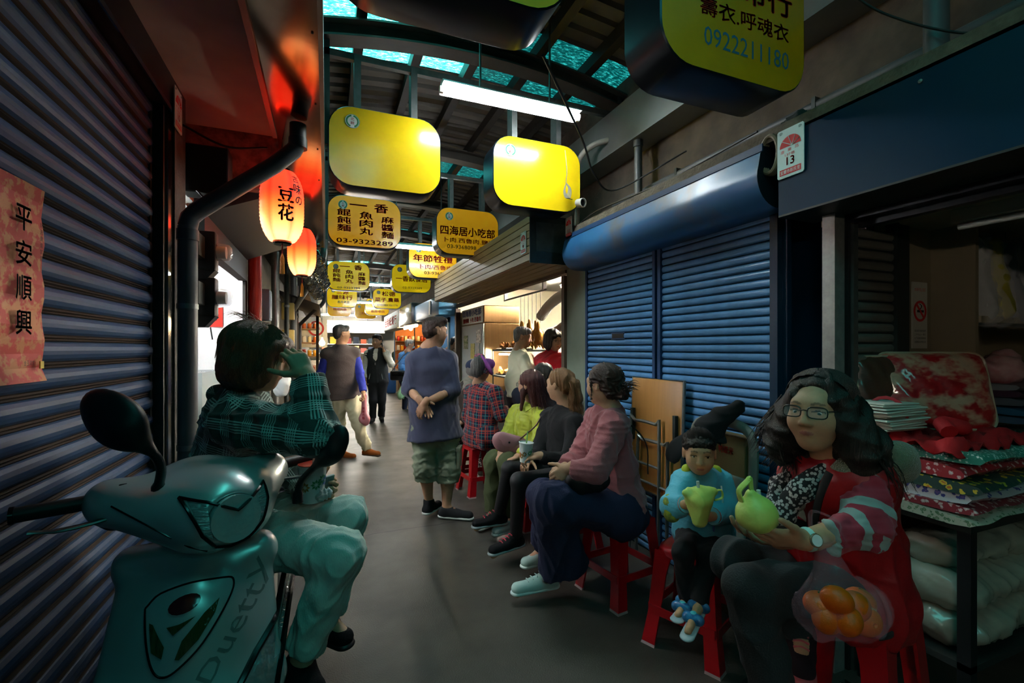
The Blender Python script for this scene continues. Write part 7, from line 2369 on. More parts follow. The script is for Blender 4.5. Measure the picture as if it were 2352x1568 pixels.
for xx in (2.14, 2.80):
    t = thing('stall_shelf', ['red and gold goods shelf on the left of the far right stall', 'red and gold goods shelf on the right of the far right stall'][xx > 2.5], 'shelf unit', (xx + .3, 15.6, 0))
    MB().box((xx, 15.2, 0), (xx + .62, 15.8, .75)).build('counter', M('stall_wood'), t)
    for z in (1.05, 1.35, 1.65):
        MB().box((xx, 15.5, z), (xx + .62, 15.8, z + .02)).build('shelf', M('stall_wood'), t)
    MB().box((xx, 15.82, 0), (xx + .62, 15.86, 2.3)).build('back_board', M('stall_orange', 'e08a4a', rough=.6), t)
    jars([(xx + .07 + .12 * k, 15.6, z) for k in range(5) for z in (.75, 1.07, 1.37, 1.67)], 'small jar of goods on the %s half of the far right stall shelf' % ('left' if xx < 2.5 else 'right'), 'jars on the far right stall shelves')
bulb_lamp('warm bulb over the left of the far right stall', (2.5, 14.9, 2.05), .06, es=150)
bulb_lamp('warm bulb over the right of the far right stall', (3.1, 14.9, 2.05), .06, es=150)
tube_lamp('bluish tube lamp in the blue stall', (2.6, 8.4, 2.2), (2.6, 9.6, 2.2), M('lit_white_tube'), .018)
hb = leftbox('blue_barrel', 'blue plastic barrel beside the far right stall', 'barrel', (1.75, 14.9, 0), (2.05, 15.2, .62), M('blue_barrel', '2a5aa0', rough=.4), .06)
MB().tube([(1.9, 15.05, .60), (1.9, 15.05, .64)], .155, 18).build('barrel_lid', M('blue_lid', '3f74bc', rough=.4), hb, True)

# ------------------------------------------------------------------ inside the food stall
fg = thing('refrigerator', 'tall refrigerator with white side and brushed steel front in food stall', 'refrigerator', (2.4, 7, 0))
MB().rbox((2.16, 6.46, .05), (2.72, 7.62, 1.80), .015).build('cabinet', M('brushed_copper_steel', 'b08a5c', rough=.3, metal=.85, var=.25, vs=5, stretch=(8, 1, .3)), fg)
MB().box((2.145, 6.47, .05), (2.162, 7.62, 1.79)).build('side_board', m_white, fg)
sbx = thing('stall_sign', 'white sign board with blue and red characters on the refrigerator', 'sign', (2.15, 7.0, 1.82))
MB().rbox((2.15, 6.46, 1.80), (2.72, 7.62, 2.06), .01).build('steel_box', M('brushed_copper_steel'), sbx)
MB().box((2.138, 6.48, 1.81), (2.148, 7.60, 2.05)).build('board', m_wht, sbx)
tb = MB(); text_on(tb, '四海居小吃部', (.06, .12, 1.06, .225), ((2.137, 7.60, 1.81), (0, -1, 0), (0, 0, 1), (-1, 0, 0)), .04); tb.build('character_print', M('sign_blue', '2c4f9a', rough=.5), sbx)
tb = MB(); text_on(tb, '鹽燒雞 卜肉 西魯肉', (.08, .02, 1.04, .10), ((2.137, 7.60, 1.81), (0, -1, 0), (0, 0, 1), (-1, 0, 0)), .04); tb.build('character_print', m_red, sbx)
for k, (y, z, w_, h_, c_, c2_, lb) in enumerate([(7.38, 1.52, .22, .22, '5a7a34', 'd8d2b8', 'photo card of green dishes on the white fridge side'), (6.68, 1.60, .24, .2, '5a4a3c', 'cfc4b4', 'dark photo card at the edge of the white fridge side'), (6.74, 1.36, .18, .3, 'b4b0a8', '7a8a94', 'pale photo sheet low on the white fridge side'), (7.0, 1.38, .2, .24, 'd8c83a', 'b4a42c', 'yellow notice on the white fridge side'), (7.0, 1.12, .14, .14, '5a8ac0', 'b8d0e4', 'small blue notice on the white fridge side')]):
    t = thing('notice', lb, 'notice', (2.14, y, z))
    MB().box((2.138, y - w_ / 2, z - h_ / 2), (2.144, y + w_ / 2, z + h_ / 2)).build('sheet', M('notice_' + c_, c_, rough=.5, var=.8, vs=22, col2=c2_, thr=(.45, .55)), t)
ct = thing('stall_counter', 'stainless stall counter with trays of fried food', 'counter', (2.45, 5.6, 0))
MB().rbox((2.2, 5.15, .05), (2.85, 6.4, .82), .01).build('counter_body', m_stain, ct)
MB().rbox((2.17, 5.1, .82), (2.88, 6.42, .86), .008).build('counter_top', m_stain, ct)
rk = thing('food_rack', 'two-tier steel food rack on the stall counter', 'rack', (2.5, 5.9, .86))
for z in (1.02, 1.38):
    MB().rbox((2.22, 5.45, z), (2.75, 6.3, z + .025), .006).build('rack_shelf', m_dsteel, rk)
for x in (2.23, 2.74):
    for y in (5.46, 6.28):
        MB().tube([(x, y, .86), (x, y, 1.4)], .01, 6).build('rack_post', m_dsteel, rk)
tube_lamp('short warm lamp under the food rack shelf', (2.3, 5.6, 1.34), (2.3, 6.2, 1.34), m_tubew, .01, False)
m_fry = M('fried_food', 'd0883a', rough=.55, var=.7, vs=30, col2='8a4a1c', bump=.5, bs=60)
g2 = random.Random(11)


def food_tray(label, x, y, z, n=10):
    t = thing('food_tray', label, 'tray', (x, y, z))
    MB().rbox((x - .15, y - .12, z), (x + .15, y + .12, z + .025), .008).build('tray_pan', m_stain, t)
    for k in range(n):
        a, b = x + g2.uniform(-.11, .11), y + g2.uniform(-.08, .08)
        r_ = g2.uniform(.025, .04)
        me = fry_mesh[k % 3]
        o = link('fried_piece', me, t, (a, b, z + .04 + g2.uniform(0, .04)), (g2.uniform(0, 3), g2.uniform(0, 3), g2.uniform(0, 3)))
    return t


fry_mesh = []
for k in range(3):
    v_, q_ = surf([el((0, 0, 0), (.045, .028, .022), None, .01), el((.02, .015, .006), (.025, .02, .018), None, .01)], .008, 1)
    v_ = v_ + vnormals(v_, q_) * folds(v_, .006, 90, k)[:, None]
    fry_mesh.append(npmesh('fried_piece', v_, q_, m_fry))
food_tray('tray of golden fried pieces on the upper rack shelf, left', 2.40, 6.1, 1.405)
food_tray('tray of golden fried pieces on the upper rack shelf, right', 2.40, 5.7, 1.405)
food_tray('tray of browned pieces on the lower rack shelf, left', 2.40, 6.1, 1.045)
food_tray('tray of browned pieces on the lower rack shelf, right', 2.40, 5.7, 1.045)
food_tray('tray of fried food on the counter before the rack', 2.35, 5.3, .86, 12)
rl = thing('hanging_rail', 'steel hanging rail with hooks above the stall counter', 'rail', (2.5, 5.6, 2.1))
MB().tube([(2.45, 5.0, 2.13), (2.45, 6.4, 2.13)], .012, 8).build('rail_bar', m_steel, rl, True)
for y in (5.05, 6.35):
    MB().box((2.43, y - .02, 2.13), (2.47, y + .02, 2.5)).build('rail_stay', m_white, rl)
v_, q_ = surf([el((0, 0, 0), (.055, .06, .085), None, .03), el((0, -.01, -.06), (.05, .05, .05), None, .03), rc((0, 0, .07), (0, .01, .17), .025, .018, .02), rc((.045, -.01, -.08), (.05, -.03, -.15), .028, .012, .02), rc((-.045, -.01, -.08), (-.05, -.03, -.15), .028, .012, .02), rc((.055, 0, .05), (.075, -.02, -.02), .016, .014, .01), rc((-.055, 0, .05), (-.075, -.02, -.02), .016, .014, .01)], .009, 2)
chk = npmesh('bird_body', v_, q_, M('cooked_chicken', 'd8a44a', rough=.35, var=.5, vs=14, col2='a86a20', coat=.3))
for k in range(6):
    y = 5.15 + .125 * k
    t = thing('cooked_chicken', ['first', 'second', 'third', 'fourth', 'fifth', 'sixth'][k] + ' golden cooked chicken from the right on the stall rail', 'chicken', (2.42, y, 1.6), 'chickens hanging in the stall')
    link('bird', chk, t, (2.42 + .03 * (k % 2), y, 1.57 + .02 * ((k * 7) % 3)), (0, 0, k * .8))
    MB().tube([(2.45, y, 1.74), (2.45, y, 2.13)], .003, 5).build('hook', m_steel, t)
du = thing('flexible_duct', 'white flexible duct curving across the food stall', 'duct', (3.3, 5.5, 2))
MB().tube(curve([(3.0, 6.3, 1.9), (3.0, 6.0, 2.05), (3.0, 5.6, 2.15), (3.05, 5.2, 2.18)], 8), .075, 14).build('duct_run', m_white, du, True)
MB().tube(curve([(3.05, 5.2, 2.15), (3.0, 5.25, 1.9), (2.95, 5.6, 1.7), (2.95, 5.9, 1.66)], 8), .05, 12).build('duct_branch', m_white, du, True)
eq = thing('kitchen_shelf', 'steel shelf with kitchen pots at the back of the food stall', 'shelf', (3.8, 5.4, 0))
for z in (.8, 1.25, 1.62):
    MB().box((3.3, 4.6, z), (3.8, 6.2, z + .03)).build('shelf_board', m_dsteel, eq)
for y in (4.6, 6.17):
    MB().box((3.3, y, 0), (3.34, y + .03, 1.9)).build('upright', m_dsteel, eq)
for k in range(6):
    t = thing('kitchen_pot', ['steel pot', 'blue tin', 'white tub', 'red tin', 'dark kettle', 'cream jar'][k] + ' on the shelf at the back of the food stall', 'pot', (3.5, 4.75 + .25 * k, 1.28))
    c_ = ['8a8c8a', '3a4a8a', 'e0ddd0', 'b03a2a', '2a2624', 'd8c49a'][k]
    MB().lathe([(.07, 0), (.085, .01), (.085, .15), (.06, .17), (.015, .18), (.015, .2), (0, .2)], (3.42, 4.75 + .25 * k, 1.28), 16).build('pot_body', M('pot_' + c_, c_, rough=.4), t, True)
    MB().lathe([(.088, .15), (.09, .16), (.088, .165), (0, .17)], (3.42, 4.75 + .25 * k, 1.285), 16).build('pot_lid', M('pot_' + c_), t, True)
col9 = MB().box((3.0, 4.25, 0), (3.3, 4.55, 2.5))
struct(col9.build('wall_column', M('cream_wall')), 'cream square column inside the food stall')
sc = thing('red_scroll', 'vertical red scroll with orange characters on the cream column', 'scroll', (3.0, 4.4, 1.6))
MB().box((2.985, 4.42, 1.45), (2.995, 4.53, 2.12)).build('scroll_sheet', M('scroll_red', 'd2381e', rough=.6), sc)
tb = MB()
for k, ch in enumerate('生意興隆'):
    text_on(tb, ch, (.025, .52 - .15 * k, .085, .60 - .15 * k), ((2.984, 4.53, 1.45), (0, -1, 0), (0, 0, 1), (-1, 0, 0)), .02)
tb.build('character_print', M('scroll_gold', 'e88a2a', rough=.6), sc)
ys = thing('yellow_notice', 'large yellow notice beside the red jacket in the food stall', 'notice', (2.98, 4.3, 1.3))
MB().box((2.982, 4.08, 1.1), (2.99, 4.40, 1.62)).build('notice_sheet', M('notice_yellow', 'f0d83a', rough=.6), ys)
tb = MB(); text_on(tb, '歡迎光臨', (.04, .36, .28, .42), ((2.981, 4.40, 1.1), (0, -1, 0), (0, 0, 1), (-1, 0, 0)), .01); tb.build('character_print', m_black, ys)
fn = thing('ceiling_fan', 'small white ceiling fan in the food stall', 'fan', (2.8, 4.9, 2.3))
MB().lathe([(.03, .12), (.06, .06), (.06, 0), (.02, -.03), (0, -.03)], (2.85, 5.0, 2.33), 16).build('motor', m_wht, fn, True)
MB().tube([(2.85, 5.0, 2.4), (2.85, 5.0, 2.5)], .012, 8).build('down_rod', m_wht, fn)
for k in range(3):
    MB().rbox((2.89, 4.94, 2.325), (3.20, 5.06, 2.333), .003, R=rz(120 * k + 20), o=(2.85, 5.0, 2.33)).build('blade', m_wht, fn)

# ------------------------------------------------------------------ the fabric shop on the right
tb_ = thing('display_table', 'dark steel display table stacked with folded cloth', 'table', (2.6, 1.1, 0))
MB().box((2.14, .92, .755), (3.2, 1.30, .785)).build('table_top', m_dsteel, tb_)
MB().box((2.14, .92, .25), (3.2, 1.30, .275)).build('lower_shelf', m_dsteel, tb_)
for x in (2.14, 3.16):
    for y in (.92, 1.26):
        MB().box((x, y, 0), (x + .04, y + .04, .755)).build('leg', M('table_leg', '2c2e30', rough=.35, metal=.6), tb_)


def floral(name, base, c2, c3, sc_=34, lo=.22, plastic=True):
    m = M(name, base, rough=.5, coat=.9 if plastic else 0, coatr=.08, bump=.45 if plastic else .15, bs=26)
    N, L, b = nodes_of(m)
    t = N.new('ShaderNodeTexCoord'); v = N.new('ShaderNodeTexVoronoi'); v.inputs['Scale'].default_value = sc_
    n = N.new('ShaderNodeTexNoise'); n.inputs['Scale'].default_value = sc_ * 2.2; x = N.new('ShaderNodeMix'); x.data_type = 'VECTOR'; x.inputs[0].default_value = .55 / sc_
    L.new(t.outputs['Object'], n.inputs['Vector']); L.new(t.outputs['Object'], x.inputs[4]); L.new(n.outputs['Color'], x.inputs[5])
    L.new(x.outputs[1], v.inputs['Vector'])
    r = N.new('ShaderNodeValToRGB'); e = r.color_ramp.elements
    e[0].position = lo * .55; e[0].color = (*lin(c3), 1); e[1].position = lo * 1.25; e[1].color = (*lin(base), 1)
    k = e.new(lo * .7); k.color = (*lin(c2), 1); k2 = e.new(lo * 1.1); k2.color = (*lin(c2), 1)
    L.new(v.outputs['Distance'], r.inputs[0])
    L.new(r.outputs[0], b.inputs['Base Color'])
    return m


def folded(label, lo, hi, mat, seed, cat='folded cloth', yaw=0, grp='folded cloth on the table'):
    t = thing('folded_cloth', label, cat, ((lo[0] + hi[0]) / 2, (lo[1] + hi[1]) / 2, lo[2]), grp)
    n = 1
    hh = (hi[2] - lo[2])
    for k in range(n):
        za, zb = lo[2] + hh * k / n, lo[2] + hh * (k + 1) / n
        nx_, ny_ = 30, 12
        R_ = rz(yaw); cc = Vector(((lo[0] + hi[0]) / 2, (lo[1] + hi[1]) / 2, 0))
        mb = MB()
        prof = []
        m_ = 10
        for j in range(m_):
            a = 2 * math.pi * j / m_
            prof.append((math.copysign(abs(math.cos(a)) ** .35, math.cos(a)), math.copysign(abs(math.sin(a)) ** .8, math.sin(a))))
        for i in range(nx_ + 1):
            x = lo[0] + (hi[0] - lo[0]) * i / nx_
            for (u, w_) in prof:
                y = (lo[1] + hi[1]) / 2 + u * (hi[1] - lo[1]) / 2 * (1 + .012 * math.sin(i * .7 + seed + k))
                z = (za + zb) / 2 + w_ * (zb - za) / 2 + .006 * math.sin(i * .5 + seed * 1.7 + u * 2) * (1 if w_ > 0 else .6) + .002 * math.sin(i * 1.3 + seed + u * 5)
                p_ = R_ @ (Vector((x, y, 0)) - cc) + cc
                mb.v.append((p_.x, p_.y, z))
        for i in range(nx_):
            for j in range(m_):
                a, b = i * m_ + j, i * m_ + (j + 1) % m_
                mb.f.append((a, b, b + m_, a + m_)); mb.m.append(0)
        mb.f.append(tuple(reversed(range(m_)))); mb.m.append(0)
        mb.f.append(tuple(range(nx_ * m_, (nx_ + 1) * m_))); mb.m.append(0)
        mb.build('fold', mat, t, 60)
    return t


FB = [('white_green_floral', 'b8b8a4', '5a7a5a', '8a9a7a', 'pale green floral cloth at the bottom of the stack'), ('red_white_floral', '8a2a34', 'c8b4b0', 'e0d4d0', 'dark red and white cloth second from the bottom of the stack'), ('blue_white_floral', 'c4ccd0', '3a4a9a', '6a5a9a', 'white cloth with blue flowers in the stack'),
      ('green_yellow_floral', '24423c', 'd8b83a', 'c86a2a', 'dark green cloth with yellow flowers in the stack'), ('red_floral', 'b02a34', 'e8c0c0', 'f0e8e4', 'bright red cloth with white blossoms in the stack'), ('teal_polka', '2f8a78', 'd0e4dc', 'd0e4dc', 'teal polka dot cloth on top of the stack')]
z = .787
for k, (nm, a, b, c, lb) in enumerate(FB):
    th_ = [.035, .03, .045, .045, .052, .045][k]
    folded(lb + ', wrapped in plastic', (2.10 + .012 * (k % 3), .88 + .012 * ((k * 2) % 3), z), (3.15, 1.30, z + th_), floral(nm, a, b, c, [60, 50, 42, 34, 46, 90][k], .3), k, yaw=[-1, 1.5, -2, 1, -1.5, 2][k])
    z += th_ + .001
rcx = thing('red_cloth', 'loose bright red cloth draped on the stack of folded cloth', 'cloth', (2.4, 1.1, z))
mb = MB()
for i in range(27):
    for j in range(19):
        x = 2.08 + .62 * i / 26; y = .93 + .34 * j / 18
        e_ = min(i, 26 - i, j, 18 - j)
        zz = z + .02 + .022 * math.sin(x * 60 + 2.2 * math.sin(y * 25)) * .7 + .012 * math.sin(y * 70 + x * 25) - (.018 if e_ == 0 else 0) + .01 * math.sin(i * 2.1 + j * 1.3)
        mb.v.append((x + .008 * math.sin(j * 2), y, zz))
for i in range(26):
    for j in range(18):
        a = i * 19 + j
        mb.f.append((a, a + 19, a + 20, a + 1)); mb.m.append(0)
o = mb.build('cloth_sheet', M('bright_red_cloth', 'b8141a', rough=.75, bump=.2, bs=150), rcx, 80)
o.modifiers.new('s', 'SOLIDIFY').thickness = .006
mb = MB().tube(curve([(2.18, 1.0, z + .06), (2.22, 1.04, z + .085), (2.27, 1.0, z + .07), (2.32, 1.05, z + .05)], 5), .028, 10)
mb.build('cloth_roll', M('bright_red_cloth'), rcx, True)
pb = thing('paper_bundle', 'bundle of white folded paper tied with a red ribbon', 'paper bundle', (2.2, 1.18, z))
g3 = random.Random(5)
for k in range(13):
    zz = z + .045 + k * .0085
    MB().rbox((2.02 + g3.uniform(-.012, .012), 1.12 + g3.uniform(-.012, .012), zz), (2.27 + g3.uniform(-.02, .02), 1.28, zz + .0075), .0035, n=1, R=rxyz(0, g3.uniform(-1.5, 1.5), g3.uniform(-3, 3))).build('paper_fold', M('paper_white', 'c8c2b4', rough=.85), pb)
MB().tube(arc((2.16, 1.20, z + .10), .072, 0, 360, 16, (0, 1, 0), (0, 0, 1)), .008, 6, flat=.4).build('ribbon', M('ribbon_red', 'a01420', rough=.5), pb, True)


def pack(label, c, w, h, d, mat, R_, seed=0):
    """puffy plastic-wrapped bedding panel with a piped edge"""
    c = Vector(c)
    t = thing('bedding_pack', label, 'bedding pack', c - UP * h / 2)
    n, m = 24, 20
    out = rrect(w, h, .05, 5)
    for s in (-1, 1):
        mb = MB()
        for i in range(n + 1):
            for j in range(m + 1):
                u, v = -1 + 2 * i / n, -1 + 2 * j / m
                y_ = s * d / 2 * (1 - abs(u) ** 3.5) ** .6 * (1 - abs(v) ** 3.5) ** .6
                cu = 1 - .04 * abs(v) ** 6; cv = 1 - .04 * abs(u) ** 6
                p_ = Vector((u * w / 2 * cu, y_ + .004 * math.sin(i * 1.1 + j * .7 + seed), v * h / 2 * cv))
                mb.v.append(tuple(c + R_ @ p_))
        for i in range(n):
            for j in range(m):
                a = i * (m + 1) + j
                mb.f.append((a, a + m + 1, a + m + 2, a + 1) if s < 0 else (a, a + 1, a + m + 2, a + m + 1)); mb.m.append(0)
        mb.build('cover_face', mat, t, 80)
    MB().tube([c + R_ @ Vector((p_[0], 0, p_[1])) for p_ in out] + [c + R_ @ Vector((out[0][0], 0, out[0][1]))], .006, 6).build('piping', M('pack_piping', 'b8a48a', rough=.3, coat=.5), t, True)
    return t


m_pack = M('red_pink_bedding', 'b0141c', rough=.4, var=1, vs=9, col2='c9967a', thr=(.46, .6), coat=1, coatr=.06, bump=.6, bs=24, stretch=(1, 1, 1.6))
pack('large red and pink bedding pack wrapped in shiny plastic', (2.50, 1.20, 1.235), .44, .34, .09, m_pack, rxyz(-14, 0, -30))
pack('brown bedding pack half hidden behind the red one', (2.33, 1.30, 1.235), .30, .30, .06, M('brown_bedding', '4a3c2c', rough=.4, coat=.8, bump=.4, bs=30, var=.6, vs=6, col2='5a1a1e'), rxyz(-6, 0, -10), 3)
m_quilt = M('wrapped_quilt', '9d9a8a', rough=.4, coat=1.0, coatr=.07, bump=.55, bs=22, var=.2, vs=6, col2='7d7a6a')
for k, (a, b, r_, s_, lb) in enumerate([((2.24, 1.08, .36), (3.1, 1.08, .36), .085, 1.9, 'lowest wrapped white quilt on the lower table shelf'), ((2.22, 1.07, .50), (3.0, 1.10, .50), .075, 2.0, 'middle wrapped white quilt on the lower table shelf'), ((2.24, 1.10, .62), (3.0, 1.1, .61), .055, 2.4, 'topmost wrapped white quilt on the lower table shelf')]):
    t = thing('wrapped_quilt', lb, 'quilt', (2.6, 1.08, a[2] - .08), 'wrapped quilts under the table')
    shell('quilt_cover', [rc(a, b, r_, r_ * .96, .02, ax=(0, 1, 0), s=s_), rc((a[0] + .42, a[1], a[2]), (a[0] + .44, a[1], a[2]), r_ * 1.03, None, .04, ax=(0, 1, 0), s=s_ * 1.02)], .012, m_quilt, t, 2, [(.008, 22, k + 2, None, 1), (.003, 70, k, None, 1)])
su = thing('shelf_unit', 'beige shelf unit at the side of the fabric shop', 'shelf unit', (3.2, 1.25, 0))
MB().box((2.76, 1.17, .78), (2.785, 1.34, 2.0)).build('side_panel', m_beige, su)
for z_ in (1.055, 1.54):
    MB().box((2.785, 1.16, z_), (4.4, 1.34, z_ + .03)).build('shelf_board', M('pale_shelf', 'a89c84', rough=.6), su)
for k in range(5):
    c_ = ['41566e', '2c5a7a', '5a5a62', '4a2a3c', '7a7a80'][k]
    folded(['grey-blue', 'deep blue', 'slate', 'plum', 'pale grey'][k] + ' folded cloth stacked on the lower shop shelf', (2.80, 1.0 + .01 * k, 1.09 + .036 * k - .0), (3.6, 1.33, 1.122 + .036 * k), M('shelfcloth_' + c_, c_, rough=.5, coat=.6, bump=.3, bs=30), k + 3, grp='folded cloth on the shop shelf')
t = thing('pink_package', 'clear bag of pink and red cloth on top of the shelf stack', 'package', (2.95, 1.15, 1.27))
shell('package_cover', [el((2.90, 1.15, 1.32), (.10, .1, .07), None, .03), el((3.03, 1.17, 1.32), (.1, .1, .05), None, .03), el((2.94, 1.15, 1.38), (.04, .05, .04), None, .03)], .01, M('pink_wrapped', 'b0505a', rough=.35, coat=1, bump=.5, bs=30, var=.8, vs=9, col2='d0b4b4'), t, 2, [(.008, 40, 2, None, 1)])
for k in range(4):
    c_ = ['a8a6a0', 'b0a43a', '6a6a70', 'a09a98'][k]
    t = thing('garment_bag', ['first grey', 'second yellow', 'third dark', 'fourth pale'][k] + ' garment hanging in a clear bag above the shop shelf', 'garment bag', (2.86 + .13 * k, 1.22, 1.58), 'garments in clear bags')
    x = 2.87 + .14 * k
    shell('garment', [rc((x, 1.2, 1.60), (x, 1.22, 1.93), .055, .03, .02, ax=(0, 1, 0), s=1.2)], .012, M('garment_' + c_, c_, rough=.5, var=.3, vs=10), t, 2, [(.008, 40, k, UP, 3)])
    shell('clear_bag', [rc((x, 1.2, 1.585), (x, 1.22, 1.95), .068, .036, .02, ax=(0, 1, 0), s=1.2)], .012, M('clear_film', 'ffffff', rough=.12, alpha=.22, spec=.9, bump=.8, bs=30), t, 1, [(.012, 50, k + 4, UP, 2)])
    MB().tube([(x, 1.22, 1.94), (x, 1.22, 2.0)], .003, 5).build('hook', m_steel, t)
ns = thing('no_smoking_sign', 'white no smoking notice with red ring on the beige wall', 'notice', (2.66, 1.33, 1.5))
MB().box((2.60, 1.334, 1.42), (2.72, 1.339, 1.74)).build('sheet', M('notice_white', 'c4beb0', rough=.5), ns)
rg = MB().tube(arc((2.66, 1.333, 1.60), .045, 0, 360, 30, (1, 0, 0), (0, 0, 1)), .0065, 6, flat=.3, upv=(0, 1, 0))
rg.tube([(2.63, 1.332, 1.632), (2.69, 1.332, 1.568)], .006, 6, flat=.3, upv=(0, 1, 0)).build('red_ring', m_red, ns)
mb = MB().box((2.636, 1.331, 1.594), (2.686, 1.333, 1.605)); mb.tube(curve([(2.66, 1.332, 1.61), (2.67, 1.332, 1.625), (2.655, 1.332, 1.635)], 4), .002, 4); mb.build('cigarette', m_black, ns)
tb2 = MB()
FRN = ((2.60, 1.334, 1.42), (1, 0, 0), (0, 0, 1), (0, -1, 0))
text_on(tb2, '本場所禁止吸菸', (.015, .275, .105, .292), FRN, 0); tb2.build('heading_print', m_red, ns)
tb2 = MB()
for k, s_ in enumerate(('違反規定者處新臺幣', '二千元以上一萬元', '以下罰鍰檢舉專線', '宜蘭縣政府衛生局')):
    text_on(tb2, s_, (.015, .08 - .018 * k, .105, .091 - .018 * k), FRN, 0)
tb2.build('notice_print', m_black, ns)
tf = thing('tube_fitting', 'switched-off tube fitting on the fabric shop ceiling', 'light fitting', (2.7, .8, 1.95))
MB().box((2.45, .55, 1.95), (2.53, 1.12, 2.0)).build('batten', M('dull_batten', '8a8a78', rough=.5), tf)
MB().tube([(2.49, .56, 1.935), (2.49, 1.11, 1.935)], .013, 10).build('tube', M('unlit_tube'), tf, True)
bk = thing('screen_panel', 'black flat screen hanging above the shop shelf', 'screen', (3.0, 1.05, 1.85))
MB().rbox((2.80, .98, 1.83), (3.5, 1.02, 1.985), .008).build('screen_case', m_blkgl, bk)
MB().box((2.82, .976, 1.845), (3.48, .98, 1.975)).build('screen_glass', M('screen_glass', '0a0c0e', rough=.08), bk)

# ------------------------------------------------------------------ folding table, folding chair, witch hat
ft = thing('folding_table', 'folded wood-grain table leaning against the blue shutter', 'table', (2.03, 2.5, 0))
RTt = rxyz(0, 2, 0)
oT = Vector((2.05, 2.5, .45))
MB().rbox((2.015, 2.25, .45), (2.04, 2.76, 1.215), .02, R=RTt, o=oT).build('table_top', M('wood_laminate', 'b07a3c', rough=.4, var=.35, vs=6, col2='8f5e2a', stretch=(1, 6, .5)), ft, True)
out = [(y, z_) for y, z_ in ((2.25, .45), (2.76, .45), (2.76, 1.215), (2.25, 1.215), (2.25, .45))]
MB().tube([oT + RTt @ (Vector((2.027, y, z_)) - oT) for y, z_ in out], .011, 8).build('metal_edge', m_steel, ft, True)
for (ya, yb, z0_, z1_) in ((2.42, 2.72, .0, .92), (2.34, 2.64, 0.0, .80)):
    pt = [(1.99, ya, z0_), (2.0, ya, z1_ - .04), (2.005, ya + .04, z1_), (2.005, yb - .04, z1_), (2.0, yb, z1_ - .04), (1.985, yb, z0_)]
    MB().tube(curve(pt, 3), .011, 8).build('leg_frame', m_steel, ft, True)
    MB().tube([(1.998, ya, z1_ - .28), (1.998, yb, z1_ - .28)], .009, 8).build('cross_bar', m_steel, ft, True)
for y in (2.29, 2.72):
    MB().box((2.005, y - .012, .78), (2.03, y + .012, 1.0)).build('leg_bracket', m_dsteel, ft)
MB().lathe([(.012, 0), (.012, .006), (0, .007)], (2.02, 2.33, .56), 12, 0, Matrix.Rotation(-math.pi / 2, 3, 'Y')).build('stud', m_wht, ft, True)
fc = thing('folding_chair', 'folded grey plastic chair standing behind the boy', 'chair', (1.9, 1.9, 0))
m_gpl = M('grey_plastic', '72756c', rough=.55)
yc, xb = 1.86, 1.94
pts = curve([(xb - .02, yc - .20, .62), (xb, yc - .205, .85), (xb + .01, yc - .17, 1.0), (xb + .015, yc, 1.035), (xb + .01, yc + .17, 1.0), (xb, yc + .205, .85), (xb - .02, yc + .20, .62)], 5)
MB().tube(pts, .026, 10, flat=.7).build('back_frame', m_gpl, fc, True)
shell('back_panel', [rc((xb - .01, yc - .17, .72), (xb - .01, yc + .17, .72), .055, .055, .02, ax=(1, 0, 0), s=.3), rc((xb - .015, yc - .16, .66), (xb - .015, yc + .16, .66), .05, .05, .02, ax=(1, 0, 0), s=.3)], .007, m_gpl, fc)
MB().rbox((1.895, yc - .19, .14), (1.92, yc + .19, .54), .012).build('seat', m_gpl, fc, True)
for s in (-1, 1):
    MB().tube([(1.92, yc + .2 * s, .66), (1.89, yc + .2 * s, .012)], .012, 8).build('leg', m_dsteel, fc, True)
    MB().tube([(1.93, yc + .215 * s, .60), (1.96, yc + .215 * s, .012)], .012, 8).build('leg', m_dsteel, fc, True)
cb = thing('carton', 'tall cardboard carton standing behind the grey folding chair', 'carton', (2.03, 1.86, 0))
MB().rbox((1.98, 1.74, 0), (2.07, 1.98, .96), .006).build('carton_body', M('cardboard', '6a5a34', rough=.8, var=.2, vs=6), cb)
tb2 = MB(); text_on(tb2, '特級米', (.07, .36, .17, .40), ((1.978, 1.98, .5), (0, -1, 0), (0, 0, 1), (-1, 0, 0)), .02); tb2.build('character_print', m_red, cb)
ht = thing('witch_hat', 'black pointed felt hat on the folded chair behind the boy', 'hat', at(1640, 985, 2.3))
tip, mid, bs_ = at(1712, 925, 2.36), at(1655, 960, 2.36), at(1622, 1000, 2.36)
dv = (mid - bs_).normalized()
shell('hat_cone', [rc(bs_, mid, .085, .055, .01, fa=True), rc(mid, tip.lerp(mid, .25), .055, .03, .02), rc(tip.lerp(mid, .25), tip, .03, .008, .02)], .008, M('black_felt', '101012', rough=.95), ht, 2, [(.006, 26, 4, None, 1)])
bl = curve([at(1540, 1060, 2.34), at(1556, 1025, 2.34), at(1590, 1008, 2.34), at(1640, 1000, 2.34), at(1666, 1010, 2.34)], 4)
MB().tube(bl, [.03, .05] + [.055] * (len(bl) - 4) + [.045, .03], 12, flat=.28).build('hat_brim', M('black_felt'), ht, True)

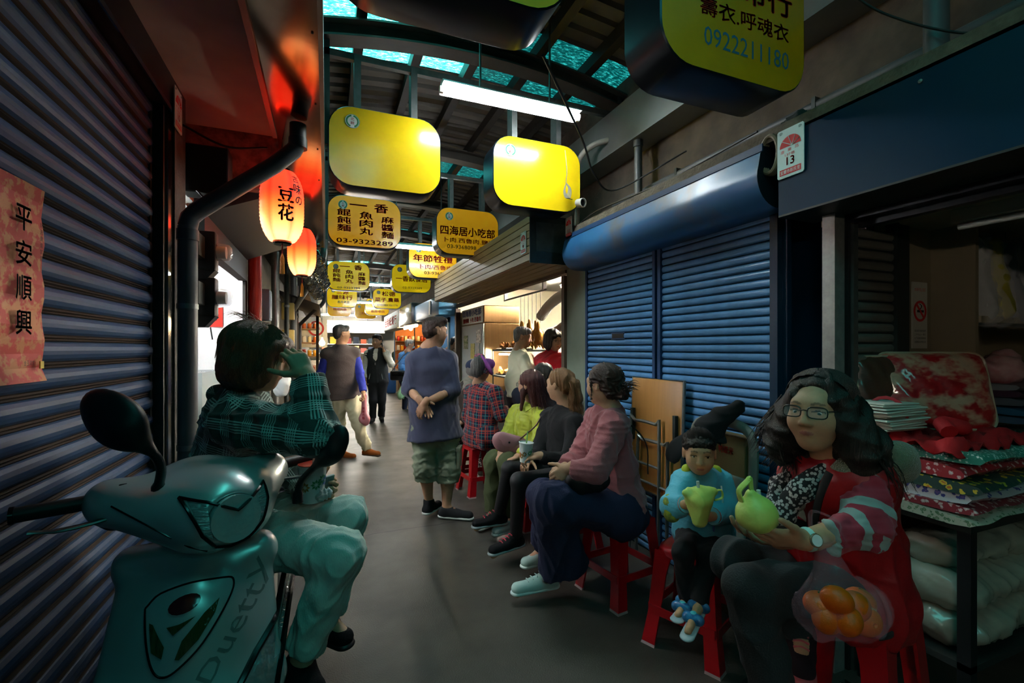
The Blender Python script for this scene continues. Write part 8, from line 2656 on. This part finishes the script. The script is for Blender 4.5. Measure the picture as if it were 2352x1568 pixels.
# ------------------------------------------------------------------ bags and small things people hold
m_limebag = M('lime_plastic_bag', 'cfe070', rough=.3, var=.3, vs=14, col2='a8c04a', bump=.4, bs=40)
t = thing('plastic_bag', 'yellow-green plastic bag with a cup in the boy\'s hands', 'bag', at(1610, 1160, 1.84))
c = at(1606, 1160, 1.82)
shell('bag_skin', [rc(c - UP * .06, c + UP * .01, .028, .046, .02), el(c + UP * .03, (.052, .045, .03), None, .02), rc(c + UP * .04, c + UP * .055 + RT * .06, .03, .016, .02), rc(c + UP * .045, c + UP * .05 - RT * .055, .025, .012, .02)], .005, m_limebag, t, 1, [(.004, 50, 3, UP, 5)])
MB().tube(curve([c + UP * .05 + RT * .045, c + UP * .06 + RT * .085, c + UP * .03 + RT * .09, c + UP * .02 + RT * .06], 5), .008, 6, flat=.4).build('handle', m_limebag, t, True)
MB().tube([c + UP * .04, c + UP * .095 - RT * .006], .006, 8).build('straw', M('clear_straw', 'c8d0cc', rough=.2), t, True)
t = thing('plastic_bag', 'yellow-green tied plastic bag in the hand of the woman with glasses', 'bag', at(1738, 1180, 1.24))
c = at(1742, 1178, 1.24)
shell('bag_skin', [el(c, (.052, .05, .042), None, .02), rc(c + UP * .02 - RT * .01, c + UP * .05 - RT * .02, .035, .012, .02), el(c - UP * .018, (.048, .046, .03), None, .02)], .005, m_limebag, t, 1, [(.003, 45, 5, UP, 5)])
MB().tube(curve([c + UP * .03 - RT * .045, c + UP * .06 - RT * .052, c + UP * .085 - RT * .03, c + UP * .092 - RT * .022, c + UP * .06 - RT * .018, c + UP * .04 - RT * .005], 5), .009, 6, flat=.35).build('handle', m_limebag, t, True)
MB().tube([c + UP * .02 + RT * .005, c + UP * .062 + RT * .0], .0055, 8).build('straw', M('clear_straw'), t, True)
og = M('orange_peel', 'e0600a', rough=.4, bump=.15, bs=260, var=.3, vs=10, col2='b84a14')
om = MB().lathe([(.001, -.03)] + [(.036 * math.cos(a / 10 * math.pi / 2), .031 * math.sin(a / 10 * math.pi / 2)) for a in range(-9, 10)] + [(.004, .029), (0, .028)], (0, 0, 0), 20).mesh('tangerine', og, True)
cb0 = at(1925, 1400, 1.16)
cl_ = []
for k, (px, py, d) in enumerate([(1882, 1388, 1.15), (1922, 1378, 1.12), (1962, 1392, 1.13), (1900, 1420, 1.13), (1945, 1424, 1.11), (1988, 1425, 1.13), (1920, 1400, 1.19), (1975, 1380, 1.18)]):
    t = thing('tangerine', 'orange tangerine in the clear bag hanging from the forearm', 'tangerine', at(px, py, d), 'tangerines in the clear bag')
    link('peel', om, t, at(px, py, d), (k * .5, k * .9, k))
    MB().lathe([(.004, 0), (.003, .004), (0, .004)], at(px, py, d) + Vector((0, 0, .028)), 6).build('stalk', M('stalk', '4a5a24', rough=.8), t)
    cl_.append(at(px, py, d))
t = thing('clear_bag', 'clear pinkish plastic bag of tangerines hanging from the striped forearm', 'bag', at(1930, 1440, 1.14))
top2 = at(1890, 1248, 1.20)
m_film = M('pink_clear_film', 'e8b4c4', rough=.08, alpha=.1, spec=1.0, bump=.9, bs=26, coat=.5)
shell('bag_film', [rc(cb0 - RT * .04, cb0 + RT * .05, .062, .07, .03), rc(cb0 + UP * .02, top2, .065, .02, .04), rc(cb0 + RT * .06, at(2020, 1425, 1.16), .05, .02, .03)], .007, m_film, t, 1, [(.008, 50, 3, top2 - cb0, 3)])
MB().tube(curve([top2, top2 + RT * .01 + UP * .02 - FW * .03, top2 + RT * .03 + UP * .06 - FW * .02, top2 + UP * .07 + FW * .04, top2 + UP * .02 + FW * .05], 5), .006, 6, flat=.4).build('handle', m_film, t, True)
t = thing('plastic_bag', 'pink plastic bag in the hand of the man in the brown vest', 'bag', at(835, 945, 5.85))
shell('bag_skin', [rc(at(836, 908, 5.84), at(836, 965, 5.82), .03, .055, .03, ax=FW, s=.6), el(at(836, 962, 5.82), (.06, .045, .07), None, .03)], .01, M('pink_bag', 'f09aa4', rough=.35, trans=.3), t, 1, [(.012, 40, 3, UP, 3)])
tb2 = MB(); 
for k, ch in enumerate('謝謝光臨'):
    text_on(tb2, ch, (-.012, .05 - .04 * k, .02, .085 - .04 * k), (at(834, 950, 5.75), RT, UP, -FW), .02)
tb2.build('character_print', M('bag_red', 'c8303a', rough=.6), t)
MB().tube([at(834, 900, 5.85), at(836, 912, 5.84)], .012, 6).build('handle', MATS['pink_bag'], t)
t = thing('plastic_bag', 'pale green plastic bag beside the man in the blue jacket', 'bag', at(925, 905, 10.4))
shell('bag_skin', [el(at(922, 905, 10.4), (.09, .08, .12), None, .03), rc(at(923, 895, 10.4), at(926, 872, 10.45), .05, .015, .03)], .016, M('green_bag', '9fd0a0', rough=.35), t, 1, [(.015, 30, 3, UP, 2)])
MB().tube([at(926, 874, 10.45), at(930, 858, 10.5)], .012, 6).build('handle', MATS['green_bag'], t)
t = thing('shoulder_bag', 'black shoulder bag of the distant shopper', 'bag', at(915, 865, 10.3))
MB().rbox(tuple(at(914, 862, 10.3) - Vector((.17, .06, .11))), tuple(at(914, 862, 10.3) + Vector((.17, .06, .11))), .04, R=rz(-20)).build('bag_body', m_blkpl, t, True)
MB().tube(curve([at(900, 852, 10.3), at(922, 822, 10.5), at(936, 808, 10.62)], 5), .012, 6).build('strap', m_blkpl, t, True)
MB().rbox(tuple(at(914, 858, 10.22) - Vector((.15, .02, .05))), tuple(at(914, 858, 10.22) + Vector((.15, .02, .05))), .015, R=rz(-20)).build('flap', m_blkgl, t, True)
t = thing('shoulder_bag', 'dusty pink saddle bag on the lap of the woman in lime', 'bag', at(1172, 1015, 3.42))
c = at(1170, 1016, 3.44)
m_pkl = M('pink_leather', 'a8777a', rough=.45, bump=.1, bs=150)
u = RT * .9 - UP * .25
shell('bag_body', [rc(c - u * .075, c + u * .075, .062, .066, .03, ax=FW, s=.6), rc(c - u * .06 - UP * .035, c + u * .06 - UP * .035, .05, .05, .03, ax=FW, s=.6)], .006, m_pkl, t)
shell('flap', [rc(c - u * .06 + UP * .035 - FW * .022, c + u * .06 + UP * .035 - FW * .022, .036, .036, .02, ax=FW, s=.6), rc(c + UP * .0 - FW * .028 - u * .03, c + u * .03 - FW * .028, .034, .034, .02, ax=FW, s=.5)], .006, M('pink_leather_flap', 'b58286', rough=.45), t)
MB().lathe([(.007, 0), (.006, .005), (0, .006)], c - FW * .046 + UP * .01, 10, R=Matrix((RT, UP, -FW)).transposed()).build('clasp', m_blkgl, t, True)
MB().tube(curve([c + u * .075 + UP * .03, c + u * .12 + UP * .09 - FW * .05, at(1232, 975, 3.42), at(1250, 940, 3.5)], 5), .010, 6, flat=.35).build('strap', m_pkl, t, True)
t = thing('handbag', 'black handbag on the lap of the woman in dusty pink', 'bag', at(1345, 1100, 2.4))
shell('bag_body', [rc(at(1330, 1105, 2.42), at(1372, 1100, 2.44), .075, .07, .03, ax=FW, s=.6)], .008, M('black_leather', '0e0e10', rough=.5), t, 2, [(.004, 40, 3, None, 1)])
MB().tube(curve([at(1335, 1080, 2.4), at(1350, 1062, 2.4), at(1366, 1078, 2.4)], 5), .007, 6).build('handle', MATS['black_leather'], t, True)
t = thing('handbag', 'black purse on the lap of the woman with glasses', 'bag', at(1830, 1210, 1.42))
shell('bag_body', [rc(at(1800, 1212, 1.43), at(1868, 1232, 1.43), .042, .04, .02, ax=FW, s=.7)], .007, MATS['black_leather'], t, 2)
MB().tube(curve([at(1868, 1225, 1.38), at(1880, 1150, 1.33), at(1905, 1085, 1.30)], 5), .012, 6, flat=.3).build('strap', MATS['black_leather'], t, True)

# ------------------------------------------------------------------ security camera, conduits, cables
cc = thing('security_camera', 'white bullet security camera beside the blank yellow sign', 'camera', at(1322, 470, 3.75))
c = at(1322, 468, 3.75); dv = (-FW * .75 + RT * .62 - UP * .12).normalized()
Rc = Matrix((dv.orthogonal().normalized(), dv.cross(dv.orthogonal().normalized()), dv)).transposed()
MB().lathe([(0, -.075), (.028, -.07), (.033, -.06), (.035, .06), (.037, .065), (.037, .085), (.031, .085), (.031, .07), (0, .07)], c, 20, R=Rc).build('housing', m_cream, cc, True)
MB().lathe([(.03, .071), (.012, .073), (.012, .08), (0, .081)], c, 20, R=Rc).build('lens_ring', m_blkgl, cc, True)
MB().tube([c - UP * .03, c - UP * .08, Vector((1.89, 3.32, 2.43))], .012, 8).build('bracket', m_palegr, cc, True)
mb = MB()
c2_ = at(1300, 440, 3.62)
for k in range(4):
    mb.tube(curve([c2_ + Vector((0, 0, .07)), c2_ + RT * (.02 + .006 * k) + UP * .02, c2_ - UP * .05 + RT * .01 * k, c2_ - RT * (.018 - .004 * k), c2_ + UP * .06], 5), .0035, 5)
mb.tube(curve([at(1298, 345, 3.6), at(1302, 390, 3.6), c2_ + UP * .07], 5), .003, 5)
mb.tube([c2_ - UP * .05, c + UP * .03], .0035, 5)
o = tag(mb.build('coiled_cable', M('grey_cable', '8d8a7a', rough=.6), None, True), 'looped grey cable hanging over the face of the right blank sign', 'cable')
cd = thing('conduit', 'curved cream conduit rising beside the security camera', 'conduit', (1.95, 3.35, 2.43))
MB().tube(curve([(1.93, 3.36, 2.43), (1.93, 3.36, 2.85), (1.95, 3.34, 3.0), (2.05, 3.28, 3.1), (2.2, 3.2, 3.14)], 6), .024, 10).build('conduit_run', M('cream_conduit', '8a867a', rough=.5), cd, True)
MB().tube([(1.93, 3.36, 2.6), (1.93, 3.36, 2.62)], .028, 10).build('saddle', m_steel, cd, True)
cd = thing('conduit', 'long grey conduit running along the right upper wall', 'conduit', (2.32, 2, 2.62))
MB().tube([(2.33, -2.5, 2.66), (2.33, 3.4, 2.66)], .028, 10).build('conduit_run', m_grpipe, cd, True)
for y in (.5, 1.6, 2.6):
    MB().box((2.3, y, 2.62), (2.365, y + .02, 2.7)).build('saddle', m_dsteel, cd)
for k, (y, lb) in enumerate([(1.05, 'thick grey pipe stub standing on the ledge above the blue fascia'), (2.9, 'grey rain pipe standing on the ledge above the blue shutters')]):
    t = thing('pipe', lb, 'pipe', (2.2, y, 2.43))
    MB().tube([(2.2, y, 2.43), (2.2, y, 3.0)], .04 if k == 0 else .03, 14).build('shaft', m_grpipe, t, True)
    MB().tube([(2.2, y, 2.95), (2.2, y, 3.0)], .048 if k == 0 else .037, 14).build('socket', m_grpipe, t, True)
cbl = [('sagging black cable across the lane from sign to ledge', [(.78, 1.62, 2.56), (1.3, 2.2, 2.56), (1.72, 2.75, 2.62), (2.0, 2.9, 2.60), (2.3, 2.5, 2.78)], .006), ('thin black cable drooping above the blue fascia', [(1.92, 1.3, 3.0), (2.05, 1.15, 2.75), (2.2, .9, 2.55), (2.34, .7, 2.6)], .005), ('tangle of black wire above the blue fascia', [(2.34, .95, 2.45), (2.33, .9, 2.62), (2.3, .82, 2.7), (2.34, .72, 2.5), (2.3, .74, 2.68), (2.34, .6, 2.47)], .006),
       ('black wire strung under the peeling beam', [(-.70, 2.85, 2.58), (-.5, 2.86, 2.5), (-.3, 2.85, 2.52)], .006), ('black wire along the edge of the concrete ledge', [(1.9, 1.6, 2.45), (1.92, 2.3, 2.44), (1.9, 3.0, 2.46), (1.95, 3.4, 2.44)], .006)]
for lb, pts, r_ in cbl:
    tag(MB().tube(curve(pts, 8), r_, 6).build('cable', m_cable, None, True), lb, 'cable')
t = thing('cable_coil', 'coil of cream cable hanging beside number plate thirteen', 'cable coil', (1.93, 1.56, 2.3))
for k in range(3):
    MB().tube([Vector((1.90 + .012 * k, 1.535, 2.315)) + Vector((0, .045 * math.cos(a * math.pi / 10), .085 * math.sin(a * math.pi / 10))) for a in range(21)], .011, 8).build('cable_loop', M('cream_cable', '7a7058', rough=.6), t, True)
t = thing('rag', 'dark crumpled rag on the concrete ledge', 'rag', (2.0, 1.55, 2.43))
shell('rag_cloth', [el((2.0, 1.45, 2.45), (.05, .06, .035), None, .02), el((2.02, 1.52, 2.46), (.04, .05, .04), None, .02)], .008, M('dark_rag', '2a3430', rough=.9), t, 1, [(.01, 60, 3, None, 1)])
dv_ = thing('door_chain', 'thin floor channel along the fabric shop entrance', 'floor channel', (2.05, .8, 0))
MB().box((2.02, -1, 0), (2.05, 1.3, .012)).build('channel_bar', m_stain, dv_)
g = random.Random(9)
for k in range(14):
    x, y = g.uniform(.1, 1.1), g.uniform(1.4, 5)
